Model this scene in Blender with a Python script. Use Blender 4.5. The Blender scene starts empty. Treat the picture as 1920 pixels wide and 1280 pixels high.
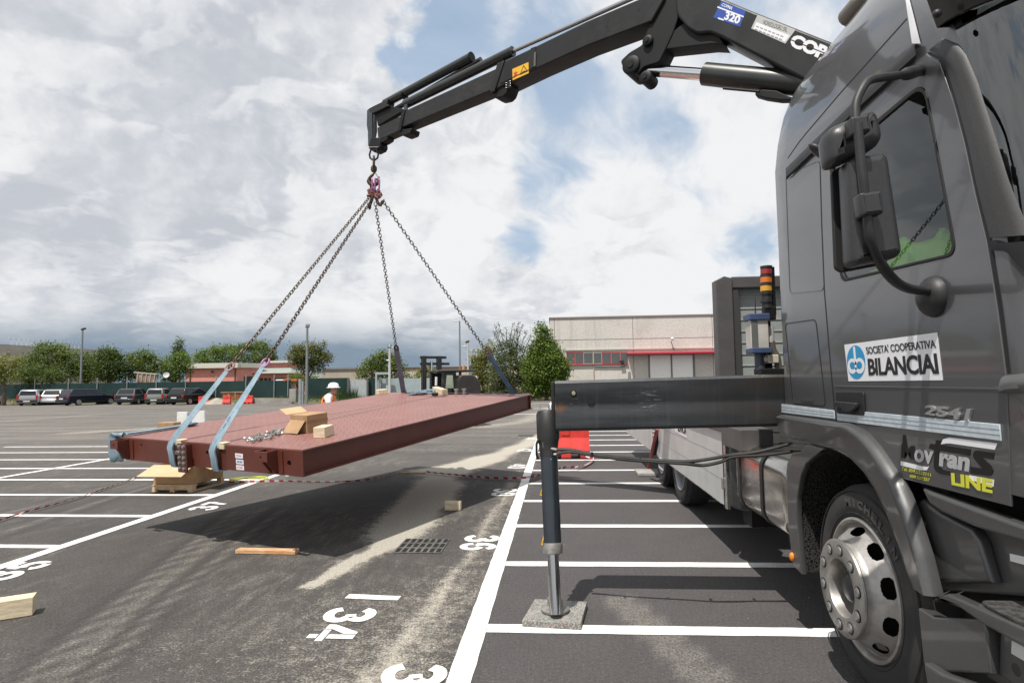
import bpy, bmesh, math, random
from mathutils import Vector, Matrix, noise as mnoise
R = math.radians
SC = bpy.context.scene
COL = SC.collection
# ------------------------------------------------------------------ camera
FPX, EYE = 1100.0, 1.6
_th, _psi, _rho = math.atan(76/FPX), math.atan(85/FPX), .013
CF = Vector((-math.sin(_psi)*math.cos(_th), math.cos(_psi)*math.cos(_th), math.sin(_th)))
R0 = Vector((math.cos(_psi), math.sin(_psi), 0)); U0 = R0.cross(CF)
CR = math.cos(_rho)*R0 - math.sin(_rho)*U0; CU = math.sin(_rho)*R0 + math.cos(_rho)*U0
CP = Vector((0, 0, EYE))
cam = bpy.data.cameras.new('camera'); camo = bpy.data.objects.new('camera', cam); COL.objects.link(camo)
cam.sensor_width = 36; cam.lens = 36*FPX/1920; cam.clip_start = .05; cam.clip_end = 3000
mm = Matrix((CR, CU, -CF)).transposed().to_4x4(); mm.translation = CP; camo.matrix_world = mm
SC.camera = camo
SC.view_settings.view_transform = 'Standard'; SC.view_settings.look = 'None'
SC.view_settings.exposure = .3; SC.view_settings.gamma = 1
SC.render.resolution_x, SC.render.resolution_y = 1024, 682
SC.cycles.max_bounces = 8; SC.cycles.transparent_max_bounces = 12
SC.cycles.use_denoising = True
# pixel of the photograph -> point on a plane of the place
def ray(x, y): return CF + CR*((x-960)/FPX) + CU*((640-y)/FPX)
def gz(x, y, z=0.): d = ray(x, y); return CP + d*((z-EYE)/d.z)
def gy(x, y, Y): d = ray(x, y); return CP + d*(Y/d.y)
def gx(x, y, X): d = ray(x, y); return CP + d*(X/d.x)
def far(x, y, D): return CP + ray(x, y)*D
def gpl(x, y, fr):
    d = ray(x, y); n = fr.col[2].to_3d(); return CP + d*((fr.translation-CP).dot(n)/d.dot(n))
# ------------------------------------------------------------------ light
SUNV = Vector((-.22, -.42, 1)).normalized()          # towards the sun
sl = bpy.data.lights.new('sun', 'SUN'); sl.energy = 4.3; sl.angle = R(.53); sl.color = (1, .955, .89)
so = bpy.data.objects.new('sun', sl); COL.objects.link(so); so.rotation_euler = SUNV.to_track_quat('Z', 'Y').to_euler()
so.location = (-4, -8, 20)
# ------------------------------------------------------------------ node helper
class NT:
    def __init__(s, nt): s.nt = nt
    def n(s, t, **k):
        x = s.nt.nodes.new(t)
        for a, b in k.items(): setattr(x, a, b)
        return x
    def put(s, sock, v):
        if v is None: return
        if isinstance(v, (int, float, tuple, list, Vector)): sock.default_value = v
        else: s.nt.links.new(v, sock)
    def m(s, op, a, b=None, c=None, clamp=False):
        x = s.n('ShaderNodeMath', operation=op, use_clamp=clamp)
        for i, v in enumerate((a, b, c)): s.put(x.inputs[i], v)
        return x.outputs[0]
    def v(s, op, a, b=None, c=None):
        x = s.n('ShaderNodeVectorMath', operation=op)
        for i, q in enumerate((a, b)): s.put(x.inputs[i], q)
        if c is not None: s.put(x.inputs['Scale'], c)
        return x.outputs['Value'] if op in ('DOT_PRODUCT', 'LENGTH', 'DISTANCE') else x.outputs[0]
    def mix(s, f, a, b, mode='MIX'):
        x = s.n('ShaderNodeMix', data_type='RGBA', blend_type=mode); x.clamp_factor = True
        def c4(q): return (*q, 1) if isinstance(q, tuple) and len(q) == 3 else q
        s.put(x.inputs[0], f); s.put(x.inputs[6], c4(a)); s.put(x.inputs[7], c4(b)); return x.outputs[2]
    def noise(s, vec, scale, detail=4, rough=.55, dist=0, col=False):
        x = s.n('ShaderNodeTexNoise'); s.put(x.inputs['Vector'], vec); s.put(x.inputs['Scale'], scale)
        x.inputs['Detail'].default_value = detail; x.inputs['Roughness'].default_value = rough; x.inputs['Distortion'].default_value = dist
        return x.outputs[1 if col else 0]
    def sm(s, x, a, b, lo=0., hi=1.):
        q = s.n('ShaderNodeMapRange', interpolation_type='SMOOTHSTEP'); s.put(q.inputs[0], x)
        for i, v in enumerate((a, b, lo, hi)): s.put(q.inputs[i+1], v)
        return q.outputs[0]
    def sep(s, v): x = s.n('ShaderNodeSeparateXYZ'); s.put(x.inputs[0], v); return x.outputs
    def comb(s, a, b, c):
        x = s.n('ShaderNodeCombineXYZ')
        for i, v in enumerate((a, b, c)): s.put(x.inputs[i], v)
        return x.outputs[0]
# ------------------------------------------------------------------ sky with clouds
W = bpy.data.worlds.new('World'); SC.world = W; W.use_nodes = True; W.node_tree.nodes.clear()
w = NT(W.node_tree)
sky = w.n('ShaderNodeTexSky', sky_type='NISHITA', sun_disc=False); sky.sun_elevation = math.asin(SUNV.z); sky.sun_rotation = math.atan2(SUNV.x, SUNV.y)
sky.air_density = 1.2; sky.dust_density = 2.0; sky.ozone_density = 1.2
d = w.v('NORMALIZE', w.n('ShaderNodeTexCoord').outputs['Generated'])
dx, dy, dz = w.sep(d)
el = w.m('MAXIMUM', dz, 0.)
inv = w.m('DIVIDE', 1., w.m('ADD', el, .16))
pl = w.comb(w.m('MULTIPLY', dx, inv), w.m('MULTIPLY', dy, inv), 0.)
def blob(px, py, r_in, r_out, k=1.):
    v_ = ray(px, py).normalized()
    return w.m('MULTIPLY', w.sm(w.v('DOT_PRODUCT', d, (v_.x, v_.y, v_.z)), math.cos(R(r_out)), math.cos(R(r_in))), k)
def total(lst):
    o = lst[0]
    for q in lst[1:]: o = w.m('ADD', o, q)
    return o
warp = w.noise(pl, 2.2, 3, .5, col=True)
plw = w.v('ADD', pl, w.v('SCALE', w.v('SUBTRACT', warp, (.5, .5, .5)), None, .35))
# streaks run from lower left to upper right on the right-hand half
rot = w.n('ShaderNodeMapping', vector_type='TEXTURE'); w.put(rot.inputs[0], plw); rot.inputs['Rotation'].default_value = (0, 0, R(72)); rot.inputs['Scale'].default_value = (2.6, .62, 1)
n_big = w.noise(plw, 1.15, 9, .56)
n_puff = w.noise(w.v('ADD', d, w.v('SCALE', w.v('SUBTRACT', warp, (.5, .5, .5)), None, .10)), 5.5, 9, .58)
n_str = w.noise(rot.outputs[0], 2.3, 7, .55)
rightside = total([blob(1330, 230, 10, 30, 1.), blob(1650, 150, 10, 30, 1.)])
rightside = w.m('MINIMUM', rightside, 1.)
holes = total([blob(745, 15, 1, 9, .26), blob(820, 110, 0, 8, .20), blob(900, 40, 0, 8, .12), blob(1010, 390, 0, 7, .20), blob(940, 500, 0, 5, .10), blob(1085, 190, 0, 9, .12), blob(1080, 30, 0, 9, .11),
               blob(1230, 310, 0, 10, .08), blob(1400, 510, 0, 6, .16), blob(1340, 140, 1, 10, .07), blob(1510, 10, 2, 11, .18), blob(2300, 200, 8, 26, .2)])
solid = total([blob(1000, 300, 40, 70, .07), blob(1000, 470, 1, 9, .10), blob(230, 260, 14, 36, .30), blob(640, 240, 1, 7, .14), blob(600, 620, 8, 24, .20), blob(1200, 600, 6, 16, .17), blob(1180, 480, 3, 10, .12), blob(880, 350, 1.5, 5.5, .26), blob(790, 70, .5, 2.6, .12), blob(1300, 250, 4, 14, .09), blob(-900, 300, 25, 60, .2)])
base_n = w.m('ADD', w.m('MULTIPLY', n_big, .75), w.m('MULTIPLY', n_puff, .85)); base_n = w.m('ADD', .5, w.m('MULTIPLY', w.m('SUBTRACT', base_n, .80), 1.35))
n_str = w.m('ADD', .5, w.m('MULTIPLY', w.m('SUBTRACT', n_str, .5), 1.9))
cov_n = w.mix(w.m('MULTIPLY', rightside, .55), base_n, n_str)
cov = w.sm(w.m('ADD', w.m('SUBTRACT', cov_n, holes), solid), .30, w.m('ADD', .46, w.m('MULTIPLY', rightside, .16)))
# grey undersides and bright tops
grey = total([blob(480, 170, 0, 20, .34), blob(620, 100, 0, 12, .16), blob(330, 60, 0, 18, .06), blob(60, 330, 0, 20, .16), blob(520, 270, 0, 12, .10), blob(30, 480, 0, 14, .14), blob(330, 480, 0, 10, .10), blob(-700, 300, 5, 50, .40)])
lite = total([blob(210, 290, 1, 5, .16), blob(390, 430, 2, 10, .22), blob(700, 480, 3, 12, .22), blob(960, 330, 2, 9, .2), blob(1180, 470, 4, 13, .24), blob(1300, 320, 4, 16, .16), blob(940, 40, 2, 9, .22), blob(60, 110, 3, 12, .12)])
n_sh = w.noise(w.v('ADD', d, (.02, .03, -.035)), 5.5, 8, .58)
relief = w.m('MULTIPLY', w.m('SUBTRACT', n_puff, n_sh), 3.6)
n_sh2 = w.noise(plw, 1.9, 8, .6)
lum = w.m('ADD', w.m('ADD', w.m('SUBTRACT', w.m('ADD', .80, lite), grey), w.m('MULTIPLY', w.m('MULTIPLY', w.m('SUBTRACT', n_sh2, .5), 1.5), w.m('SUBTRACT', 1., w.m('MULTIPLY', rightside, .5)))), relief)
# heaped cumulus: lit rims with a shaded flank, strongest low and in the middle of the sky
dw2 = w.v('ADD', d, w.v('SCALE', w.v('SUBTRACT', warp, (.5, .5, .5)), None, .16)); stretch_ = w.v('MULTIPLY', dw2, (1., 1., 1.5))
cu0 = w.noise(stretch_, 6.5, 8, .52); cu1 = w.noise(w.v('ADD', stretch_, (.012, .016, -.040)), 6.5, 8, .52)
heap = w.m('MULTIPLY', w.sm(w.m('SUBTRACT', cu0, cu1), -.06, .08, -.40, .34), w.sm(cu0, .40, .50))
heapm = total([blob(560, 480, 8, 32, .8), blob(1050, 480, 4, 20, .9), blob(150, 120, 4, 22, .45), blob(860, 60, 2, 14, .6)])
lum = w.m('ADD', lum, w.m('MULTIPLY', heap, w.m('MINIMUM', heapm, 1.)))
lum = w.sm(lum, -.55, 1.25)
ccol = w.mix(lum, (4.5, 4.75, 5.2), (7.25, 7.3, 7.4))
skyc = w.mix(.55, w.v('SCALE', sky.outputs[0], None, .85), (2.9, 4.3, 6.1))
skyc = w.mix(w.m('MULTIPLY', n_sh2, .75), skyc, (5.4, 6.1, 7.0))
out = w.mix(cov, skyc, ccol)
# slate-blue rain curtain low over the left horizon
curtain = w.m('MULTIPLY', w.sm(w.m('ADD', el, w.m('MULTIPLY', w.m('SUBTRACT', n_puff, .5), .05)), .13, .02), total([blob(-200, 700, 8, 52, .85), blob(560, 690, 0, 28, .40), blob(800, 690, 0, 20, .22)]))
out = w.mix(w.m('MINIMUM', curtain, .92), out, (1.6, 2.25, 2.95))
low = w.m('MULTIPLY', w.sm(el, .16, .06), w.sm(el, 0., .035))
bg = w.n('ShaderNodeBackground'); w.put(bg.inputs[0], out); bg.inputs[1].default_value = .1
W.node_tree.links.new(bg.outputs[0], w.n('ShaderNodeOutputWorld').inputs[0])
# ------------------------------------------------------------------ materials
MATS = {}
def mat(name, col=(.5, .5, .5), rough=.6, metal=0., var=0., vscale=6., col2=None, bump=0., bscale=40., coat=0., spec=.5, dirt=0., dirtcol=(.16, .13, .10), rvar=0., detail=5., stretch=None):
    if name in MATS: return MATS[name]
    M = bpy.data.materials.new(name); M.use_nodes = True; t = NT(M.node_tree); b = M.node_tree.nodes['Principled BSDF']
    b.inputs['Roughness'].default_value = rough; b.inputs['Metallic'].default_value = metal; b.inputs['Specular IOR Level'].default_value = spec
    b.inputs['Coat Weight'].default_value = coat; b.inputs['Coat Roughness'].default_value = .06
    pos = t.n('ShaderNodeTexCoord').outputs['Object']
    if stretch:
        mp = t.n('ShaderNodeMapping'); t.put(mp.inputs[0], pos); mp.inputs['Scale'].default_value = stretch; pos_s = mp.outputs[0]
    else: pos_s = pos
    c = (*col, 1)
    nz = t.noise(pos_s, vscale, detail, .6)
    if var or col2:
        c2 = (*(col2 or tuple(q*(1-var) for q in col)), 1); c1 = (*(col if col2 else tuple(min(1, q*(1+var)) for q in col)), 1)
        c = t.mix(t.sm(nz, .32, .68), c1, c2)
    if dirt:
        dn = t.noise(pos, 3.1, 8, .68); c = t.mix(t.m('MULTIPLY', t.sm(dn, .48, .78), dirt), c, dirtcol)
    t.put(b.inputs['Base Color'], c)
    if rvar: t.put(b.inputs['Roughness'], t.m('ADD', rough, t.m('MULTIPLY', t.m('SUBTRACT', t.noise(pos, vscale*1.7, 6, .65), .5), rvar*2), clamp=True))
    if bump:
        bp = t.n('ShaderNodeBump'); bp.inputs['Strength'].default_value = bump; bp.inputs['Distance'].default_value = .01
        t.put(bp.inputs['Height'], t.noise(pos, bscale, 4, .6)); t.put(b.inputs['Normal'], bp.outputs[0])
    MATS[name] = M; return M
# ------------------------------------------------------------------ mesh helpers
def wm(o):
    M = o.matrix_basis.copy()
    return wm(o.parent) @ o.matrix_parent_inverse @ M if o.parent else M
def adopt(o, parent):
    if parent is not None:
        o.parent = parent; o.matrix_parent_inverse = wm(parent).inverted()
def props(o, label=None, cat=None, group=None, kind=None, category=None):
    cat = cat or category
    if label: o['label'] = label
    if cat: o['category'] = cat
    if group: o['group'] = group
    if kind: o['kind'] = kind
    return o
def thing(name, loc, label, cat, group=None, rz=0.):
    o = bpy.data.objects.new(name, None); o.empty_display_size = .1; COL.objects.link(o); o.location = loc; o.rotation_euler = (0, 0, rz)
    return props(o, label, cat, group)
def frame(o, ex, ey):
    ex = Vector(ex).normalized(); ey = Vector(ey).normalized(); ez = ex.cross(ey)
    M = Matrix((ex, ey, ez)).transposed().to_4x4(); M.translation = Vector(o); return M
def SIDE(X): return frame((X, 0, 0), (0, -1, 0), (0, 0, 1))        # outward = -X
def FRONT(Y): return frame((0, Y, 0), (1, 0, 0), (0, 0, 1))        # outward = -Y
def TOP(Z): return frame((0, 0, Z), (1, 0, 0), (0, 1, 0))
def loc2(fr, pts):
    inv_ = fr.inverted(); o = []
    for p in pts:
        q = inv_ @ gpl(p[0], p[1], fr); o.append((q.x, q.y))
    return o
class MB:
    def __init__(s): s.v = []; s.f = []
    def add(s, vs, fs, M=None):
        k = len(s.v); s.v += [tuple((M @ Vector(p)) if M else p) for p in vs]; s.f += [tuple(i+k for i in f) for f in fs]; return s
    def box(s, c, size, M=None, taper=None):
        x, y, z = (q/2 for q in size); cx, cy, cz = c; tx, ty = taper or (1, 1)
        vs = [(cx-x, cy-y, cz-z), (cx+x, cy-y, cz-z), (cx+x, cy+y, cz-z), (cx-x, cy+y, cz-z), (cx-x*tx, cy-y*ty, cz+z), (cx+x*tx, cy-y*ty, cz+z), (cx+x*tx, cy+y*ty, cz+z), (cx-x*tx, cy+y*ty, cz+z)]
        return s.add(vs, [(0, 3, 2, 1), (4, 5, 6, 7), (0, 1, 5, 4), (1, 2, 6, 5), (2, 3, 7, 6), (3, 0, 4, 7)], M)
    def b2(s, lo, hi, M=None):
        return s.box([(a+b)/2 for a, b in zip(lo, hi)], [abs(b-a) for a, b in zip(lo, hi)], M)
    def prism(s, poly, t0, t1, M=None):
        n = len(poly); a = sum(poly[i][0]*poly[(i+1) % n][1]-poly[(i+1) % n][0]*poly[i][1] for i in range(n))
        if a < 0: poly = poly[::-1]
        if t1 < t0: t0, t1 = t1, t0
        vs = [(x, y, t0) for x, y in poly]+[(x, y, t1) for x, y in poly]
        return s.add(vs, [tuple(range(n-1, -1, -1)), tuple(range(n, 2*n))]+[(i, (i+1) % n, n+(i+1) % n, n+i) for i in range(n)], M)
    def tube(s, path, r, seg=10, caps=True, closed=False, M=None):
        P = [Vector(p) for p in path]; n = len(P); rr = r if isinstance(r, (list, tuple)) else [r]*n
        vs = []; fs = []; up = None
        for i, p in enumerate(P):
            if closed: t = P[(i+1) % n]-P[i-1]
            else: t = (P[min(i+1, n-1)]-P[max(i-1, 0)])
            t.normalize()
            if up is None: up = t.orthogonal().normalized()
            up = (up - t*up.dot(t))
            up = up.normalized() if up.length > 1e-6 else t.orthogonal().normalized()
            sd = t.cross(up)
            for k in range(seg):
                a = 2*math.pi*k/seg; vs.append(tuple(p+(up*math.cos(a)+sd*math.sin(a))*rr[i]))
        for i in range(n if closed else n-1):
            j = (i+1) % n
            for k in range(seg): fs.append((i*seg+k, i*seg+(k+1) % seg, j*seg+(k+1) % seg, j*seg+k))
        if caps and not closed: fs += [tuple(range(seg-1, -1, -1)), tuple((n-1)*seg+k for k in range(seg))]
        return s.add(vs, fs, M)
    def lathe(s, prof, seg=32, M=None, close=False, skip=None):
        n = len(prof); vs = []; fs = []                                     # prof: (radius, height) about local z
        for r_, h in prof:
            for k in range(seg): a = 2*math.pi*k/seg; vs.append((r_*math.cos(a), r_*math.sin(a), h))
        for i in range(n if close else n-1):
            for k in range(seg):
                if skip and skip(i, k): continue
                j = (i+1) % n; fs.append((i*seg+k, i*seg+(k+1) % seg, j*seg+(k+1) % seg, j*seg+k))
        return s.add(vs, fs, M)
    def ball(s, c, r, seg=12, rings=8, M=None, sc=(1, 1, 1)):
        vs = [(c[0], c[1], c[2]-r*sc[2])]; fs = []
        for i in range(1, rings):
            a = -math.pi/2+math.pi*i/rings
            for k in range(seg):
                b = 2*math.pi*k/seg; vs.append((c[0]+r*sc[0]*math.cos(a)*math.cos(b), c[1]+r*sc[1]*math.cos(a)*math.sin(b), c[2]+r*sc[2]*math.sin(a)))
        vs.append((c[0], c[1], c[2]+r*sc[2])); L = len(vs)-1
        for k in range(seg):
            fs.append((0, 1+(k+1) % seg, 1+k)); q = 1+(rings-2)*seg; fs.append((L, q+k, q+(k+1) % seg))
            for i in range(rings-2): fs.append((1+i*seg+k, 1+i*seg+(k+1) % seg, 1+(i+1)*seg+(k+1) % seg, 1+(i+1)*seg+k))
        return s.add(vs, fs, M)
    def strip(s, a, b, M=None):
        n = len(a); return s.add(list(a)+list(b), [(i, i+1, n+i+1, n+i) for i in range(n-1)], M)
    def mesh(s, me, M=None):
        return s.add([v.co[:] for v in me.vertices], [tuple(p.vertices) for p in me.polygons], M)
    def shape(s, fr, outs, t, w0=0., bevel=0., res=2):                      # filled outline (holes allowed), local coordinates
        cu = bpy.data.curves.new('tmp', 'CURVE'); cu.dimensions = '2D'; cu.fill_mode = 'BOTH'; cu.extrude = max(t/2-bevel, 1e-5); cu.bevel_depth = bevel; cu.bevel_resolution = 2 if bevel else 0; cu.offset = -bevel
        for o_ in outs:
            sp = cu.splines.new('POLY'); sp.points.add(len(o_)-1); sp.use_cyclic_u = True
            for i, p in enumerate(o_): sp.points[i].co = (p[0], p[1], 0, 1)
        ob = bpy.data.objects.new('tmp', cu); me = bpy.data.meshes.new_from_object(ob)
        s.mesh(me, fr @ Matrix.Translation((0, 0, w0+t/2)))
        bpy.data.objects.remove(ob); bpy.data.curves.remove(cu); bpy.data.meshes.remove(me); return s
    def text(s, fr, string, quad, w0, bold=0., shear=0., t=.0015, space=1.):           # quad: local corners BL BR TR TL
        cu = bpy.data.curves.new('tmp', 'FONT'); cu.body = string; cu.size = 1; cu.offset = bold; cu.shear = shear; cu.extrude = t/2; cu.space_character = space; cu.resolution_u = 3
        ob = bpy.data.objects.new('tmp', cu); me = bpy.data.meshes.new_from_object(ob)
        xs = [v.co.x for v in me.vertices]; ys = [v.co.y for v in me.vertices]; x0, x1, y0, y1 = min(xs), max(xs), min(ys), max(ys)
        BL, BR, TR, TL = [Vector((p[0], p[1], 0)) for p in quad]
        vs = []
        for v in me.vertices:
            a = (v.co.x-x0)/(x1-x0); b = (v.co.y-y0)/(y1-y0)
            p = (BL*(1-a)+BR*a)*(1-b)+(TL*(1-a)+TR*a)*b; p.z = w0+t/2+v.co.z; vs.append(tuple(fr @ p))
        s.add(vs, [tuple(p.vertices) for p in me.polygons])
        bpy.data.objects.remove(ob); bpy.data.curves.remove(cu); bpy.data.meshes.remove(me); return s
    def build(s, name, m, parent=None, smooth=True, bevel=0., seg=2, local=False, label=None, angle=38, weld=False, **pr):
        me = bpy.data.meshes.new(name); c = Vector((0, 0, 0))
        if not local and s.v:
            xs, ys, zs = zip(*s.v); c = Vector(((min(xs)+max(xs))/2, (min(ys)+max(ys))/2, min(zs)))
        me.from_pydata([(x-c.x, y-c.y, z-c.z) for x, y, z in s.v], [], s.f); me.validate(); 
        if weld:
            bm = bmesh.new(); bm.from_mesh(me); bmesh.ops.remove_doubles(bm, verts=bm.verts, dist=1e-4); bmesh.ops.recalc_face_normals(bm, faces=bm.faces); bm.to_mesh(me); bm.free()
        ms = m if isinstance(m, (list, tuple)) else [m]
        for q in ms: me.materials.append(q)
        if smooth and len(me.polygons):
            me.polygons.foreach_set('use_smooth', [True]*len(me.polygons)); me.set_sharp_from_angle(angle=R(angle))
        o = bpy.data.objects.new(name, me); COL.objects.link(o); o.location = c
        if local: o.parent = parent
        else: adopt(o, parent)
        if bevel:
            bv = o.modifiers.new('bevel', 'BEVEL'); bv.width = bevel; bv.segments = seg; bv.limit_method = 'ANGLE'; bv.angle_limit = R(35); bv.harden_normals = False
        return props(o, label, **pr)
def rrect(u0, v0, u1, v1, r, n=4):
    o = []
    for cx, cy, a0 in ((u1-r, v1-r, 0), (u0+r, v1-r, 90), (u0+r, v0+r, 180), (u1-r, v0+r, 270)):
        for k in range(n+1): a = R(a0+90*k/n); o.append((cx+r*math.cos(a), cy+r*math.sin(a)))
    return o
def rpoly(pts, r, n=4):                                              # polygon with rounded corners
    o = []; N = len(pts)
    for i in range(N):
        p = Vector(pts[i]).to_2d(); a = Vector(pts[i-1]).to_2d()-p; b = Vector(pts[(i+1) % N]).to_2d()-p
        rr = r[i] if isinstance(r, (list, tuple)) else r; k = min(rr, a.length*.45, b.length*.45)
        if k <= 0: o.append(tuple(p)); continue
        A = p+a.normalized()*k; B = p+b.normalized()*k
        for j in range(n+1):
            t = j/n; o.append(tuple(A*(1-t)**2+p*2*t*(1-t)+B*t*t))
    return o
def circ(cx, cy, r, n=20): return [(cx+r*math.cos(2*math.pi*k/n), cy+r*math.sin(2*math.pi*k/n)) for k in range(n)]
def smooth_path(pts, k=6):
    P = [Vector(p) for p in pts]; o = []
    for i in range(len(P)-1):
        a, b, c, e = P[max(i-1, 0)], P[i], P[i+1], P[min(i+2, len(P)-1)]
        for j in range(k):
            t = j/k; o.append(.5*((2*b)+(c-a)*t+(2*a-5*b+4*c-e)*t*t+(3*b-a-3*c+e)*t**3))
    o.append(P[-1]); return o
def copy_tree(o, parent=None):
    c = o.copy(); COL.objects.link(c)
    if parent is not None: c.parent = parent
    for ch in [q for q in list(COL.objects) if q.parent == o]: copy_tree(ch, c)
    return c
# ================================================================== ground
def seg_d(p, a, b):
    ab = b-a; t = max(0, min(1, (p-a).dot(ab)/max(ab.length_squared, 1e-9))); return (p-(a+ab*t)).length
def pxpath(pts): return [gz(x, y).to_2d() for x, y in pts]
SAND = [(pxpath([(1065, 795), (1010, 822), (965, 842), (905, 862), (850, 880), (815, 905), (790, 935), (760, 970), (742, 1002)]), .34, 1.0),
        (pxpath([(905, 862), (850, 878), (800, 884)]), .42, .9), (pxpath([(850, 905), (800, 950), (765, 985)]), .30, .55),
        (pxpath([(742, 1002), (705, 1030), (665, 1050), (625, 1075), (575, 1096)]), .06, 1.0), (pxpath([(740, 1015), (690, 1040), (650, 1062)]), .16, .5),
        (pxpath([(960, 905), (900, 1000), (850, 1085), (770, 1190), (690, 1280), (600, 1370)]), .05, .22),
        (pxpath([(985, 870), (935, 965), (880, 1075), (800, 1200), (740, 1290)]), .34, .34), (pxpath([(640, 860), (480, 905)]), .3, .3),
        (pxpath([(640, 1060), (560, 1150), (420, 1300)]), .5, .12), (pxpath([(120, 1230), (300, 1210)]), .55, .20), (pxpath([(700, 1130), (600, 1280)]), .5, .22),
        (pxpath([(1045, 760), (985, 790), (900, 800)]), .8, .5), (pxpath([(560, 808), (330, 800), (130, 812)]), .7, .55), (pxpath([(860, 775), (700, 790), (480, 792)]), .7, .45), (pxpath([(200, 775), (0, 790)]), .9, .4)]
TRACK = [(pxpath(p), w_, s_) for p, w_, s_ in [([(430, 955), (330, 1030), (180, 1140), (0, 1290)], .05, .8), ([(455, 960), (360, 1030), (215, 1150), (60, 1290)], .04, .7), ([(520, 950), (430, 1015), (290, 1130), (130, 1290)], .05, .8),
         ([(545, 955), (455, 1020), (330, 1125), (180, 1290)], .04, .6), ([(400, 880), (250, 925), (0, 1010)], .05, .6), ([(370, 885), (200, 930), (0, 990)], .04, .5), ([(480, 905), (300, 960), (100, 1030)], .05, .4)
         ]]
TREADS = [(pxpath(p), .032, 1.) for p in ([(1136, 1122), (1196, 1175), (1322, 1300)], [(1150, 1121), (1213, 1175), (1350, 1303)], [(1165, 1120), (1231, 1175), (1380, 1306)], [(1181, 1118), (1252, 1175), (1416, 1310)], [(460, 957), (365, 1032), (222, 1150), (70, 1290)], [(530, 955), (442, 1020), (308, 1130), (155, 1290)], [(497, 950), (405, 1015), (262, 1130), (105, 1290)], [(385, 882), (225, 928), (0, 1000)], [(440, 960), (345, 1032), (196, 1150), (30, 1290)], [(350, 878), (180, 918), (0, 965)])]
def axis(segs):
    o = []
    for a, b, s in segs:
        n = max(1, round((b-a)/s)); o += [a+(b-a)*i/n for i in range(n)]
    return o+[segs[-1][1]]
gxs = axis([(-900, -120, 130), (-120, -30, 6), (-30, -9, .7), (-9, 2.0, .075), (2.0, 6, .5), (6, 60, 6), (60, 900, 140)])
gys = axis([(-300, -20, 40), (-20, 2.4, 1.5), (2.4, 15, .075), (15, 36, .35), (36, 80, 4), (80, 160, 20), (160, 1400, 160)])
gv = []; dustv = []; trkv = []; trdv = []
def acc(P, lst, lim):
    s = 0
    for path, wd, st in lst:
        if not path: continue
        dm = min(seg_d(P, path[i], path[i+1]) for i in range(len(path)-1))
        if dm < wd*3: s += st*math.exp(-(dm/wd)**2)
    return min(s, lim)
for y in gys:
    for x in gxs:
        gv.append((x, y, 0.))
        if -30 < x < 3 and 2 < y < 40:
            P = Vector((x, y)); wob = Vector((mnoise.noise(Vector((x*1.3, y*1.3, 0))), mnoise.noise(Vector((x*1.3, y*1.3, 7)))))*.12*min(1, y/9)
            dustv.append(acc(P+wob, SAND, 1.3)); trkv.append(acc(P+wob*.25, TRACK, 1.)); trdv.append(acc(P+wob*.12, TREADS, 1.))
        else: dustv.append(0.); trkv.append(0.); trdv.append(0.)
nx = len(gxs)
G = MB(); G.add(gv, [(j*nx+i, j*nx+i+1, (j+1)*nx+i+1, (j+1)*nx+i) for j in range(len(gys)-1) for i in range(nx-1)])
AM = bpy.data.materials.new('asphalt'); AM.use_nodes = True; t = NT(AM.node_tree); b = AM.node_tree.nodes['Principled BSDF']
pos = t.n('ShaderNodeTexCoord').outputs['Object']; geo = t.n('ShaderNodeNewGeometry').outputs['Position']
px_, py_, _ = t.sep(geo)
at1 = t.n('ShaderNodeAttribute', attribute_name='dust').outputs['Fac']; at2 = t.n('ShaderNodeAttribute', attribute_name='track').outputs['Fac']
bay = t.sm(px_, -.60, -.42)                                             # newly laid bays on the right
bayl = t.m('MULTIPLY', t.sm(px_, -4.9, -5.2), t.sm(px_, -16., -15.))
grit = t.noise(geo, 210, 3, .7); grit2 = t.noise(geo, 75, 4, .7); mid = t.noise(geo, 2.1, 9, .68); brd = t.noise(geo, .33, 6, .6)
stm = t.n('ShaderNodeMapping'); t.put(stm.inputs[0], geo); stm.inputs['Scale'].default_value = (.10, 1.1, 1); stm.inputs['Rotation'].default_value = (0, 0, R(6))
streak = t.noise(stm.outputs[0], 1.0, 7, .62)
col = t.mix(t.sm(mid, .35, .66), (.046, .042, .040), (.060, .055, .052))
col = t.mix(t.m('MULTIPLY', t.sm(brd, .4, .65), .5), col, (.078, .071, .066))
col = t.mix(bay, col, t.mix(t.sm(mid, .3, .7), (.066, .0615, .062), (.076, .070, .070)))
old = t.m('MULTIPLY', t.m('SUBTRACT', 1., bay), t.sm(t.m('SUBTRACT', py_, t.m('MULTIPLY', px_, .25)), 8., 24.))
col = t.mix(t.m('MULTIPLY', old, .75), col, t.mix(t.sm(streak, .36, .66), (.105, .097, .090), (.185, .170, .152)))
dn = t.sm(t.m('ADD', t.m('MULTIPLY', grit2, .75), t.m('MULTIPLY', t.noise(geo, 24, 6, .7), .40)), .46, .68)
rm = t.n('ShaderNodeMapping'); t.put(rm.inputs[0], geo); rm.inputs['Rotation'].default_value = (0, 0, R(-38)); rm.inputs['Scale'].default_value = (2.6, .8, 1)
fine = t.noise(rm.outputs[0], 3.2, 10, .74); pat = t.noise(geo, .55, 5, .55)
lane = t.m('MULTIPLY', t.m('SUBTRACT', 1., bay), t.m('ADD', .05, t.m('MULTIPLY', t.m('MULTIPLY', t.sm(fine, .42, .68), t.sm(pat, .40, .62)), .40)))
nz_ = t.m('ADD', t.m('ADD', t.m('MULTIPLY', t.noise(geo, 8, 8, .72), .55), t.m('MULTIPLY', grit2, .50)), t.m('MULTIPLY', t.noise(geo, 24, 6, .7), .35))
d1 = t.sm(t.m('ADD', at1, t.m('MULTIPLY', t.m('SUBTRACT', nz_, .70), 1.9)), .22, .82)
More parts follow.
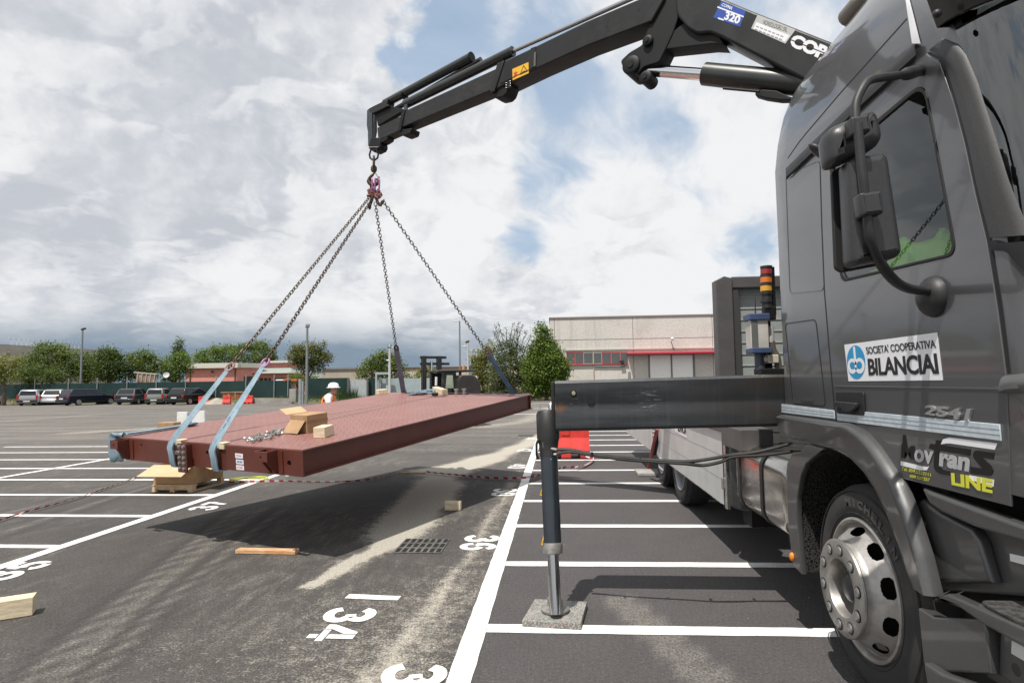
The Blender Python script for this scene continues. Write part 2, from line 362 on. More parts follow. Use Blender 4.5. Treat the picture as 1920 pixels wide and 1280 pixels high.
dust = t.m('ADD', t.m('MULTIPLY', d1, t.sm(at1, .0, .25)), t.m('MULTIPLY', lane, dn))
dust = t.m('MULTIPLY', dust, t.m('SUBTRACT', 1., t.m('MULTIPLY', at2, .8)), clamp=True)
at3 = t.n('ShaderNodeAttribute', attribute_name='tread').outputs['Fac']; dust = t.m('ADD', dust, t.m('MULTIPLY', at3, t.m('ADD', .06, t.m('MULTIPLY', dn, .30))))
col = t.mix(dust, col, t.mix(grit, (.30, .275, .23), (.44, .405, .345)))
col = t.mix(t.m('MULTIPLY', at2, .6), col, (.030, .028, .028))
sp = t.m('ADD', t.m('MULTIPLY', t.m('SUBTRACT', grit, .5), 1.7), t.m('ADD', t.m('MULTIPLY', t.m('SUBTRACT', grit2, .5), 1.9), t.m('MULTIPLY', t.m('SUBTRACT', t.noise(geo, 38, 3, .7), .5), 1.0))); col = t.mix(1., col, t.comb(t.m('ADD', 1., sp), t.m('ADD', 1., sp), t.m('ADD', 1., sp)), 'MULTIPLY')
fleck = t.sm(grit2, .62, .70); col = t.mix(t.m('MULTIPLY', fleck, .55), col, (.27, .26, .24)); fl2 = t.sm(t.noise(geo, 22, 2, .5), .76, .78); col = t.mix(t.m('MULTIPLY', fl2, .7), col, (.36, .34, .31))
t.put(b.inputs['Base Color'], col); b.inputs['Roughness'].default_value = .88; b.inputs['Specular IOR Level'].default_value = .35
bp = t.n('ShaderNodeBump'); bp.inputs['Strength'].default_value = .55; bp.inputs['Distance'].default_value = .006
t.put(bp.inputs['Height'], t.m('ADD', grit, t.m('MULTIPLY', grit2, .8))); t.put(b.inputs['Normal'], bp.outputs[0])
go = G.build('ground', AM, local=True, smooth=False, kind='structure')
for nm, vals in (('dust', dustv), ('track', trkv), ('tread', trdv)):
    a_ = go.data.attributes.new(nm, 'FLOAT', 'POINT'); a_.data.foreach_set('value', vals)
# ------------------------------------------------------------------ painted markings
PM = bpy.data.materials.new('road paint'); PM.use_nodes = True; t = NT(PM.node_tree); b = PM.node_tree.nodes['Principled BSDF']
geo = t.n('ShaderNodeNewGeometry').outputs['Position']
wn = t.noise(geo, 90, 5, .7); wn2 = t.noise(geo, 6, 6, .65)
t.put(b.inputs['Base Color'], t.mix(t.m('MULTIPLY', t.sm(t.noise(geo, 55, 5, .72), .60, .66), .75), t.mix(t.m('MULTIPLY', t.sm(t.m('ADD', t.m('MULTIPLY', wn, .6), t.m('MULTIPLY', wn2, .5)), .50, .68), .6), (.80, .79, .77), (.44, .42, .40)), (.16, .15, .145)))
b.inputs['Roughness'].default_value = .75
rnd = random.Random(4)
L = MB()
def line(x0, y0, x1, y1, wd, z=.004):                                  # slightly ragged painted line
    a = Vector((x0, y0, 0)); c = Vector((x1, y1, 0)); dr = (c-a); n = max(2, int(min(dr.length/.12, 400))); sd = Vector((-dr.y, dr.x, 0)).normalized()
    A = []; B = []
    for i in range(n+1):
        p = a+dr*i/n; A.append((p+sd*(wd/2+rnd.uniform(-.003, .003)))[:2]+(z,)); B.append((p-sd*(wd/2+rnd.uniform(-.003, .003)))[:2]+(z,))
    L.strip(B, A)
line(-.56, 1.5, -.56, 46, .135, .0045); line(-5.03, 2, -5.03, 40, .13, .0045); line(-10.05, 2, -10.05, 40, .12, .0045)
for k in range(-1, 26): line(-.49, 3.92+1.364*k, 3.4, 3.92+1.364*k+.06, .13)
for k in range(-1, 8): line(-5.1, 5.68+1.352*k, -15.2, 5.68+1.352*k, .115)
for px_a, px_b in (((930, 777), (1008, 776)), ((985, 757), (1040, 755)), ((1000, 766), (1030, 765))):
    a_, b_ = gz(*px_a), gz(*px_b); line(a_.x, a_.y, b_.x, b_.y, .22)
line(-1.62, 4.45, -1.21, 4.42, .085)
L.build('bay_lines', PM, local=True, smooth=False, kind='structure')
DIG = {'3': [[(.16, 1.05), (.26, 1.25), (.5, 1.32), (.74, 1.2), (.78, 1.02), (.70, .84)], [(.62, .78), (.46, .74)], [(.66, .72), (.82, .58), (.84, .38), (.74, .2), (.5, .1), (.26, .16), (.14, .36)]],
       '4': [[(.62, .1), (.62, .34)], [(.08, .46), (.5, .46)], [(.62, .56), (.62, 1.32)], [(.72, .46), (.92, .46)], [(.56, 1.3), (.30, .86)], [(.24, .76), (.08, .5)]],
       'x': [], '6': [[(.78, 1.1), (.68, 1.26), (.48, 1.32), (.28, 1.18), (.18, .92), (.16, .6)], [(.17, .46), (.26, .2), (.5, .1), (.74, .2), (.84, .46), (.76, .7), (.56, .8)], [(.42, .8), (.22, .66)]],
       '8': [[(.34, .76), (.2, .9), (.2, 1.12), (.34, 1.28), (.46, 1.32)], [(.56, 1.32), (.72, 1.24), (.8, 1.06), (.76, .86), (.64, .76)], [(.34, .7), (.16, .56), (.14, .34), (.28, .16), (.46, .1)], [(.56, .1), (.76, .18), (.86, .38), (.8, .58), (.66, .7)]],
       '5': [[(.82, 1.3), (.24, 1.3)], [(.24, 1.22), (.2, .76)], [(.24, .74), (.5, .84), (.74, .74), (.84, .5), (.76, .24)], [(.66, .14), (.46, .1), (.26, .16), (.14, .34)]],
       '7': [[(.12, 1.3), (.86, 1.3)], [(.82, 1.22), (.6, .8), (.44, .42), (.38, .1)]],
       '2': [[(.16, 1.02), (.26, 1.24), (.5, 1.32), (.76, 1.2), (.8, .98), (.68, .76)], [(.6, .68), (.2, .16)], [(.14, .12), (.86, .12)]], '0': [[(.44, 1.32), (.24, 1.2), (.16, .9), (.16, .5), (.26, .2), (.44, .1)], [(.56, 1.32), (.76, 1.2), (.84, .9), (.84, .5), (.74, .2), (.56, .1)]]}
D = MB()
FOUR = [[(.04, .38), (.04, .58), (.44, 1.36), (.56, 1.36), (.56, 1.02), (.30, .58), (.30, .38)], [(.60, .62), (.60, 1.36), (.82, 1.36), (.82, .62)], [(.34, .38), (.34, .58), (.97, .58), (.97, .38)], [(.60, .08), (.60, .34), (.82, .34), (.82, .08)]]
def digit(ch, o, ex, ey, wd, ht, pen):
    if ch == '4':
        for q in FOUR:
            P = [Vector(o)+Vector(ex)*x*wd+Vector(ey)*y*ht/1.42 for x, y in q]; a = sum(P[i-1].x*P[i].y-P[i].x*P[i-1].y for i in range(len(P)))
            if a < 0: P = P[::-1]
            D.add([(p.x, p.y, .0042) for p in P], [tuple(range(len(P)))])
        return                                  # o: lower-left corner, ex reading direction
    for st in DIG[ch]:
        P = smooth_path([Vector((x*wd, y*ht/1.42, 0)) for x, y in st], 5) if len(st) > 2 else [Vector((x*wd, y*ht/1.42, 0)) for x, y in st]
        A = []; B = []
        for i, p in enumerate(P):
            tg = (P[min(i+1, len(P)-1)]-P[max(i-1, 0)]).normalized(); nn = Vector((-tg.y, tg.x, 0))*pen/2
            for lst, q in ((A, p+nn), (B, p-nn)): r_ = Vector(o)+Vector(ex)*q.x+Vector(ey)*q.y; lst.append((r_.x, r_.y, .004+rnd.uniform(0, .0004)))
        D.strip(A, B)
RD, RU = (0, -1, 0), (1, 0, 0)
for a_, b_, x, y in (('3', '4', -1.64, 4.23), ('3', '2', -.985, 3.42), ('3', '6', -.975, 6.24), ('3', '8', -.975, 8.92), ('4', '0', -.97, 11.55), ('4', '2', -.97, 14.2), ('4', '4', -.97, 17.0)):
    digit(a_, (x, y, 0), RD, RU, .27, .335, .075); digit(b_, (x, y-.29, 0), RD, RU, .27, .335, .075)
LD, LU = (0, 1, 0), (-1, 0, 0)
for a_, b_, x, y in (('3', '5', -4.64, 4.66), ('3', '7', -4.50, 7.36), ('3', '9', -4.5, 10.1)):
    digit(a_, (x, y, 0), LD, LU, .27, .335, .075)
    if b_ in DIG: digit(b_, (x, y+.29, 0), LD, LU, .27, .335, .075)
D.build('bay_numbers', PM, local=True, smooth=False, kind='structure')
# ------------------------------------------------------------------ storm drain grate
IRON = mat('cast iron', (.11, .105, .095), .7, .1, var=.35, vscale=9, bump=.3, dirt=.8, dirtcol=(.22, .20, .17))
PIT = mat('drain shade', (.006, .006, .006), .9)
def grate(cx, cy, sx, sy, label):
    g = thing('drain_grate', (cx, cy, 0), label, 'drain grate', group='cast iron drain grates in the asphalt lane'); fr = frame((cx, cy, 0), (1, 0, 0), (0, 1, 0))
    holes = []
    for j in range(3):
        for i in range(7):
            u0 = -sx/2+sx*(i+.20)/7; u1 = -sx/2+sx*(i+.86)/7; v0 = -sy/2+sy*(j+.10)/3; v1 = -sy/2+sy*(j+.92)/3; holes.append(rrect(u0, v0, u1, v1, .008, 2))
    MB().shape(fr, [rrect(-sx/2, -sy/2, sx/2, sy/2, .015)]+holes, .005, .004).build('grating', IRON, g, smooth=False)
    MB().box((cx, cy, .0045), (sx*.97, sy*.97, .001)).build('pit', PIT, g, smooth=False)  # thin black sheet under the bars; its colour replaces the pit's shade
    return g
grate(-1.36, 5.82, .46, .5, 'black iron drain grate at the near end of the pale sand streak')
grate(-.99, 17.7, .46, .5, 'distant iron drain grate beside the far end of the long white line')
# ------------------------------------------------------------------ timber on the asphalt
WOOD = mat('pine wood', (.55, .40, .24), .75, var=.25, vscale=7, stretch=(1.2, 9, 9), bump=.25, bscale=30)
WOODO = mat('reddish pine wood', (.60, .42, .25), .75, col2=(.50, .24, .10), vscale=4, stretch=(2.0, 7, 7), bump=.25)
WOODP = mat('pale spruce wood', (.66, .55, .38), .75, var=.15, vscale=6, stretch=(1.5, 10, 10), bump=.2)
def timber(name, label, c, size, rz, m, cat='timber', group=None, base=0.004, fr=None):
    o = MB().box((0, 0, size[2]/2), size).build(name, m, local=True, smooth=False, bevel=.003, label=label, category=cat)
    o.location = (c[0], c[1], base); o.rotation_euler = (0, 0, rz)
    if group: o['group'] = group
    return o
timber('plank', 'short reddish pine plank lying flat on the asphalt before the platform shadow', (-2.80, 5.53), (.60, .085, .035), R(-2), WOODO, 'plank')
timber('wood_block', 'small pale wood block lying in the dark platform shadow on the asphalt', (-1.35, 7.46), (.20, .09, .105), R(-1), WOODP, 'wood block')
timber('timber_beam', 'pale sawn timber beam end lying at the left edge of the asphalt', (-4.12, 3.80), (.86, .12, .125), R(33), WOODP, 'timber')
# ================================================================== red steel platform hanging on the crane
E2 = Vector((.373, .925, .076)).normalized(); EX = Vector((.928, -.373, -.013)); EX = (EX-E2*EX.dot(E2)).normalized(); EN = EX.cross(E2)
PO = Vector((-4.91, 6.15, 1.061)); PW, PL, PH = 2.85, 4.94, .24
DK = frame(PO, EX, E2)                      # deck: u right, v away, w up
FP = frame(PO, EX, EN)                      # front face: u right, v up, w towards the viewer
def dk(u, v, w_=0.): return DK @ Vector((u, v, w_))
RED = mat('red oxide paint', (.105, .026, .016), .5, var=.12, vscale=3, coat=.04, dirt=.25, dirtcol=(.12, .05, .04), rvar=.08)
RM = bpy.data.materials.new('ribbed red deck paint'); RM.use_nodes = True; t = NT(RM.node_tree); b = RM.node_tree.nodes['Principled BSDF']
pos = t.n('ShaderNodeTexCoord').outputs['Object']; ox, oy, oz = t.sep(pos)
rib = t.m('SINE', t.m('MULTIPLY', ox, 2*math.pi/.045)); dash = t.m('SINE', t.m('MULTIPLY', t.m('ADD', oy, t.m('MULTIPLY', t.m('FLOOR', t.m('DIVIDE', ox, .036)), .05)), 2*math.pi/.10))
brd_ = t.m('MULTIPLY', t.m('MULTIPLY', t.sm(ox, .03, .035), t.sm(ox, PW-.03, PW-.035)), t.m('MULTIPLY', t.sm(oy, .03, .035), t.sm(oy, PL-.03, PL-.035)))
hgt = t.m('MULTIPLY', t.m('MULTIPLY', t.sm(rib, -.2, .6), t.sm(dash, -1.2, -.6)), brd_)
scf = t.noise(pos, 5, 9, .72); mps = t.n('ShaderNodeMapping'); t.put(mps.inputs[0], pos); mps.inputs['Rotation'].default_value = (0, 0, R(24)); mps.inputs['Scale'].default_value = (1, 14, 1); scr_ = t.noise(mps.outputs[0], 2.2, 6, .7)
mid = t.noise(pos, 1.6, 8, .62); sc_ = t.noise(pos, 14, 5, .6)
col = t.mix(t.sm(mid, .35, .68), (.155, .050, .040), (.200, .075, .061)); col = t.mix(t.m('MULTIPLY', t.sm(sc_, .55, .72), .35), col, (.28, .15, .125))
col = t.mix(t.m('MULTIPLY', hgt, .8), col, (.38, .205, .175)); col = t.mix(t.m('MULTIPLY', t.sm(scf, .56, .70), .35), col, (.30, .22, .19)); col = t.mix(t.m('MULTIPLY', t.sm(scr_, .66, .72), .4), col, (.36, .27, .24))
t.put(b.inputs['Base Color'], col); t.put(b.inputs['Roughness'], t.m('ADD', .36, t.m('MULTIPLY', scf, .26))); b.inputs['Specular IOR Level'].default_value = .7
bp = t.n('ShaderNodeBump'); bp.inputs['Strength'].default_value = .8; bp.inputs['Distance'].default_value = .006; t.put(bp.inputs['Height'], hgt); t.put(b.inputs['Normal'], bp.outputs[0])
STEEL = mat('zinc steel', (.42, .42, .40), .38, .9, var=.2, vscale=20)
DKV = mat('hole black', (.004, .004, .004), .9)
plat = thing('weighing_platform', dk(PW/2, PL/2, -PH), 'dark red steel platform with a ribbed deck hanging from four chains above the asphalt', 'steel platform')
dko = MB().b2((0, 0, -.012), (PW, PL, 0)).build('deck_plate', RM, local=True, smooth=False); dko.matrix_basis = DK; adopt(dko, plat)
f1 = [[(.0, -PH), (PW, -PH), (PW, -.0125), (0, -.0125)]]
hu = loc2(FP, [(388.7, 848), (542, 868), (265, 834)])
outs = [f1[0], circ(*hu[0], .020, 14), circ(*hu[1], .026, 16), circ(*hu[2], .013, 10)]
MB().shape(FP, outs, .014, -.014).build('front_plate', RED, plat, smooth=False)
for q in hu[:3]: MB().lathe([(.0001, 0), (.034, 0)], 14, FP @ Matrix.Translation((q[0], q[1], -.016))).build('dark_disc', DKV, plat, smooth=False)  # black disc behind each hole, painting its inside dark
m = MB(); m.b2((.03, PL-.014, -PH), (PW-.03, PL, -.0125), DK); m.build('end_plate', RED, plat, smooth=False)
for sx in (0, 1):
    m = MB(); x0 = .06 if sx == 0 else PW-.074
    m.b2((x0, .02, -PH+.012), (x0+.014, PL-.02, -.0125), DK)
    m.b2((0 if sx == 0 else PW-.09, .02, -PH), (.09 if sx == 0 else PW, PL-.02, -PH+.012), DK)
    m.build('side_channel', RED, plat, smooth=False)
m = MB()
for k in range(6): y = .5+k*(PL-1)/5; m.b2((.08, y, -PH+.02), (PW-.08, y+.012, -.013), DK)
m.build('cross_beam', RED, plat, smooth=False)
# end brackets at the far right corner and the far edge
m = MB(); m.b2((PW-.10, PL+.001, -.16), (PW-.086, PL+.14, -.002), DK); m.b2((PW-.24, PL+.001, -.16), (PW-.226, PL+.14, -.002), DK); m.b2((PW-.226, PL+.05, -.012), (PW-.10, PL+.14, -.002), DK); m.build('lug', RED, plat, smooth=False)
for u in (.42, 1.3): MB().b2((u, PL-.18, .001), (u+.42, PL-.10, .018), DK).build('lug', RED, plat, smooth=False)
for u in (1.72, 1.95, 2.2): MB().b2((u, PL-.04, .001), (u+.16, PL-.005, .014), DK).build('lug', RED, plat, smooth=False)
# front brackets
def bracket(uc, wd, holes_):
    m = MB(); dp = .125
    m.shape(frame(FP @ Vector((uc-wd/2, 0, 0)), -E2, EN), [[(.0, -.10), (dp, -.10), (dp, -.012), (0, -.012)]], .012, 0)
    m.shape(frame(FP @ Vector((uc+wd/2-.012, 0, 0)), -E2, EN), [[(.0, -.225), (.03, -.225), (dp, -.11), (dp, -.012), (0, -.012)]], .012, 0)
    m.shape(FP, [[(uc-wd/2, -.10), (uc+wd/2+.002, -.10), (uc+wd/2+.002, -.010), (uc-wd/2, -.010)], circ(uc, -.06, .012, 12)], .012, dp)
    m.shape(frame(FP @ Vector((uc-.01, 0, 0)), -E2, EN), [[(.0, -.225), (.02, -.225), (dp-.01, -.10), (0, -.10)]], .012, 0)
    m.b2((uc-wd/2+.004, -.224, .0005), (uc+wd/2+.05, -.02, .010), FP)
    m.build('bracket', RED, plat, smooth=False)
ub = loc2(FP, [(497, 850), (228, 834)])
bracket(ub[0][0]+.10, .16, 1); bracket(ub[1][0]+.10, .13, 1)
# bolted splice plate
sp0 = loc2(FP, [(349, 832), (371, 830), (371, 886), (350, 888)]); u0 = sp0[0][0]-.03; u1 = u0+.135
m = MB(); m.b2((u0, -.29, .06), (u1, -.005, .075), FP); m.b2((u0+.01, -.25, .0005), (u0+.02, -.02, .06), FP); m.b2((u1-.03, -.25, .0005), (u1-.018, -.02, .06), FP); spl = m.build('splice_plate', RED, plat, smooth=False)
for i in range(2):
    for j in range(5):
        c_ = FP @ Vector((u0+.036+.064*i, -.035-.054*j, .075)); M_ = frame(c_, EX, EN)
        m = MB(); m.lathe([(.021, 0), (.021, .004), (0.0001, .004)], 14, M_); m.lathe([(.0175, .003), (.0175, .015), (.0001, .015)], 6, M_); m.lathe([(.008, .014), (.008, .022), (.0001, .022)], 8, M_)
        m.build('bolt', STEEL, spl, smooth=False)
m = MB(); M_ = frame(FP @ Vector((u0-.03, -.10, .01)), EX, EN); m.lathe([(.019, 0), (.019, .06), (.010, .06), (.010, .05)], 14, M_); m.build('pin', STEEL, plat)
# three stickers
LBW = mat('white sticker', (.75, .74, .76), .5); LBP = mat('pink print', (.55, .10, .20), .5); LBB = mat('blue print', (.18, .25, .45), .5)
for q, word, mm_ in (([(441, 849), (455.5, 850.5), (455.5, 859.5), (441.5, 858)], 'Italy', LBP), ([(442.5, 860.5), (456.5, 862), (457, 870.5), (443, 869)], '--', LBB), ([(443, 871), (457.5, 872.5), (458, 881), (443.5, 880)], 'CE', LBP)):
    lq = loc2(FP, q); sk = MB().shape(FP, [lq], .001, .0005).build('sticker', LBW, plat, smooth=False)
    (ax, ay), (bx, by), (cx_, cy_), (ex_, ey_) = lq; w_ = bx-ax; h_ = ay-ey_
    m = MB(); m.text(FP, word, [(ax+.14*w_, ey_+.3*h_), (bx-.14*w_, cy_+.3*h_), (bx-.14*w_, by-.25*h_), (ax+.14*w_, ay-.25*h_)], .0016, .02, .2, .0006); m.build('print', mm_, sk, smooth=False)
# ------------------------------------------------------------------ hook, ring and chains
HQ = Vector((-2.66, 8.36, 0)); 
def hk(x, y): return gy(x, y, 8.36)
RUST = mat('rusty steel', (.13, .085, .06), .7, .5, col2=(.06, .045, .04), vscale=22, bump=.3)
CHAIN = mat('worn chain steel', (.085, .075, .066), .5, .75, col2=(.16, .13, .10), vscale=18)
PINK = mat('faded pink paint', (.36, .17, .19), .7, .1, col2=(.22, .10, .07), vscale=26)
VIOL = mat('violet paint', (.30, .12, .24), .55)
DKM = mat('dark oily steel', (.022, .022, .023), .5, .5, var=.3, vscale=16)
def stadium(lg, wd, n=5):
    r_ = wd/2; h_ = lg/2-r_; o = []
    for s_, a0 in ((1, 0), (-1, 180)):
        for k in range(n+1): a = R(a0+180*k/n); o.append((r_*math.cos(a), h_*s_+r_*math.sin(a), 0))
    return o
def linkM(p, d_, roll):
    d_ = Vector(d_).normalized(); x = d_.orthogonal().normalized(); z = x.cross(d_); M = Matrix((x, d_, z)).transposed().to_4x4(); M.translation = p
    return M @ Matrix.Rotation(roll, 4, 'Y')
hook = thing('lifting_hook', hk(700, 348), 'rusty lifting hook hanging from the shackle at the boom tip', 'lifting hook')
vdn = Vector((0, 0, -1))
s0 = hk(701, 276); s1 = hk(701, 300)
M_ = frame((s0+s1)/2, R0, (0, 0, 1)); hh = (s0-s1).length/2
m = MB(); m.tube([M_ @ Vector(p) for p in ((-.035, hh*.95, 0), (-.052, hh*.3, 0), (-.066, -.15*hh, 0), (-.055, -.7*hh, 0), (0, -hh*1.15, 0), (.055, -.7*hh, 0), (.066, -.15*hh, 0), (.052, hh*.3, 0), (.035, hh*.95, 0))], .014, 8); m.tube([M_ @ Vector((-.07, hh*.9, 0)), M_ @ Vector((.07, hh*.9, 0))], .017, 8); m.build('shackle', DKM, hook)
c_ = hk(701, 306); m = MB(); m.tube([linkM(c_, (0, 0, 1), R(60)) @ Vector(p) for p in stadium(.20, .105)], .017, 8, closed=True); m.build('chain_link', RUST, hook)
c_ = hk(701, 316.5); m = MB(); m.lathe([(.0001, -.045), (.036, -.045), (.046, -.02), (.046, .02), (.03, .045), (.0001, .045)], 16, Matrix.Translation(c_)); m.build('swivel', RUST, hook)
hc = hk(700.5, 335); K_ = 8.4/1100
hp = [(1.5, 15), (.5, 10), (-5, 4.5), (-9, -1), (-9.2, -6), (-6, -10.5), (-.5, -12.5), (5, -11), (9, -6), (10, 0), (10.4, 3.5)]
m = MB(); m.tube(smooth_path([hc+R0*(a*K_)+Vector((0, 0, b_*K_)) for a, b_ in hp], 4), [.014]*6+[.022]*8+[.03]*16+[.022]*6+[.012]*5, 10); m.build('hook', RUST, hook)
m = MB(); m.tube([hc+R0*(3*K_)+Vector((0, 0, 12*K_)), hc+R0*(9.6*K_)+Vector((0, 0, 1*K_))], .007, 6); m.build('safety_latch', STEEL, hook)
ring = thing('sling_ring', hk(700, 372), 'violet and rust coloured master ring with shortening hooks holding the four chains', 'chain sling ring')
m = MB()
for dx_, ro in ((-3.5, 80), (3, 60), (7, 110)): m.tube([linkM(hk(700+dx_, 348), (dx_*.008, 0, 1), R(ro)) @ Vector(p) for p in stadium(.21, .085)], .013, 8, closed=True)
m.build('master_link', VIOL, ring)
m = MB(); rg = random.Random(3)
for k in range(22):
    c_ = hk(692+rg.random()*24, 358+rg.random()*12); m.tube([linkM(c_, (rg.uniform(-1, 1), rg.uniform(-.5, .5), rg.uniform(-1, 1)), rg.random()*6) @ Vector(p) for p in stadium(.085, .055, 4)], .012, 6, closed=True)
m.build('shortening_links', PINK, ring)
m = MB()
for pth in ([(697, 375), (694, 383), (693, 390)], [(705, 372), (712, 384), (719, 376)]):
    P = smooth_path([hk(*q) for q in pth], 5)
    for i in range(0, len(P)-1): m.tube([linkM(P[i], P[min(i+1, len(P)-1)]-P[max(i-1, 0)], (i % 2)*R(90)) @ Vector(p) for p in stadium(.062, .036, 4)], .0075, 6, closed=True)
m.build('loose_chain', RUST, ring)
BLUE = mat('blue polyester webbing', (.17, .265, .325), .8, col2=(.27, .355, .41), vscale=5, stretch=(3, 3, 1), bump=.3, bscale=160, dirt=.35, dirtcol=(.10, .13, .15))
BLUD = mat('grey blue polyester webbing', (.10, .115, .17), .8, col2=(.15, .17, .23), vscale=5, bump=.3, bscale=120)
NAVY = mat('dark blue webbing', (.05, .10, .17), .8, col2=(.09, .16, .24), vscale=6, bump=.3, bscale=120)
INK = mat('black ink', (.012, .012, .014), .6)
def ribbon(m, path, wd, wdir, th=.008):
    P = [Vector(p) for p in path]; n = len(P); ws = wdir if isinstance(wdir, list) else [wdir]*n
    vs = []
    for i, p in enumerate(P):
        tg = (P[min(i+1, n-1)]-P[max(i-1, 0)]).normalized(); wv = Vector(ws[i]); wv = (wv-tg*wv.dot(tg)).normalized(); nn = tg.cross(wv).normalized()
        for a, c in ((-1, -1), (1, -1), (1, 1), (-1, 1)): vs.append(tuple(p+wv*(wd/2*a)+nn*(th/2*c)))
    fs = [(i*4+k, i*4+(k+1) % 4, i*4+4+(k+1) % 4, i*4+4+k) for i in range(n-1) for k in range(4)]+[(3, 2, 1, 0), tuple(n*4-4+k for k in range(4))]
    return m.add(vs, fs)
def chain(a, b_, label, m_=CHAIN):
    m = MB(); n = int((b_-a).length/.05); d_ = b_-a
    M0 = linkM(Vector((0, 0, 0)), d_, 0)
    st = stadium(.067, .04, 4)
    for i in range(n+1):
        M = Matrix.Translation(a+d_*i/n) @ M0 @ Matrix.Rotation(R(45+90*(i % 2)), 4, 'Y'); m.tube([M @ Vector(p) for p in st], .0062, 6, closed=True)
    return m.build('sling_chain', m_, label=label, category='chain', group='four chains of the sling between hook and straps')
def near_line(x, y, a, b_):                                                 # point on the pixel's ray nearest to the segment a-b
    r_ = ray(x, y).normalized(); u = (b_-a).normalized(); w0 = CP-a; bb = r_.dot(u); dd = r_.dot(w0); ee = u.dot(w0); s_ = (bb*ee-dd)/(1-bb*bb); return CP+r_*s_
e_front = lambda u: dk(u, -.02, .03)
u_a = loc2(FP, [(329, 829)])[0][0]; u_b = loc2(FP, [(408, 835)])[0][0]
SL = [((692, 371), (431, 688), e_front(u_a)), ((696, 376), (497, 680), e_front(u_b)), ((704, 383), (743, 652), dk(.245, PL+.02, .02)), ((720, 380), (914, 661), dk(PW-.35, PL+.02, .02))]
names = ['outer left sling chain running down from the hook to the left front strap', 'second sling chain from the left, running to the middle front strap', 'steepest sling chain, hanging to the far left edge of the platform', 'right sling chain running down to the far right edge of the platform']
TOPS = []
for (hp_, tp, bt), lb in zip(SL, names):
    a = hk(*hp_); tpt = near_line(tp[0], tp[1], a, bt); TOPS.append(tpt); chain(a, tpt, lb, RUST if lb.startswith('second') else CHAIN)
def strap_front(i, u, label):
    root = thing('lifting_strap', dk(u, 0, -.24), label, 'lifting strap', group='blue webbing straps holding up the platform'); top = TOPS[i]
    edge = dk(u, -.028, .012); m = MB(); dirn = (edge-top)
    for o in (-.027, .027):
        side = EX*o
        p = [top+side*.25]+[top+dirn*f+side*(.25+.75*f) for f in (.15, .4, .7, .95)]+[dk(u+o, -.034, -.03)]
        ribbon(m, p, .036, (E2*.75+EX*.65))
    m.build('webbing', BLUE, root)
    m = MB()
    for o, k in ((-.026, .0), (.022, .012)):
        ribbon(m, [dk(u+o, -.032-k, -.0), dk(u+o-.006, -.05-k, -.06), dk(u+o+.004, -.042-k, -.13), dk(u+o, -.034-k, -.20), dk(u+o+.004, -.022-k, -PH-.012), dk(u+o, .12, -PH-.02)], .05, EX, .014)
    m.build('wrap', BLUE, root)
    m = MB(); m.tube([linkM(top, (dirn), R(50)) @ Vector(p) for p in stadium(.12, .07)], .012, 8, closed=True); m.build('shackle', PINK if i == 0 else VIOL, root)
    m = MB()
    d2 = dirn.normalized(); wv = (E2*.75+EX*.65); wv = (wv-d2*wv.dot(d2)).normalized()
    fr = frame(top+dirn*(.16 if i == 0 else .62)-d2.cross(wv)*.012, d2, wv) if (d2.cross(wv)).dot(CP-top) > 0 else frame(top+dirn*(.16 if i == 0 else .62), d2, -wv)
    m.text(fr, 'WLL 2t', [(0, -.016), (.22, -.016), (.22, .016), (0, .016)], .006, .02); m.build('print', INK, root, smooth=False)
    # a wooden edge protector
    pr_ = MB(); ox = .035; pr_.b2((u+ox, -.018, -.045), (u+ox+.075, .004, .016), DK); pr_.b2((u+ox, -.018, .001), (u+ox+.075, .06, .018), DK)
    pr_.build('edge_protector', WOODP, root, smooth=False, bevel=.004)
strap_front(0, u_a, 'light blue strap wrapped round the platform front left of the bolted plate')
strap_front(1, u_b, 'light blue strap wrapped round the platform front right of the bolted plate')
for i, u, m_, lb in ((2, .245, BLUD, 'grey strap dropping to the far left edge of the platform'), (3, PW-.35, NAVY, 'dark blue strap running to the far right corner of the platform')):
    root = thing('lifting_strap', dk(u, PL, -.24), lb, 'lifting strap', group='blue webbing straps holding up the platform')
    m = MB(); top = TOPS[i]; bt = dk(u, PL+.014, .0); ribbon(m, [top, top+(bt-top)*.3, top+(bt-top)*.7, bt, dk(u, PL+.02, -.12), dk(u, PL+.015, -PH-.01), dk(u, PL-.15, -PH-.012)], .09 if i == 2 else .075, EX*.9+E2*.3, .012); m.build('webbing', m_, root)
    m = MB(); m.tube([linkM(top, bt-top, R(50)) @ Vector(p) for p in stadium(.10, .065)], .012, 8, closed=True); m.build('shackle', PINK if i == 3 else DKM, root)
# strap lying slack over the left front corner
root = thing('lifting_strap', dk(.10, .1, -.2), 'slack light blue strap lying along the left edge of the deck', 'lifting strap', group='blue webbing straps holding up the platform')
DKF = DK
def dpx(x, y, up=0.): q = gpl(x, y, DK); return q+EN*up
m = MB(); ribbon(m, smooth_path([dpx(366, 796.5, .018), dpx(330, 803, .02), dpx(280, 811, .022), dpx(238, 817.5, .025), dk(.075, -.012, .02), dk(.07, -.030, -.05), dk(.075, -.034, -.14), dk(.085, -.025, -.25), dk(.09, .05, -.26)], 4), .075, EX*.7+E2*.72, .022); m.build('webbing', BLUE, root)
m = MB(); ribbon(m, smooth_path([dk(.17, -.02, -.06), dk(.165, -.04, -.12), dk(.175, -.03, -.2), dk(.18, .0, -.25)], 4), .05, EX, .012); ribbon(m, smooth_path([dk(.035, -.01, -.10), dk(.03, -.04, -.16), dk(.04, -.03, -.22), dk(.05, .0, -.25)], 4), .05, EX, .012); m.build('wrap', BLUE, root)
m = MB(); ribbon(m, [dpx(367, 797.5, .035), dpx(352, 800.5, .034)], .078, EX*.7+E2*.72, .008); m.build('end_loop', NAVY, root)
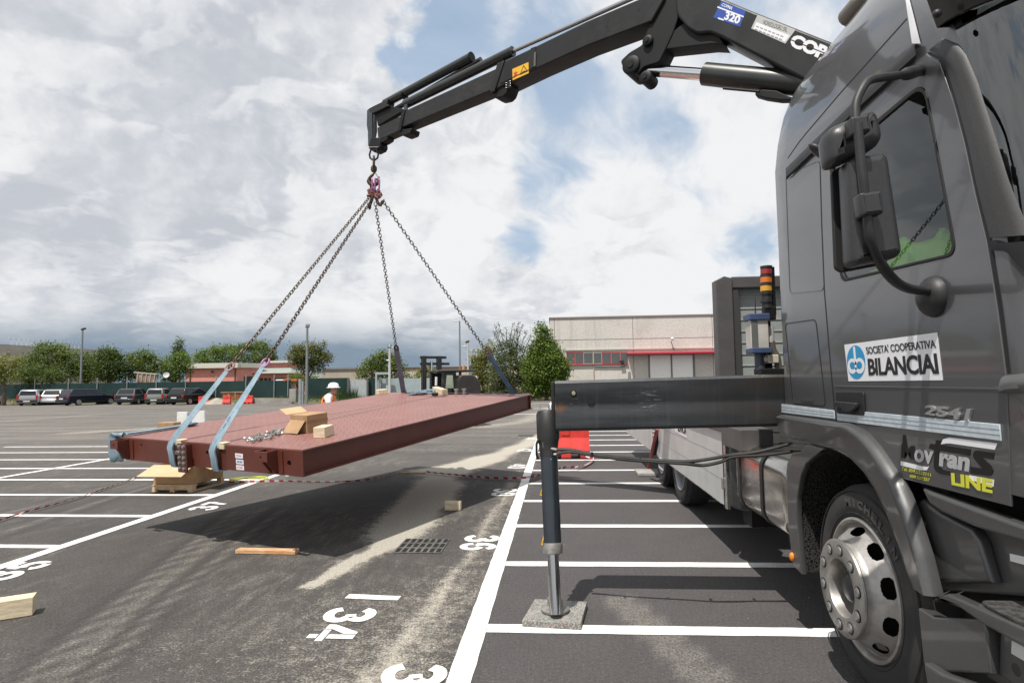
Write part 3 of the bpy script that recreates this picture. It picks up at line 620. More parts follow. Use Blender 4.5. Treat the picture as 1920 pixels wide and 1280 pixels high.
# ------------------------------------------------------------------ things lying on the deck
CARD = mat('corrugated cardboard', (.36, .225, .12), .85, var=.14, vscale=5, bump=.15, bscale=60)
CARDL = mat('pale inner cardboard', (.52, .36, .215), .85, var=.08, vscale=5)
TAPEB = mat('brown parcel tape', (.27, .17, .08), .35, var=.1)
def on_deck_box(F_, Rr, depth, hpx):
    F3 = dpx(*F_); R3 = dpx(*Rr); ex = (R3-F3); ey = EN.cross(ex).normalized(); fr = Matrix((ex.normalized(), ey, EN)).transposed().to_4x4(); fr.translation = F3; return fr, ex.length, depth, hpx*(F3-CP).dot(CF)/FPX
fr, a, b_, c = on_deck_box((576.5, 812.5), (615, 805), .26, 34)
bx = thing('cardboard_box', fr @ Vector((a/2, b_/2, 0)), 'brown cardboard box with one flap open standing on the ribbed red deck', 'cardboard box')
MB().b2((0, 0, .001), (a, b_, c), fr).build('carton', CARD, bx, smooth=False, bevel=.004)
m = MB(); m.b2((-.0015, -.0015, c*.52), (a+.0015, b_*.5, c*.70), fr); m.build('parcel_tape', TAPEB, bx, smooth=False)
m = MB(); m.add([(-.003, .02, c*.72), (-.003, b_-.01, c*.72), (-.10, b_-.0, .012), (-.10, .03, .012)], [(0, 1, 2, 3)], fr); m.add([(-.008, .02, c*.72), (-.008, b_-.01, c*.72), (-.105, b_-.0, .012), (-.105, .03, .012)], [(3, 2, 1, 0)], fr); m.build('flap', CARD, bx, smooth=False)
m = MB(); m.b2((0, 0, 0), (a, .12, .005), fr @ Matrix.Translation((-.05, b_, c)) @ Matrix.Rotation(R(28), 4, 'X')); m.build('flap', CARDL, bx, smooth=False)
def deck_block(name, F_, Rr, dep, hpx, m_, label, cat='wood block', tilt=0.):
    fr, a, b_, c = on_deck_box(F_, Rr, dep, hpx)
    o = MB().b2((0, 0, .001), (a, b_, c), fr @ Matrix.Rotation(R(tilt), 4, 'Y')).build(name, m_, smooth=False, bevel=.003, label=label, category=cat); return o
deck_block('wood_block', (609, 821), (626.5, 814.5), .12, 20, WOODP, 'small pale wood block standing beside the cardboard box on the red deck')
deck_block('wood_block', (710, 739.5), (727, 738), .12, 8.5, WOODP, 'small pale wood block at the far left edge of the red deck')
deck_block('wood_wedge', (811, 735), (829, 741), .10, 10, WOODP, 'tilted pale wood wedge at the far edge of the deck in front of the forklift', tilt=0)
rg = random.Random(9)
bm_ = MB(); bm_.lathe([(.0001, 0), (.013, 0), (.013, .011), (.0001, .011)], 6); bm_.lathe([(.008, .011), (.008, .065), (.0001, .065)], 8); bm_.lathe([(.0135, .045), (.0135, .057), (.007, .057)], 6)
proto = bm_.build('bolt', STEEL, local=True, smooth=False, label='loose shiny steel bolt in the row scattered before the cardboard box', category='bolt', group='loose bolts scattered on the red deck')
DARKB = mat('black bolt steel', (.05, .05, .05), .45, .8)
for k in range(52):
    tt = rg.random(); x = 463+tt*89; y = 826.5-tt*16+rg.uniform(-3.2, 3.2)+3*math.sin(tt*6)
    o = proto if k == 0 else proto.copy()
    if k: COL.objects.link(o)
    p = dpx(x, y, .013+rg.random()*.02*(1-abs(tt-.6))); dd = (EX*rg.uniform(-1, 1)+E2*rg.uniform(-.6, .6)+EN*rg.uniform(-.05, .25)).normalized()
    o.matrix_basis = Matrix.Translation(p) @ dd.to_track_quat('Z', 'Y').to_matrix().to_4x4()
for x, y in ((855.5, 740), (870, 739.5)):
    m = MB(); M_ = Matrix.Translation(dpx(x, y, .001)) @ EN.to_track_quat('Z', 'Y').to_matrix().to_4x4()
    m.lathe([(.0001, 0), (.030, 0), (.030, .05), (.022, .05), (.022, .075), (.04, .078), (.04, .10), (.0001, .10)], 12, M_); m.build('large_bolt', STEEL, label='upright pair of large bright bolts at the far edge of the deck', category='bolt', group='large bolts standing at the far edge of the deck')
m = MB(); M_ = frame(dpx(815.5, 742, .03), EN, E2); m.lathe([(.0001, -.05), (.028, -.05), (.028, .05), (.0001, .05)], 14, M_); m.build('tape_roll', DKM, label='small black roll lying beside the tilted wood wedge', category='roll')
sp_ = thing('strap_pile', dpx(788, 739), 'flat pile of folded light blue straps at the far edge of the deck', 'strap pile')
for k, (x0, y0, x1, y1) in enumerate(((764, 741, 812, 737.5), (766, 739.5, 806, 735.5), (772, 741.5, 800, 739), (790, 738, 815, 736.6))):
    m = MB(); ribbon(m, [dpx(x0, y0, .012+k*.014), dpx((x0+x1)/2, (y0+y1)/2, .02+k*.014), dpx(x1, y1, .012+k*.014)], .09, E2, .016); m.build('strap', BLUE if k != 1 else BLUD, sp_)
# ------------------------------------------------------------------ carton on a pallet under the platform's left end
pf = frame((-5.545, 8.60, 0), (-1, .045, 0), (-.06, .99, 0)); ex = Vector((-1, .045, 0)).normalized(); ey = Vector((.045, 1, 0)).normalized()*1
pf = Matrix((-ex, ey, Vector((0, 0, 1)))).transposed().to_4x4(); pf.translation = Vector((-6.21, 8.63, 0))
pw, pd = .67, .80
pal = thing('pallet', pf @ Vector((pw/2, pd/2, 0)), 'small wooden pallet on the asphalt under the open carton', 'pallet')
for x in (0, pw/2-.04, pw-.08): MB().b2((x, 0, .0), (x+.08, pd, .022), pf).build('bottom_board', WOOD, pal, smooth=False)
for y in (0, pd/2-.05, pd-.10): MB().b2((0.0, y, .090), (pw, y+.10, .110), pf).build('deck_board', WOOD, pal, smooth=False)
for x in (0.002, pw/2-.038, pw-.078):
    MB().b2((x, .004, .022), (x+.076, .09, .090), pf).build('block', WOOD, pal, smooth=False); MB().b2((x, pd-.09, .022), (x+.076, pd-.004, .090), pf).build('block', WOOD, pal, smooth=False)
MB().b2((.08, .012, .03), (pw-.08, .03, .088), pf).build('stringer', WOOD, pal, smooth=False)
cb = thing('cardboard_box', pf @ Vector((pw/2, pd/2, .112)), 'large open cardboard carton on the pallet under the platform, its flaps folded out', 'cardboard box')
x0, x1, y0, y1, zt = .0, pw-.01, .03, pd-.03, .40
for lo, hi in (((x0, y0, .112), (x1, y0+.006, zt)), ((x0, y1-.006, .112), (x1, y1, zt)), ((x0, y0+.006, .112), (x0+.006, y1-.006, zt)), ((x1-.006, y0+.006, .112), (x1, y1-.006, zt))):
    MB().b2(lo, hi, pf).build('side', CARD, cb, smooth=False)
MB().b2((x0+.006, y0+.006, .113), (x1-.006, y1-.006, .118), pf).build('bottom', CARD, cb, smooth=False)
def flap(p0, p1, dv, ln, rot):                                              # hinge p0-p1, direction dv outward, rot below horizontal
    a, c = pf @ Vector(p0), pf @ Vector(p1); o = (pf.to_3x3() @ Vector(dv)).normalized(); v_ = o*math.cos(R(rot))*ln-Vector((0, 0, 1))*math.sin(R(rot))*ln; sh = (c-a).normalized()*.03; k = v_.cross(c-a).normalized()*.005
    P = [a, c, c+v_+sh, a+v_-sh]; m = MB(); m.add([tuple(q) for q in P]+[tuple(q+k) for q in P], [(0, 1, 2, 3), (7, 6, 5, 4), (0, 4, 5, 1), (1, 5, 6, 2), (2, 6, 7, 3), (3, 7, 4, 0)]); m.build('flap', CARDL, cb, smooth=False)
flap((x0, y0-.002, zt), (x1, y0-.002, zt), (0, -1, 0), .34, 22); flap((x1+.002, y0+.1, zt), (x1+.002, y1, zt), (1, 0, 0), .24, 18); flap((x0-.002, y0, zt), (x0-.002, y1, zt), (-1, 0, 0), .2, 50); flap((x0, y1+.002, zt), (x1, y1+.002, zt), (0, 1, 0), .2, 40)
# ------------------------------------------------------------------ rope coil, tape, stick
ROPE = mat('yellow green rope', (.48, .47, .06), .7, col2=(.30, .36, .08), vscale=9)
m = MB(); P = []
for k in range(110):
    a = 2*math.pi*k/22; rr = .24+.035*math.sin(k*.9)+.01*(k//22); P.append((-5.20+rr*1.12*math.cos(a), 9.66+rr*.85*math.sin(a),   .010+.005*(k//22)+.003*math.sin(k*1.7)))
m.tube(P, .007, 6); m.build('rope_coil', ROPE, label='coil of yellow green rope lying on the asphalt under the platform', category='rope')
TR = mat('red tape', (.50, .03, .05), .45); TW = mat('white tape', (.75, .73, .73), .45)
def tape(pts, label, wd=.07, seed=1):
    P = smooth_path(pts, 8); rg = random.Random(seed); Q = [P[0]]
    for p in P[1:]:
        while (p-Q[-1]).length > .09: Q.append(Q[-1]+(p-Q[-1]).normalized()*.08)
    vs = []; fs = [[], []]
    for i, p in enumerate(Q):
        tg = (Q[min(i+1, len(Q)-1)]-Q[max(i-1, 0)]).normalized(); a = 1.1*mnoise.noise(Vector((i*.07, seed, 0)))+.9
        sd = tg.cross(Vector((0, 0, 1))).normalized()*math.cos(a)+Vector((0, 0, 1))*math.sin(a)
        vs += [tuple(p-sd*wd/2+Vector((0, 0, wd/2*abs(math.sin(a))))), tuple(p+sd*wd/2+Vector((0, 0, wd/2*abs(math.sin(a)))))]
    m = MB(); m.v = vs; m.f = [(2*i, 2*i+1, 2*i+3, 2*i+2) for i in range(len(Q)-1)]
    o = m.build('barrier_tape', [TR, TW], smooth=False, label=label, category='barrier tape')
    for i, p in enumerate(o.data.polygons): p.material_index = i % 2
    so_ = o.modifiers.new('solid', 'SOLIDIFY'); so_.thickness = .001
tape([gz(-40, 990, .015), gz(40, 963, .015), gz(130, 938, .02), gz(200, 915, .015), gz(262, 893, .02)], 'red and white tape running from the left edge to the open carton', .028, 3)
tape([gz(430, 905, .015), gz(520, 903, .015), gz(620, 904, .015), gz(690, 900, .02), gz(720, 893, .02), gz(745, 884, .02)], 'red and white tape lying under the platform left of the short stick', .032, 5)
tape([gz(800, 886, .015), gz(850, 891, .015), gz(905, 896.5, .015), gz(955, 898, .02), gz(1000, 895, .05), Vector((.05, 10.6, .05)), gz(1085, 876, .05), gz(1113, 862.5, .03), gz(1096, 856, .08), gz(1086, 850, .15)], 'red and white tape looping from the stick to the red barrier', .05, 8)
m = MB(); m.tube([gz(747, 885, .03), gz(799, 886.5, .015)], .018, 8); m.build('stick', WOOD, label='short round wooden stick lying in the platform shadow with tape tied on', category='stick')
# red water filled barriers
BAR = mat('red plastic', (.60, .045, .035), .42, var=.12, vscale=4, dirt=.3, dirtcol=(.35, .14, .10))
def barrier(loc, rz, ln, label, ht=.85):
    root = thing('plastic_barrier', (0, 0, 0), label, 'plastic barrier', 'red plastic road barriers', 0); prof = [(-.22, .0), (.22, 0), (.22, .16), (.12, .42), (.10, ht), (-.10, ht), (-.12, .42), (-.22, .16)]
    fr = frame((-ln/2, 0, 0), (0, 1, 0), (0, 0, 1)); m = MB(); q = ln/5
    for k in range(5):
        pk = prof if k % 2 == 0 else [(x, max(z, .09)) for x, z in prof]
        m.shape(fr, [pk], q-.002, k*q, 0)
    m.build('body', BAR, root, local=True, smooth=False, bevel=.02)
    for sy in (-.125, .125): MB().box((0, sy, .62), (ln*.18, .02, .3)).build('rib', BAR, root, local=True, smooth=False, bevel=.01)
    root.location = loc; root.rotation_euler = (0, 0, rz); return root
barrier((.12, 12.55, 0), R(6), 1.0, 'red plastic barrier standing behind the crane outrigger leg')
# ================================================================== crane truck
X0, XC, YR = 1.52, 2.77, 4.15
def curve1(tab):
    def f(z):
        if z <= tab[0][0]: return tab[0][1]
        for (a, p), (b_, q) in zip(tab, tab[1:]):
            if z <= b_: t_ = (z-a)/(b_-a); return p+(q-p)*t_
        return tab[-1][1]
    return f
XS = curve1([(3.02, X0), (3.2, 1.545), (3.4, 1.59), (3.55, 1.65), (3.65, 1.715), (3.73, 1.82), (3.78, 2.0)])
YF = curve1([(1.0, 1.74), (1.6, 1.80), (2.3, 1.90), (2.85, 2.02), (3.05, 2.10), (3.3, 2.36), (3.6, 2.80), (3.78, 3.3)])
YB = curve1([(3.3, YR), (3.5, YR-.02), (3.65, YR-.10), (3.73, YR-.25), (3.78, YR-.45)])
RFc, RBc = .30, .07
NA = 12
def ring(z, off=0.):
    xs, yf, yb = XS(z)-off, YF(z)-off, YB(z)+off; P = []
    for k in range(7): a = R(90*k/6); P.append((xs+RBc-RBc*math.sin(a), yb-RBc+RBc*math.cos(a)))          # rear left corner -> side
    y0, y1 = yb-RBc, yf+RFc
    ys = sorted([y0-(y0-y1)*k/10 for k in range(1, 10)]+[3.30, 2.30], reverse=True)
    for y in ys: P.append((xs, min(max(y, y1+.001), y0-.001)))
    for k in range(NA+1): a = R(90*k/NA); P.append((xs+RFc-RFc*math.cos(a), yf+RFc-RFc*math.sin(a)))
    m_ = [(2*XC-x, y) for x, y in P][::-1]
    return [(x, y, z) for x, y in P]+[(x, y, z) for x, y in m_]
def inside(p):                                                        # signed distance to the cab body in plan
    xs, yf, yb = XS(p.z), YF(p.z), YB(p.z); x = min(p.x, 2*XC-p.x)
    if p.y < yf+RFc and x < xs+RFc: return math.hypot(xs+RFc-x, yf+RFc-p.y)-RFc
    return max(xs-x, yf-p.y, p.y-yb)
def on_body(x, y, off=0.):
    d_ = ray(x, y); t_ = 1.2; st = .02
    while t_ < 9:
        if inside(CP+d_*t_) < off:
            lo, hi = t_-st, t_
            for _ in range(24):
                mid_ = (lo+hi)/2
                if inside(CP+d_*mid_) < off: hi = mid_
                else: lo = mid_
            return CP+d_*hi
        t_ += st
    return gx(x, y, X0)
def lerp_poly(P, n):
    L_ = [0]
    for a, b_ in zip(P, P[1:]): L_.append(L_[-1]+math.hypot(b_[0]-a[0], b_[1]-a[1]))
    o = []
    for k in range(n):
        s_ = L_[-1]*k/(n-1); i = 0
        while i < len(P)-2 and L_[i+1] < s_: i += 1
        f = (s_-L_[i])/max(L_[i+1]-L_[i], 1e-9); o.append(tuple(P[i][j]+(P[i+1][j]-P[i][j])*f for j in range(len(P[0]))))
    return o
def patch(m, A, B, off, th=.004, n=14, k=4):                          # skin lying on the cab body between two pixel polylines
    A, B = lerp_poly(A, n), lerp_poly(B, n); g = []
    for i in range(n):
        for j in range(k+1):
            f = j/k; e = off if 0 < j < k else off-th*.9; g.append(tuple(on_body(A[i][0]*(1-f)+B[i][0]*f, A[i][1]*(1-f)+B[i][1]*f, e)))
    return m.add(g, [(i*(k+1)+j, i*(k+1)+j+1, (i+1)*(k+1)+j+1, (i+1)*(k+1)+j) for i in range(n-1) for j in range(k)])
PAINT = mat('charcoal metallic paint', (.125, .124, .127), .38, .55, var=.04, vscale=160, coat=.85, rvar=.03, dirt=.30, dirtcol=(.13, .125, .115))
PAINT.node_tree.nodes['Principled BSDF'].inputs['Coat Roughness'].default_value = .045
PAINT2 = mat('satin grey panel paint', (.092, .092, .092), .42, .5, var=.06, vscale=90, coat=.25, rvar=.06, dirt=.35, dirtcol=(.12, .11, .10))
BLK = mat('black plastic', (.020, .020, .021), .52, var=.2, vscale=14, dirt=.25, dirtcol=(.07, .065, .06), rvar=.1)
GRP = mat('grey grained plastic', (.050, .050, .050), .55, var=.12, vscale=120, bump=.12, bscale=300)
VOID = mat('shade black', (.008, .008, .008), .85)  # near-black colour standing in for shade in recesses and underneath
RUB = mat('black rubber seal', (.010, .010, .010), .6)
TYRE = mat('tyre rubber', (.026, .025, .025), .78, var=.2, vscale=5, dirt=.55, dirtcol=(.085, .075, .066), bump=.1, bscale=90)
TYRL = mat('raised tyre lettering', (.055, .05, .047), .75)
ALU = mat('polished aluminium', (.58, .57, .55), .26, .95, var=.14, vscale=7, rvar=.12, dirt=.4, dirtcol=(.30, .26, .22))
RIMM = mat('brushed rim aluminium', (.38, .365, .345), .5, .6, var=.15, vscale=18, dirt=.6, dirtcol=(.24, .19, .16))
CHROME = mat('chrome', (.72, .72, .72), .07, 1.)
WHT = mat('white film', (.78, .78, .80), .4)
def glassmat(name, tint, k, rough=.0):
    M = bpy.data.materials.new(name); M.use_nodes = True; M.node_tree.nodes.clear(); t = NT(M.node_tree)
    tr = t.n('ShaderNodeBsdfTransparent'); tr.inputs[0].default_value = (*tint, 1); gl = t.n('ShaderNodeBsdfGlossy'); gl.inputs['Roughness'].default_value = rough; gl.inputs[0].default_value = (.95, .97, .96, 1)
    fr = t.n('ShaderNodeFresnel'); fr.inputs[0].default_value = 1.55; ms = t.n('ShaderNodeMixShader'); t.put(ms.inputs[0], t.m('MULTIPLY', fr.outputs[0], k, clamp=True))
    M.node_tree.links.new(tr.outputs[0], ms.inputs[1]); M.node_tree.links.new(gl.outputs[0], ms.inputs[2]); M.node_tree.links.new(ms.outputs[0], t.n('ShaderNodeOutputMaterial').inputs[0]); return M
GLS = glassmat('tinted cab glass', (.74, .84, .79), 1.35)
WGLS = glassmat('windscreen glass', (.50, .62, .58), 3.2)
truck = thing('crane_truck', (XC, 3.2, 0), 'charcoal grey flatbed truck with a high roof cab parked across the bays at right', 'truck')
# --- body shell (the window and windscreen openings are left out)
zs = [1.20, 1.5, 1.8, 2.02, 2.10, 2.4, 2.7, 2.84, 2.95, 3.02, 3.1, 3.2, 3.3, 3.4, 3.48, 3.55, 3.6, 3.65, 3.69, 3.73, 3.76, 3.78]
rings = [ring(z) for z in zs]; n = len(rings[0]); half = n//2
m = MB(); m.v = [p for r_ in rings for p in r_]
i_a = 7+11+2
for j in range(len(zs)-1):
    for i in range(n):
        k = (i+1) % n; p, q = rings[j][i], rings[j][k]
        zc = (zs[j]+zs[j+1])/2; yc = (p[1]+q[1])/2
        side_ = abs(p[0]-q[0]) < 1e-4
        if side_ and 2.02 <= zc <= 2.84 and 2.30 < yc < 3.31 and abs(p[1]-q[1]) > .005: continue
        if 2.02 <= zc <= 2.95 and i_a <= i < n-1-i_a: continue
        m.f.append((j*n+i, j*n+k, (j+1)*n+k, (j+1)*n+i))
m.f.append(tuple((len(zs)-1)*n+i for i in range(n))); m.f.append(tuple(range(n-1, -1, -1)))
cab = m.build('cab', PAINT, truck, weld=True, angle=50)
# --- windscreen
m = MB(); zz = [2.02, 2.3, 2.6, 2.84, 2.95]; g = []
for z in zz:
    r_ = ring(z, .004)[i_a:n-i_a]; g += r_
L_ = len(r_); m.add(g, [(j*L_+i, j*L_+i+1, (j+1)*L_+i+1, (j+1)*L_+i) for j in range(len(zz)-1) for i in range(L_-1)]); m.build('windscreen', WGLS, cab)
# --- A pillar cover, wedge, rail, roof stripe
m = MB(); patch(m, [(1742, 94), (1770, 112), (1796, 197), (1815, 270), (1834, 360), (1856, 446)], [(1768, 72), (1806, 88), (1833, 150), (1864, 245), (1898, 350), (1935, 440)], .014, .012, 16, 5); m.build('pillar_cover', GRP, cab, angle=60)
m = MB(); patch(m, [(1739, 101), (1766, 116), (1792, 197), (1811, 270), (1830, 360), (1852, 450), (1873, 580), (1889, 700)], [(1742, 97), (1770, 112), (1797, 197), (1816, 270), (1835, 360), (1858, 450), (1879, 580), (1894, 700)], .003, .001, 26, 1); m.build('door_gap', RUB, cab)
m = MB(); patch(m, [(1858, 449), (1885, 455), (1930, 452)], [(1859, 470), (1885, 470), (1930, 520)], .008, .001, 10, 3); m.build('pillar_gap_shade', RUB, cab)  # last: black patch on the body, coloured as the shaded gap below the pillar
m = MB(); patch(m, [(1473, 316), (1540, 250), (1620, 172), (1714, 82)], [(1474, 338), (1542, 273), (1622, 196), (1718, 110)], .022, .02, 20, 4); m.build('roof_rail', BLK, cab, angle=60)
m = MB(); patch(m, [(1697, -6), (1702, 30), (1710, 82)], [(1704, -6), (1713, 30), (1726, 82)], .004, .001, 10, 2); m.build('roof_stripe', WHT, cab)
m = MB(); patch(m, [(1477, 296), (1500, 262), (1580, 168), (1700, 34)], [(1477, 298), (1500, 264.4), (1580, 170.2), (1700, 36.5)], .0025, .001, 20, 1); m.build('panel_seam', RUB, cab)
# --- sun visor
m = MB(); a_, b_ = [], []
for lst, z, o in ((a_, 2.94, .05), (b_, 3.30, .16)):
    base = ring(3.04, o); lst += [(x, y, z) for x, y, _z in base if y < 2.27]
m.strip(a_, b_); m.strip([(x, y+.03, z-.002) for x, y, z in b_], [(x, y+.03, z) for x, y, z in a_]); m.strip([(x, y+.03, z) for x, y, z in a_], a_); m.strip(b_, [(x, y+.03, z-.002) for x, y, z in b_]); m.build('sun_visor', mat('smoked acrylic', (.030, .029, .028), .12, coat=.3), cab, angle=60)
MB().ball(on_body(1757, 26, .12), .016, 10, 6).build('visor_bolt', BLK, cab)
hp_ = on_body(1640, 2, .02); m = MB(); m.lathe([(.0001, -.16), (.06, -.15), (.055, .0), (.03, .06), (.0001, .07)], 14, frame(gy(1613, 4, 3.5), (1, 0, 0), (0, 0, 1))); m.build('air_horn', mat('worn beige metal', (.22, .20, .17), .5, .5), cab)
# --- door skin with window
S0 = SIDE(X0)
win = [(1556, 300), (1736, 150), (1797, 478), (1578, 529)]
wl = rpoly(loc2(S0, win), [.05, .09, .06, .06], 5)
dr = loc2(S0, [(1540, 312), (1725, 113), (1738, 101), (1764, 118), (1791, 197), (1810, 270), (1829, 360), (1851, 450), (1872, 580), (1888, 700), (1893, 800), (1897, 949), (1692, 896), (1670, 868), (1647, 834), (1625, 809), (1597, 789), (1569.5, 786), (1560, 690), (1548, 545), (1543, 420)])
door = MB().shape(S0, [dr, wl], .010, -.006, .003).build('door', PAINT, truck, angle=30)
sl_in = rpoly(loc2(S0, [(1562, 305), (1733, 160), (1791, 473), (1583, 523)]), [.05, .08, .055, .055], 5)
MB().shape(S0, [wl, sl_in], .010, -.003, .003).build('window_seal', RUB, door, angle=30)
pm_ = MB(); pm_.add([tuple(S0 @ Vector((p[0], p[1], -.002))) for p in sl_in], [tuple(range(len(sl_in))) if sum(sl_in[i-1][0]*sl_in[i][1]-sl_in[i][0]*sl_in[i-1][1] for i in range(len(sl_in))) > 0 else tuple(range(len(sl_in)-1, -1, -1))]); pm_.build('window_pane', GLS, door, smooth=False)
seam = loc2(S0, [(1537.5, 312), (1540, 312), (1543, 420), (1548, 545), (1560, 690), (1569, 788), (1566.5, 788), (1557.5, 690), (1545.5, 545), (1540.5, 420)])
MB().shape(S0, [seam], .002, .001).build('door_gap', RUB, cab, smooth=False)
def outline_ring(px_pts, r_, wpx, fr, m_, nm, par, w0=.0008, t_=.0015):
    a = rpoly(loc2(fr, px_pts), r_, 5); cx = sum(p[0] for p in a)/len(a); cy = sum(p[1] for p in a)/len(a)
    b_ = []
    for i, p in enumerate(a):
        q0, q1 = Vector(a[i-1]), Vector(a[(i+1) % len(a)]); tg = (q1-q0)
        nn = Vector((-tg.y, tg.x)).normalized()
        if nn.dot(Vector((cx, cy))-Vector(p)) < 0: nn = -nn
        b_.append((p[0]+nn.x*wpx, p[1]+nn.y*wpx))
    return MB().shape(fr, [a, b_], t_, w0).build(nm, m_, par, smooth=False)
outline_ring([(1473, 328), (1538, 300), (1546, 545), (1481, 551)], .05, .005, S0, mat('body groove', (.11, .11, .115), .25, .5), 'side_panel_groove', cab)
outline_ring([(1472, 606), (1530, 598), (1549, 762), (1487, 757)], .04, .006, S0, RUB, 'locker_groove', cab)
MB().shape(S0, [loc2(S0, [(1503, 746), (1526, 748), (1526, 753), (1503, 751)])], .003, .001).build('locker_latch', GRP, cab, smooth=False)
# body crease under the sign
MB().shape(S0, [loc2(S0, [(1567, 722.5), (1884, 727), (1884, 731), (1567, 725.5)])], .003, .004, .0012).build('crease', PAINT, door)
# --- reflective band
TAPE = mat('pale reflective band', (.50, .56, .60), .35, var=.10, vscale=30, coat=.3)
for q, par in (([(1467, 757), (1566, 769), (1567, 785), (1467, 773)], cab), ([(1573, 767), (1879.5, 795), (1882, 826), (1573, 788)], door)):
    lq = loc2(S0, q); w_ = .0045 if par is door else .0008
    bd = MB().shape(S0, [lq], .006, w_, .002).build('reflective_band', TAPE, truck)
    (ax, ay), (bx, by), (cx, cy), (dx_, dy_) = lq
    m = MB()
    for f in (.3, .62): m.shape(S0, [[(ax, ay+(dy_-ay)*f), (bx, by+(cy-by)*f), (bx, by+(cy-by)*(f+.05)), (ax, ay+(dy_-ay)*(f+.05))]], .001, w_+.006)
    m.build('band_groove', mat('band groove grey', (.30, .34, .37), .4), bd, smooth=False)
# --- door handle
hl = loc2(S0, [(1571, 734), (1624, 734), (1626, 779), (1574, 775)])
MB().shape(S0, [rpoly(hl, .02, 4)], .010, .0045, .004).build('handle_recess', RUB, door)
MB().shape(S0, [rpoly(loc2(S0, [(1577, 752), (1617, 755), (1617, 765), (1606, 772), (1594, 770), (1590, 764), (1577, 762)]), .008, 3)], .022, .016, .004).build('door_handle', BLK, door)
# --- lettering on the door
def dtext(s, q, m_, nm, par, w0=.006, bold=0., shear=0., t_=.001, space=1.): return MB().text(S0, s, loc2(S0, q), w0, bold, shear, t_, space).build(nm, m_, par, smooth=False)
sign = MB().shape(S0, [loc2(S0, [(1593, 714.5), (1770.5, 712.5), (1760, 623), (1585, 646)])], .001, .0045).build('door_sign', WHT, truck, smooth=False)
BLKI = mat('black lettering', (.010, .010, .010), .5); SKY = mat('cyan blue print', (.02, .27, .52), .45); YEL = mat('yellow lettering', (.62, .62, .05), .5); GREYL = mat('silver lettering', (.42, .42, .43), .4)
dtext("SOCIETA' COOPERATIVA", [(1628, 664), (1758.5, 652), (1756, 636), (1625.5, 668-18)], BLKI, 'lettering', sign, .006, .012, space=.96)
dtext('BILANCIAI', [(1631.5, 704), (1764, 701), (1759, 661.5), (1629, 672)], BLKI, 'lettering', sign, .006, .03, space=.94)
lc = loc2(S0, [(1607.5, 679)])[0]; lt = loc2(S0, [(1604, 647.5), (1610, 710.5), (1590, 677), (1625, 682)]); ry = (lt[0][1]-lt[1][1])/2; rx = (lt[3][0]-lt[2][0])/2; lc = ((lt[2][0]+lt[3][0])/2, (lt[0][1]+lt[1][1])/2)
ell = lambda cx, cy, a, b_, n_=28: [(cx+a*math.cos(2*math.pi*k/n_), cy+b_*math.sin(2*math.pi*k/n_)) for k in range(n_)]
lg = MB().shape(S0, [ell(*lc, rx, ry, 36)], .0006, .0058).build('emblem', SKY, sign, smooth=False)
m = MB()
for s_ in (-1, 1):
    cx = lc[0]+s_*rx*.40; cy = lc[1]-ry*.22; m.shape(S0, [ell(cx, cy, rx*.52, ry*.46), ell(cx+(-s_)*rx*.02, cy+.02*ry, rx*.30, ry*.23)], .0005, .0066)
m.shape(S0, [[(lc[0]-rx*.20, lc[1]+ry*.93), (lc[0]+rx*.02, lc[1]+ry*.93), (lc[0]+rx*.08, lc[1]+ry*.05), (lc[0]-rx*.14, lc[1]+ry*.1)]], .0005, .0070); m.build('emblem_mark', WHT, sign, smooth=False)
m = MB(); m.shape(S0, [[(lc[0]-rx*.3, lc[1]-ry*.13), (lc[0]+rx*.3, lc[1]-ry*.13), (lc[0]+rx*.3, lc[1]-ry*.34), (lc[0]-rx*.3, lc[1]-ry*.34)]], .0004, .0077); m.build('emblem_bar', SKY, sign, smooth=False)
MB().shape(S0, [[(lc[0]-rx*.08, lc[1]-ry*.15), (lc[0]+rx*.10, lc[1]-ry*.15), (lc[0]+rx*.10, lc[1]-ry*.32), (lc[0]-rx*.08, lc[1]-ry*.32)]], .0004, .0082).build('emblem_bar', WHT, sign, smooth=False)
dtext('2541', [(1739.5, 776), (1822, 790), (1828, 766.5), (1741, 759)], mat('bright badge metal', (.62, .62, .62), .25, .7), 'model_number', door, .0045, .03, .0, .010, 1.05)
c6 = lambda *pts: [(1640+x/6.857, 780+y/6.857) for x, y in pts]
BLKG = mat('glossy black film', (.004, .004, .004), .45)
dtext('M', c6((355, 535), (528, 555), (530, 385), (362, 350)), BLKG, 'company_lettering', door, .005, .06)
MB().shape(S0, [loc2(S0, c6((372, 400), (380, 240), (408, 240), (440, 400)))], .001, .0049).build('company_lettering', BLKG, door, smooth=False)
m = MB(); m.shape(S0, [loc2(S0, c6((805, 305), (868, 310), (862, 365), (1255, 425), (1245, 505), (848, 445), (840, 640), (880, 680), (1020, 720), (1020, 765), (860, 740), (800, 700), (778, 640), (785, 435), (712, 412), (735, 352), (800, 358)))], .001, .005); m.build('company_lettering', BLKG, door, smooth=False)
m = MB(); m.shape(S0, [loc2(S0, c6((1560, 470), (1545, 555), (1400, 532), (1520, 640), (1545, 700), (1530, 745), (1490, 765), (1250, 735), (1255, 648), (1405, 672), (1300, 545), (1285, 490), (1300, 448), (1340, 438)))], .001, .005); m.build('company_lettering', BLKG, door, smooth=False)
dtext('ov', c6((528, 585), (775, 620), (780, 450), (535, 415)), GREYL, 'company_lettering', door, .0062, .03)
dtext('ran', c6((850, 640), (1235, 715), (1255, 535), (860, 470)), GREYL, 'company_lettering', door, .0062, .045)
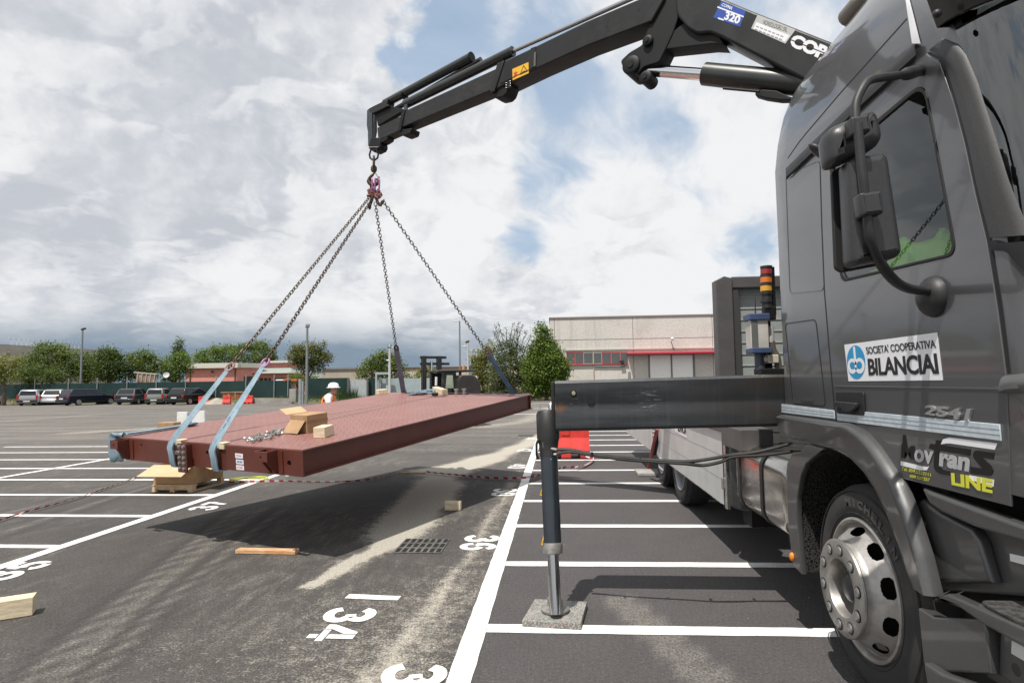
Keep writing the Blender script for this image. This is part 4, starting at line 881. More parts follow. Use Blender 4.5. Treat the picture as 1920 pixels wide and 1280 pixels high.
for q in (((352, 575), (620, 640), (690, 650), (720, 640), (690, 692), (600, 692), (352, 630)), ((870, 360), (900, 295), (980, 272), (1600, 348), (1568, 430), (1000, 350), (940, 348)), ((1235, 755), (1558, 815), (1550, 905), (1260, 820))):
    MB().shape(S0, [loc2(S0, c6(*q))], .001, .005).build('company_stripe', WHT, door, smooth=False)
dtext('LINE', c6((1015, 880), (1540, 990), (1545, 810), (1005, 725)), YEL, 'company_lettering', door, .0064, .04)
dtext('Tel. 059.5222111', c6((360, 690), (738, 775), (740, 735), (368, 648)), YEL, 'phone_number', door, .005, .0)
dtext('059.527257', c6((468, 785), (725, 840), (728, 800), (472, 748)), YEL, 'phone_number', door, .005, .0)
# --- wheel arch
SA = SIDE(1.50)
outer = [(1466, 777), (1571, 791), (1597, 793), (1625, 812), (1647, 837), (1670, 871), (1690, 905), (1709, 953), (1737, 1040), (1756, 1118)]
inner = [(1466, 818), (1571, 845), (1597, 860), (1622, 886), (1645, 921), (1667, 968), (1685, 1015), (1696, 1046), (1706, 1078), (1715, 1102)]
def arch(A, B, name, n_=40):
    A = lerp_poly(A, n_); B = lerp_poly(B, n_); m = MB(); prof = [(0, -.03), (0, .004), (.06, .030), (.13, .040), (.22, .036), (.80, .016), (.95, .012), (1.0, .004), (1.0, -.22)]; g = []
    for a, b_ in zip(A, B):
        la, lb = loc2(SA, [a])[0], loc2(SA, [b_])[0]
        for f, w_ in prof: g.append(tuple(SA @ Vector((la[0]*(1-f)+lb[0]*f, la[1]*(1-f)+lb[1]*f, w_))))
    k = len(prof); m.add(g, [(i*k+j, i*k+j+1, (i+1)*k+j+1, (i+1)*k+j) for i in range(n_-1) for j in range(k-1)]); return m.build(name, PAINT2, truck, angle=55)
arch(outer[:2], inner[:2], 'side_skirt', 8); arch(outer[1:], inner[1:], 'wheel_arch')
# --- mudguard behind the wheel
m = MB(); sec = [(-u, v_) for u, v_ in loc2(SIDE(1.49), [(1505, 1072), (1500, 1020), (1496, 965), (1497, 930), (1504, 890), (1513, 869), (1530, 853), (1560, 842)])]
SP = smooth_path([Vector((y, z, 0)) for y, z in sec], 5); m.strip([(1.475, p.x, p.y) for p in SP], [(2.02, p.x, p.y) for p in SP]); 
HM = bpy.data.materials.new('honeycomb splash liner'); HM.use_nodes = True; t = NT(HM.node_tree); b = HM.node_tree.nodes['Principled BSDF']
vo = t.n('ShaderNodeTexVoronoi', feature='DISTANCE_TO_EDGE'); t.put(vo.inputs['Vector'], t.n('ShaderNodeTexCoord').outputs['Object']); vo.inputs['Scale'].default_value = 58
t.put(b.inputs['Base Color'], t.mix(t.sm(vo.outputs[0], .05, .2), (.040, .038, .036), (.003, .003, .003))); b.inputs['Roughness'].default_value = .8; b.inputs['Specular IOR Level'].default_value = .15
mg = m.build('mudguard', HM, truck)
fl = loc2(SIDE(1.49), [(1516, 833), (1548, 842), (1530, 856), (1515, 869), (1506, 890), (1499, 930), (1498, 965), (1502, 1020), (1507, 1076), (1491, 1060), (1484, 1004), (1479, 933), (1480, 868), (1489, 850), (1505, 846)])
MB().shape(SIDE(1.49), [fl], .035, -.02, .006).build('mudguard_rim', PAINT2, mg, angle=40)
m = MB(); M_ = frame(SIDE(1.49) @ Vector((*loc2(SIDE(1.49), [(1491, 1043)])[0], .016)), (0, -1, 0), (0, 0, 1)); m.lathe([(.026, 0), (.024, .012), (.012, .018), (.0001, .019)], 16, M_ @ Matrix.Diagonal((.8, 1.05, 1, 1))); m.build('marker_light', mat('orange lens', (.75, .24, .02), .3), mg)
# --- step panels in front of the wheel
def slab(X, pts, t_, nm, m_, bev=.012, par=truck, rnd_=.0):
    q = loc2(SIDE(X), pts); q = rpoly(q, rnd_, 4) if rnd_ else q
    return MB().shape(SIDE(X), [q], t_, -t_, bev).build(nm, m_, par, angle=40)
MB().b2((1.70, 1.3, .25), (3.9, 2.75, 1.19)).build('shade_backing', VOID, truck, smooth=False)  # black backing whose colour makes the shade in the gap below the door
spn = slab(1.60, [(1700, 925), (1960, 1000), (1960, 1120), (1745, 1105)], .05, 'step_panel', PAINT2)
slab(1.505, [(1727, 915), (1741, 921), (1960, 1000), (1960, 1030), (1826, 988), (1763, 960), (1742, 945)], .06, 'step_rim', PAINT2, .014, spn)
slab(1.555, [(1707, 950), (1728, 935), (1744, 948), (1763, 962), (1820, 990), (1836, 1015), (1857, 1092), (1752, 1092), (1737, 1040)], .05, 'step_cheek', PAINT2, .016, spn)
slab(1.598, [(1893, 1037), (1925, 1044), (1927, 1060), (1894, 1051)], .001, 'barcode_sticker', WHT, 0, spn)
TREAD = mat('black grip tread', (.016, .016, .016), .6, col2=(.075, .072, .068), vscale=55, bump=.7, bscale=90)
def tread(name, pts_, z, Xo, y0, y1):
    st = MB().b2((Xo+.028, y0, z-.05), (1.66, y1, z-.006)).build(name, PAINT2, truck, smooth=True, bevel=.014)
    fr = TOP(z-.006); holes = [rrect(Xo+.06+.07*i, y0+.05+.125*j, Xo+.10+.07*i, y0+.13+.125*j, .012, 3) for i in range(2) for j in range(int((y1-y0-.1)/.125))]
    MB().shape(fr, [rrect(Xo+.03, y0+.01, 1.645, y1-.01, .03, 3)]+holes, .010, 0, .002).build('grip', TREAD, st, angle=30)
    return st
tread('step', None, .815, 1.42, 1.30, 2.24)
slab(1.44, [(1742, 1128), (1756, 1118), (1775, 1112), (1960, 1195), (1960, 1235), (1845, 1172), (1800, 1140), (1757, 1122)], .05, 'step_lip', PAINT2, .010)
lp = slab(1.455, [(1721, 1139), (1750, 1156), (1842, 1160), (1850, 1185), (1856, 1262), (1764, 1258), (1731, 1243)], .06, 'lower_panel', PAINT2, .008)
slab(1.50, [(1838, 1150), (1960, 1225), (1960, 1330), (1850, 1270)], .05, 'lower_panel', PAINT2, .008)
slab(1.485, [(1880, 1172), (1960, 1212), (1960, 1330), (1872, 1262), (1874, 1190)], .03, 'hatch', PAINT2, .008, lp)
slab(1.454, [(1897, 1200), (1940, 1222), (1940, 1250), (1896, 1224)], .001, 'instruction_sticker', mat('grey white sticker', (.50, .51, .48), .5), 0, lp)
m = MB(); c_ = gx(1908, 1255, 1.452); m.lathe([(.0001, .004), (.020, .004)], 18, frame(c_, (0, -1, 0), (0, 0, 1))); m.build('lock_dark_disc', VOID, lp)  # flat black disc gives the lock hole its shade by colour
tread('step', None, .50, 1.40, 1.2, 2.16)
slab(1.42, [(1731, 1241), (1765, 1262), (1960, 1330), (1960, 1420), (1740, 1300)], .05, 'step_lip', PAINT2, .012)
m = MB(); patch(m, [(1872, 724), (1876, 708), (1886, 703), (1930, 699)], [(1872, 736), (1877, 737), (1887, 737), (1930, 736)], .030, .028, 12, 4); m.build('corner_deflector', mat('light grey panel', (.13, .13, .13), .4, .4), cab, angle=60)
# --- front wheel
def wheel(yc, xo, name, spin=0., front=True, par=truck):
    M_ = Matrix.Translation((xo, yc, .525)) @ Matrix(((0, 0, -1, 0), (-1, 0, 0, 0), (0, 1, 0, 0), (0, 0, 0, 1)))   # local z -> -X (outward)
    w_ = thing_part(name, M_, par)
    prof = [(.345, -.27), (.43, -.31), (.495, -.305), (.517, -.275), (.524, -.20), (.524, -.13), (.517, -.055), (.500, -.028), (.492, -.020), (.470, -.008), (.440, .002), (.400, .004), (.375, -.001), (.360, -.008), (.345, -.018)]
    m = MB(); m.lathe(prof, 72, M_)
    for r_ in (.372, .455, .485): m.lathe([(r_+.004, .0005), (r_+.002, .006), (r_-.002, .006), (r_-.004, .0005)], 72, M_ @ Matrix.Translation((0, 0, -.009 if r_ > .44 else -.004)))
    ty = m.build('tyre', TYRE, w_, angle=25)
    if front:
        m = MB()
        for i, ch in enumerate('MICHELIN'):
            a = R(103-9.2*i); c_ = M_ @ Vector((.424*math.cos(a), .424*math.sin(a), .004)); fr = Matrix.Translation((0, 0, 0)) @ M_ @ Matrix.Translation((.424*math.cos(a), .424*math.sin(a), .0035)) @ Matrix.Rotation(a-math.pi/2, 4, 'Z')
            hw = .012 if ch == 'I' else .026
            m.text(fr, ch, [(-hw if ch != 'I' else -.007, -.022), (hw if ch != 'I' else .007, -.022), (hw if ch != 'I' else .007, .022), (-hw if ch != 'I' else -.007, .022)], 0, .04, 0, .004)
        m.build('tyre_lettering', TYRL, w_, smooth=False)
    NS = 480
    def hole(i, k):
        ph = ((k+.5) % 48-24)/13.2; v_ = (i+.5-16.6)/9.2
        return abs(ph)**2.6+abs(v_)**2.6 < 1
    if front:
        dish = lerp_poly([(.318, -.03), (.312, -.035), (.304, -.022), (.285, .005), (.268, .028), (.252, .046), (.240, .060)], 37)+[(.237, .075), (.236, .088)]
        m = MB(); m.lathe([(.350, -.020), (.347, -.001), (.336, .003), (.326, -.006), (.318, -.03)], NS, M_); m.lathe(dish, NS, M_, skip=hole); rim = m.build('rim', RIMM, w_, angle=40)
        m = MB(); m.lathe([(.318, -.03), (.315, -.18), (.2, -.2), (.0001, -.2)], 40, M_); m.build('rim_well', VOID, w_)  # black well colour stands in for shading inside the hand holes
        m = MB(); m.lathe([(.236, .088), (.240, .094), (.238, .104), (.232, .108), (.150, .108), (.142, .104), (.138, .090), (.136, .0), (.0001, -.005)], 64, M_); cr = m.build('cover_ring', mat('satin steel', (.40, .385, .36), .42, .8, var=.1, vscale=25, dirt=.3, dirtcol=(.25, .2, .17)), w_, angle=40)
        for k in range(10):
            a = R(36*k+12); N_ = M_ @ Matrix.Translation((.191*math.cos(a), .191*math.sin(a), .1085)); m = MB(); m.lathe([(.029, .0), (.029, .003), (.0245, .003)], 20, N_); m.build('nut_collar', VOID, w_)
            m = MB(); m.lathe([(.0235, 0), (.0235, .004), (.019, .008), (.012, .009), (.0001, .009)], 16, N_); m.build('wheel_nut', STEEL, w_)
        m = MB(); m.lathe([(.0001, .075), (.055, .072), (.075, .055), (.085, .02), (.09, 0)], 24, M_); m.build('hub', mat('dark hub', (.06, .06, .065), .4, .5), w_)
    else:
        m = MB(); m.lathe([(.350, -.02), (.346, .0), (.334, .003), (.322, -.01), (.312, -.05), (.30, -.10), (.22, -.13), (.16, -.13), (.13, -.08), (.0001, -.07)], 48, M_); m.build('rim', mat('grey wheel paint', (.30, .31, .33), .5, .3, dirt=.4), w_)
    return w_
def thing_part(name, M_, par):                                         # a wheel is one part, its pieces are sub-parts
    m = MB(); m.lathe([(.10, -.30), (.10, -.12), (.0001, -.12)], 20, M_); return m.build(name, VOID, par)
wheel(3.22, 1.535, 'wheel')
for y in (7.85, 9.22): wheel(y, 1.545, 'wheel', front=False)
# the wheels on the far side
for y in (3.22, 7.85, 9.22):
    M_ = Matrix.Translation((2*XC-1.54, y, .525)) @ Matrix(((0, 0, 1, 0), (1, 0, 0, 0), (0, 1, 0, 0), (0, 0, 0, 1))); w_ = thing_part('wheel', M_, truck); m = MB(); m.lathe([(.345, -.27), (.43, -.31), (.51, -.29), (.524, -.20), (.524, -.12), (.50, -.028), (.44, .002), (.345, -.018), (.2, -.05), (.0001, -.05)], 40, M_); m.build('tyre', TYRE, w_, angle=25)
# --- fuel tank
TK = mat('mirror aluminium tank', (.50, .48, .45), .20, 1., var=.16, vscale=4, rvar=.16, dirt=.35, dirtcol=(.20, .165, .13), stretch=(1, .25, 2))
pr_ = rrect(1.475, .53, 2.1, 1.07, .13, 6); m = MB(); fr = frame((0, 0, 0), (1, 0, 0), (0, 0, 1))   # local z = -Y
n_ = len(pr_); ysr = [(4.02, .86), (4.03, .94), (4.06, .985), (4.10, 1.), (5.10, 1.), (5.13, .96), (5.14, .9)]; g = []
for y, s_ in ysr: g += [((x-1.79)*s_+1.79, y, (z-.80)*s_+.80) for x, z in pr_]
m.add(g, [(i*n_+k, i*n_+(k+1) % n_, (i+1)*n_+(k+1) % n_, (i+1)*n_+k) for i in range(len(ysr)-1) for k in range(n_)]+[tuple(range(n_-1, -1, -1)), tuple((len(ysr)-1)*n_+k for k in range(n_))]); tank = m.build('fuel_tank', TK, truck, angle=50)
for y in (4.46, 5.0):
    g = []; m = MB()
    for yy, s_ in ((y, 1.001), (y, 1.022), (y+.055, 1.022), (y+.055, 1.001)): g += [((x-1.79)*s_+1.79, yy, (z-.80)*s_+.80) for x, z in pr_]
    m.add(g, [(i*n_+k, i*n_+(k+1) % n_, (i+1)*n_+(k+1) % n_, (i+1)*n_+k) for i in range(3) for k in range(n_)]); m.build('tank_strap', BLK, tank)
m = MB(); m.lathe([(.15, -.28), (.17, -.26), (.17, .22), (.15, .25), (.0001, .26)], 28, Matrix.Translation((1.66, 5.34, .76))); m.build('air_reservoir', BLK, truck)
m = MB(); m.b2((1.6, 5.15, .36), (1.9, 5.38, .52)); m.b2((1.75, 4.1, .42), (2.0, 5.3, .53)); m.build('tank_bracket', VOID, truck, smooth=False)
# --- chassis
CH = mat('chassis black', (.014, .014, .014), .7, dirt=.4, dirtcol=(.05, .045, .04))
m = MB(); m.b2((2.25, 2.6, .62), (2.36, 13.2, .95)); m.b2((3.18, 2.6, .62), (3.29, 13.2, .95)); m.b2((2.36, 5.2, .7), (3.18, 5.35, .9)); m.b2((2.36, 8.4, .7), (3.18, 8.6, .9)); m.b2((2.36, 3.1, .42), (3.18, 3.35, .7)); m.b2((2.36, 12.9, .66), (3.18, 13.1, .9)); m.build('chassis_frame', CH, truck, smooth=False)
m = MB(); m.b2((2.3, 2.7, .62), (3.2, 4.1, 1.2)); m.build('engine', VOID, truck, smooth=False)
m = MB(); m.b2((1.9, 7.2, .45), (3.7, 9.9, .9)); m.build('rear_axle_housing', VOID, truck, smooth=False)
# --- flat bed
BED = mat('white bed panel', (.50, .50, .485), .55, var=.07, vscale=2.2, coat=.06, dirt=.3, dirtcol=(.30, .28, .25))
GRY = mat('grey bed frame', (.105, .10, .10), .5, .3, var=.1, vscale=5, dirt=.2)
bed = MB().b2((1.47, 5.42, 1.12), (4.07, 13.3, 1.24)).build('bed_floor', GRY, truck, smooth=False, bevel=.01)
s1_ = MB().b2((1.492, 5.54, .455), (1.515, 9.05, 1.12)).build('side_guard', BED, truck, smooth=False, bevel=.004)
MB().b2((1.485, 5.46, .44), (1.52, 5.52, 1.12)).build('edge_trim', ALU, s1_, smooth=False, bevel=.004)
MB().b2((1.482, 5.53, .44), (1.50, 5.538, 1.12)).build('edge_gap', RUB, s1_, smooth=False)
m = MB(); m.box((1.478, 5.52, .66), (.03, .05, .10)); m.build('latch', ALU, s1_, smooth=False, bevel=.005)
m = MB()
for z in (.68, .90): m.b2((1.4905, 5.56, z), (1.492, 9.04, z+.004))
m.build('panel_groove', mat('groove grey', (.25, .25, .24), .5), s1_, smooth=False)
MB().b2((1.53, 5.8, .42), (1.56, 9.0, .455)).build('lower_rail', ALU, s1_, smooth=False)
MB().b2((1.492, 9.75, .455), (1.515, 13.2, 1.12)).build('side_guard', BED, truck, smooth=False, bevel=.004)
sg = MB().shape(SIDE(1.490), [loc2(SIDE(1.490), [(1264, 798), (1289, 798), (1288, 821), (1266, 809)])], .001, .0005).build('guard_sign', WHT, s1_, smooth=False)
q = loc2(SIDE(1.489), [(1271, 808), (1287, 815), (1287, 798), (1271, 794)]); MB().text(SIDE(1.489), 'BILANCIAI', q, .001, .03).build('lettering', BLKI, sg, smooth=False)
# headboard behind the crane
hb = MB().shape(FRONT(5.44), [[(1.45, 1.24), (1.60, 1.24), (1.60, 2.52), (1.53, 2.54), (1.45, 2.50)]], .13, -.13, .008).build('headboard_post', GRY, truck, smooth=False)
MB().shape(FRONT(5.44), [[(3.94, 1.24), (4.09, 1.24), (4.09, 2.50), (4.01, 2.54), (3.94, 2.52)]], .13, -.13, .008).build('headboard_post', GRY, truck, smooth=False)
MB().b2((1.60, 5.46, 2.43), (3.94, 5.57, 2.535)).build('headboard_rail', GRY, truck, smooth=False, bevel=.008)
PANL = mat('ribbed aluminium panel', (.40, .43, .41), .42, .35, var=.06, vscale=3)
m = MB(); m.b2((1.60, 5.535, 1.24), (3.94, 5.56, 2.43)); hp2 = m.build('headboard_panel', PANL, truck, smooth=False)
for k in range(11): MB().b2((1.66, 5.528, 1.30+k*.105), (3.93, 5.536, 1.306+k*.105)).build('panel_rib', mat('bright rib', (.6, .6, .57), .4, .4), hp2, smooth=False)
MB().b2((1.602, 5.47, 1.24), (1.66, 5.534, 2.43)).build('inner_post', mat('dark bed frame', (.05, .05, .05), .5), hp2, smooth=False)
MB().b2((1.52, 5.4, .98), (3.9, 5.5, 1.115)).build('bed_crossmember', GRY, truck, smooth=False)
# grey frame pieces visible under the outrigger beam
MB().b2((1.44, 4.85, 1.02), (1.70, 5.40, 1.2)).build('support_box', GRY, truck, smooth=False, bevel=.01)
MB().b2((1.46, 4.88, .98), (1.50, 4.94, 1.02)).build('reflector', mat('amber reflector', (.45, .15, .02), .3), truck, smooth=False)
# --- cab front: bumper, grille, headlights, wipers
bmp = MB().b2((X0+.10, 1.58, .32), (2*XC-X0-.10, 1.86, 1.19)).build('bumper', PAINT2, truck, bevel=.05)
MB().b2((X0+.55, 1.565, .52), (2*XC-X0-.55, 1.59, .80)).build('air_intake', VOID, bmp, smooth=False)
for sg in (-1, 1):
    hx = XC+sg*.92; hl2 = MB().b2((hx-.19, 1.555, .66), (hx+.19, 1.60, .98)).build('headlight', mat('clear lamp glass', (.5, .52, .54), .1, .2), truck, bevel=.03)
    MB().b2((hx-.20, 1.56, .44), (hx+.20, 1.60, .54)).build('fog_light', mat('clear lamp glass'), bmp, bevel=.01)
grl = MB().b2((XC-.78, 1.735, 1.22), (XC+.78, 1.80, 1.88)).build('grille', VOID, truck, smooth=False, bevel=.02)
for k in range(5): MB().b2((XC-.75, 1.715, 1.26+.125*k), (XC+.75, 1.745, 1.32+.125*k)).build('grille_slat', PAINT, grl, bevel=.01)
for x_ in (XC-.75, XC-.05, XC+.6): MB().tube([(x_, 1.80, 2.0), (x_+.25, 1.86, 2.10), (x_+.62, 1.90, 2.22)], .012, 6).build('wiper', BLK, truck)
# --- cab interior
INT = mat('cab interior', (.018, .018, .018), .8)
MB().b2((X0+.06, 1.95, 1.25), (2*XC-X0-.06, 4.1, 1.5)).build('cab_floor', INT, cab, smooth=False)
MB().b2((X0+.1, 2.0, 1.5), (2*XC-X0-.1, 2.35, 2.02)).build('dashboard', INT, cab, bevel=.05)
for x in (1.80, 3.15):
    st = MB().b2((x, 2.75, 1.5), (x+.52, 3.25, 1.82)).build('cab_seat', INT, cab, bevel=.06); MB().box((x+.26, 3.34, 2.15), (.5, .16, .85)).build('seat_back', INT, cab, bevel=.06)
MB().b2((X0+.05, 3.45, 1.5), (2*XC-X0-.05, 4.08, 2.95)).build('rear_wall', INT, cab, smooth=False)
MB().b2((X0+.05, 2.3, 2.90), (2*XC-X0-.05, 4.05, 2.99)).build('headliner', INT, cab, smooth=False)
HV = mat('green hi-vis cloth', (.34, .80, .08), .8, var=.12, vscale=5); 
m = MB(); g = []; NU, NV = 26, 12
HT = lerp_poly([(1596, 526), (1640, 512), (1676, 486), (1690, 452), (1702, 444), (1716, 458), (1745, 457), (1762, 448), (1772, 428), (1779, 432), (1789, 458), (1800, 470)], NU+1); HB = lerp_poly([(1590, 575), (1815, 530)], NU+1)
for i in range(NU+1):
    for j in range(NV+1):
        u, v_ = i/NU, j/NV; a, c = HT[i], HB[i]; g.append(tuple(gx(a[0]*v_+c[0]*(1-v_), a[1]*v_+c[1]*(1-v_), 1.585+.05*v_*v_+.016*math.sin(u*19+v_*5)+.01*math.sin(v_*13+u*9))))
m.add(g, [(i*(NV+1)+j, i*(NV+1)+j+1, (i+1)*(NV+1)+j+1, (i+1)*(NV+1)+j) for i in range(NU) for j in range(NV)]); hv = m.build('hi_vis_jacket', HV, label='bright green hi-vis jacket hanging inside the truck cab window', category='jacket'); so_ = hv.modifiers.new('solid', 'SOLIDIFY'); so_.thickness = .02

# --- mirrors
arm0 = on_body(1724, 132, .01)
mir = thing_arm = None
P = smooth_path([arm0, gy(1700, 139, 2.28), gy(1660, 145, 2.16), gy(1633, 150, 2.12), gy(1619, 163, 2.10), gy(1605, 195, 2.09), gy(1605, 232, 2.08)], 5)
arm = MB().tube(P, [.024]*6+[.015]*(len(P)-6), 12).build('mirror_arm', BLK, truck)
end = on_body(1742, 546, .03)
P = smooth_path([gy(1608, 232, 2.06), gy(1613, 290, 2.06), gy(1619, 345, 2.06), gy(1626, 405, 2.07), gy(1633, 450, 2.08), gy(1649, 490, 2.12), gy(1676, 525, 2.20), gy(1705, 541, 2.30), end], 5)
MB().tube(P, [.0155]*26+[.018]*(len(P)-26), 12).build('lower_arm', BLK, arm)
def fshape(pts, Y, t_, bev, nm, m_, par, rr=.02, off=0.):
    return MB().shape(FRONT(Y), [rpoly(loc2(FRONT(Y), pts), rr, 5)], t_, -t_+off, bev).build(nm, m_, par, angle=60)
MH = mat('mirror housing plastic', (.030, .030, .031), .38, var=.1, vscale=60, bump=.08, bscale=260, rvar=.06)
fshape([(1593, 294), (1668, 281), (1698, 478), (1603, 498)], 2.11, .11, .030, 'main_mirror', MH, arm, .03)
fshape([(1586, 302), (1600, 292), (1674, 280), (1701, 482), (1606, 500), (1594, 492)], 2.125, .018, .004, 'mirror_glass', RUB, arm, .03, -.11)
fshape([(1554, 236), (1650, 195), (1666, 262), (1562, 310)], 2.12, .13, .045, 'upper_mirror', MH, arm, .045)
fshape([(1588, 226), (1622, 220), (1626, 252), (1592, 258)], 2.085, .06, .010, 'arm_clamp', MH, arm, .008, .03)
fshape([(1604, 366), (1646, 361), (1650, 404), (1610, 409)], 2.075, .06, .012, 'arm_clamp', MH, arm, .010, .03)
c_ = gy(1539, 286, 2.45); m = MB(); m.ball((0, 0, 0), .06, 16, 10, Matrix.Translation(c_) @ Matrix.Rotation(R(38), 4, 'Y'), (1.0, .5, .30)); m.build('kerb_mirror', MH, arm)
c_ = on_body(1754, 556, .0); m = MB(); m.ball((0, 0, 0), .085, 20, 12, Matrix.Translation(c_+Vector((.0, 0, .0))), (.75, .95, 1.0)); m.build('arm_mount', BLK, arm)
# ================================================================== loader crane with its outrigger
K0 = Vector((2.75, 4.75, 0)); KD = (Vector((-2.75, 8.40, 0))-K0).normalized()
KF = frame(K0, KD, (0, 0, 1))                        # u along the boom, v up, w away from the viewer
def KW(w_): return KF @ Matrix.Translation((0, 0, w_))
crane = thing('loader_crane', (2.77, 4.75, 0), 'black folding loader crane behind the cab, its boom reaching over the platform', 'crane')
BOOM = mat('black boom paint', (.013, .0135, .014), .46, .05, var=.25, vscale=3.5, coat=.06, spec=.35, dirt=.6, dirtcol=(.042, .039, .036), rvar=.15)
BOOMG = mat('worn dark boom paint', (.020, .0205, .0205), .52, .05, var=.25, vscale=4, spec=.35, stretch=(1, 6, 6), dirt=.5, dirtcol=(.05, .047, .042), rvar=.1)
CYL = mat('dark green grey cylinder', (.026, .029, .026), .38, .2, var=.15, vscale=6, coat=.3)
UND = mat('dark hydraulic black', (.008, .008, .0085), .55, .05, spec=.3, dirt=.3, dirtcol=(.03, .027, .024))
def kshape(pts, t_, w0, nm, m_, par=crane, bev=.012, rr=.0):
    q = loc2(KW(w0), pts); q = rpoly(q, rr, 4) if rr else q
    return MB().shape(KF, [q], t_, w0, bev).build(nm, m_, par, angle=35)
def ktube(p0, p1, w_, r_, nm, m_, par=crane, seg=24):
    a, b_ = [KW(w_) @ Vector((*q, 0)) for q in loc2(KW(w_), [p0, p1])]; return MB().tube([a, a+(b_-a)*.5, b_], r_, seg).build(nm, m_, par, angle=40)
main = kshape([(1262, -45), (1300, -26), (1350, -5), (1412, 21), (1565, 81), (1725, 144), (1705, 236), (1510, 151), (1352, 69), (1330, 60), (1308, 64), (1288, 52), (1268, 28)], .28, 0, 'main_boom', BOOM, bev=.022, rr=.05)
kshape([(1246, 93), (1254, 66), (1285, 40), (1335, 45), (1358, 84), (1334, 83)], .20, .04, 'link_plate', UND)
kshape([(1218, 42), (1240, -10), (1266, -25), (1276, 20), (1262, 62), (1248, 92), (1236, 117), (1206, 126), (1196, 140), (1170, 134), (1163, 114), (1180, 98), (1204, 84)], .22, .03, 'knuckle', UND, rr=.03)
ktube((1181, 119), (1181.2, 119), .14, .10, 'knuckle_pin', UND)
m = MB()
for px_, r_, w0, w1 in (((1181, 120), .098, -.01, .30), ((1208, 143), .068, .01, .20), ((1212, 74), .055, -.02, .30)):
    q = loc2(KW(w0), [px_])[0]; m.lathe([(.0001, w0), (r_*.35, w0), (r_*.36, w0+.01), (r_-.012, w0+.01), (r_, w0+.02), (r_, w1), (.0001, w1)], 28, KF @ Matrix.Translation((*q, 0)))
m.build('pivot_boss', UND, crane, angle=40)
ktube((1200, 131), (1335, 141), .14, .060, 'lift_rod', CHROME)
cy = ktube((1322, 139), (1545, 162), .14, .108, 'lift_cylinder', CYL, seg=32)
q = loc2(KW(.03), [(1356, 166), (1400, 170), (1424, 172)]); P = [KW(.03) @ Vector((*p, 0)) for p in q]; MB().tube(P, .012, 8).build('cylinder_pipe', UND, cy)
kshape([(1416, 171), (1430, 168), (1455, 170), (1478, 180), (1500, 186), (1462, 187), (1434, 183), (1416, 178)], .10, .06, 'valve_block', UND, cy, .006)
# outer boom and extensions
oa = kshape([(934, 142), (942, 116.5), (997.5, 90), (1100, 40), (1177, 7), (1250, -24), (1246, -4), (1222, 40), (1100, 86.5), (1010, 127), (947, 158), (922, 171)], .27, 0, 'outer_boom', BOOM, bev=.016)
ob = kshape([(940, 124), (757.5, 208.5), (750, 240), (912, 173), (950, 156)], .21, .03, 'extension_boom', BOOMG, bev=.012)
oc = kshape([(760, 213.5), (707, 239.5), (709, 263), (752, 243.5)], .16, .055, 'inner_extension', BOOMG, bev=.010)
kshape([(921, 170), (956, 157), (950, 174), (943, 181), (930, 184), (921, 180)], .20, .02, 'wear_pad', UND, oa, .01, .02)
kshape([(932, 118), (945, 113), (927, 172), (918, 172)], .30, -.015, 'collar', BOOM, oa, .008)
kshape([(748, 244), (772, 240), (769, 250), (756, 255), (748, 252)], .17, .035, 'wear_pad', UND, ob, .01, .02)
kshape([(753, 209), (759, 206), (751, 245), (745, 246)], .24, .015, 'collar', UND, ob, .006)
kshape([(705, 262), (727, 254), (726, 261), (717, 267), (705, 269)], .13, .06, 'wear_pad', UND, oc, .008, .02)
hd = kshape([(688, 207), (692, 203.5), (697, 206), (697, 240), (698, 275), (690, 274), (689.5, 247), (687.5, 236)], .03, .06, 'boom_head', mat('grey head plate', (.055, .062, .066), .45, .3, var=.2, vscale=12), crane, .004)
kshape([(697, 214), (704, 211), (704.5, 246), (700, 268), (696, 268)], .03, .17, 'head_plate', mat('grey head plate'), hd, .004)
kshape([(691, 204), (698, 200), (727, 186), (725, 195), (729, 198), (700, 212), (694, 212)], .14, .06, 'head_bracket', BOOMG, hd, .006)
kshape([(695, 258), (712, 258), (713, 274), (710, 280), (700, 285), (693, 280), (691, 272)], .15, .05, 'head_block', UND, hd, .012)
kshape([(704, 213), (730, 198), (760, 205), (708, 236)], .08, .10, 'hose_bundle', UND, hd, .01)
c1 = ktube((722, 194.5), (884, 107), .14, .060, 'extension_cylinder', CYL); ktube((740, 206), (902, 112), .19, .036, 'extension_cylinder', CYL); c3 = ktube((760, 196), (962, 96.5), .08, .063, 'extension_cylinder', CYL)
ktube((960, 97.3), (1222, -19), .08, .026, 'extension_rod', mat('satin chrome', (.5, .5, .5), .18, 1.))
for p_, r_ in (((758, 178.5), .068), ((884, 107), .064)): ktube((p_[0]-1, p_[1]+.5), (p_[0]+1.2, p_[1]-.6), .14, r_, 'cylinder_band', UND, c1)
kshape([(757, 186), (763, 183), (763, 206), (757, 209)], .02, .03, 'cylinder_bracket', mat('grey head plate'), c3, .003)
kshape([(995, 91), (1004, 87.5), (1004, 124), (995, 128)], .004, -.006, 'joint_plate', BOOM, oa, 0)
kshape([(1001, 99), (1005, 97), (1004, 124), (1000.5, 125)], .004, -.009, 'data_strip', mat('dull label', (.11, .09, .08), .5), oa, 0)
m = MB()
for p_ in ((1137, 50), (1198, 19)): q = loc2(KF, [p_])[0]; m.lathe([(.0001, 0), (.014, 0)], 14, KF @ Matrix.Translation((*q, -.0015)) @ Matrix.Rotation(math.pi, 4, 'X')); m.build('dark_disc', VOID, oa, smooth=False); m = MB()  # flat black discs drawn in place of shaded holes
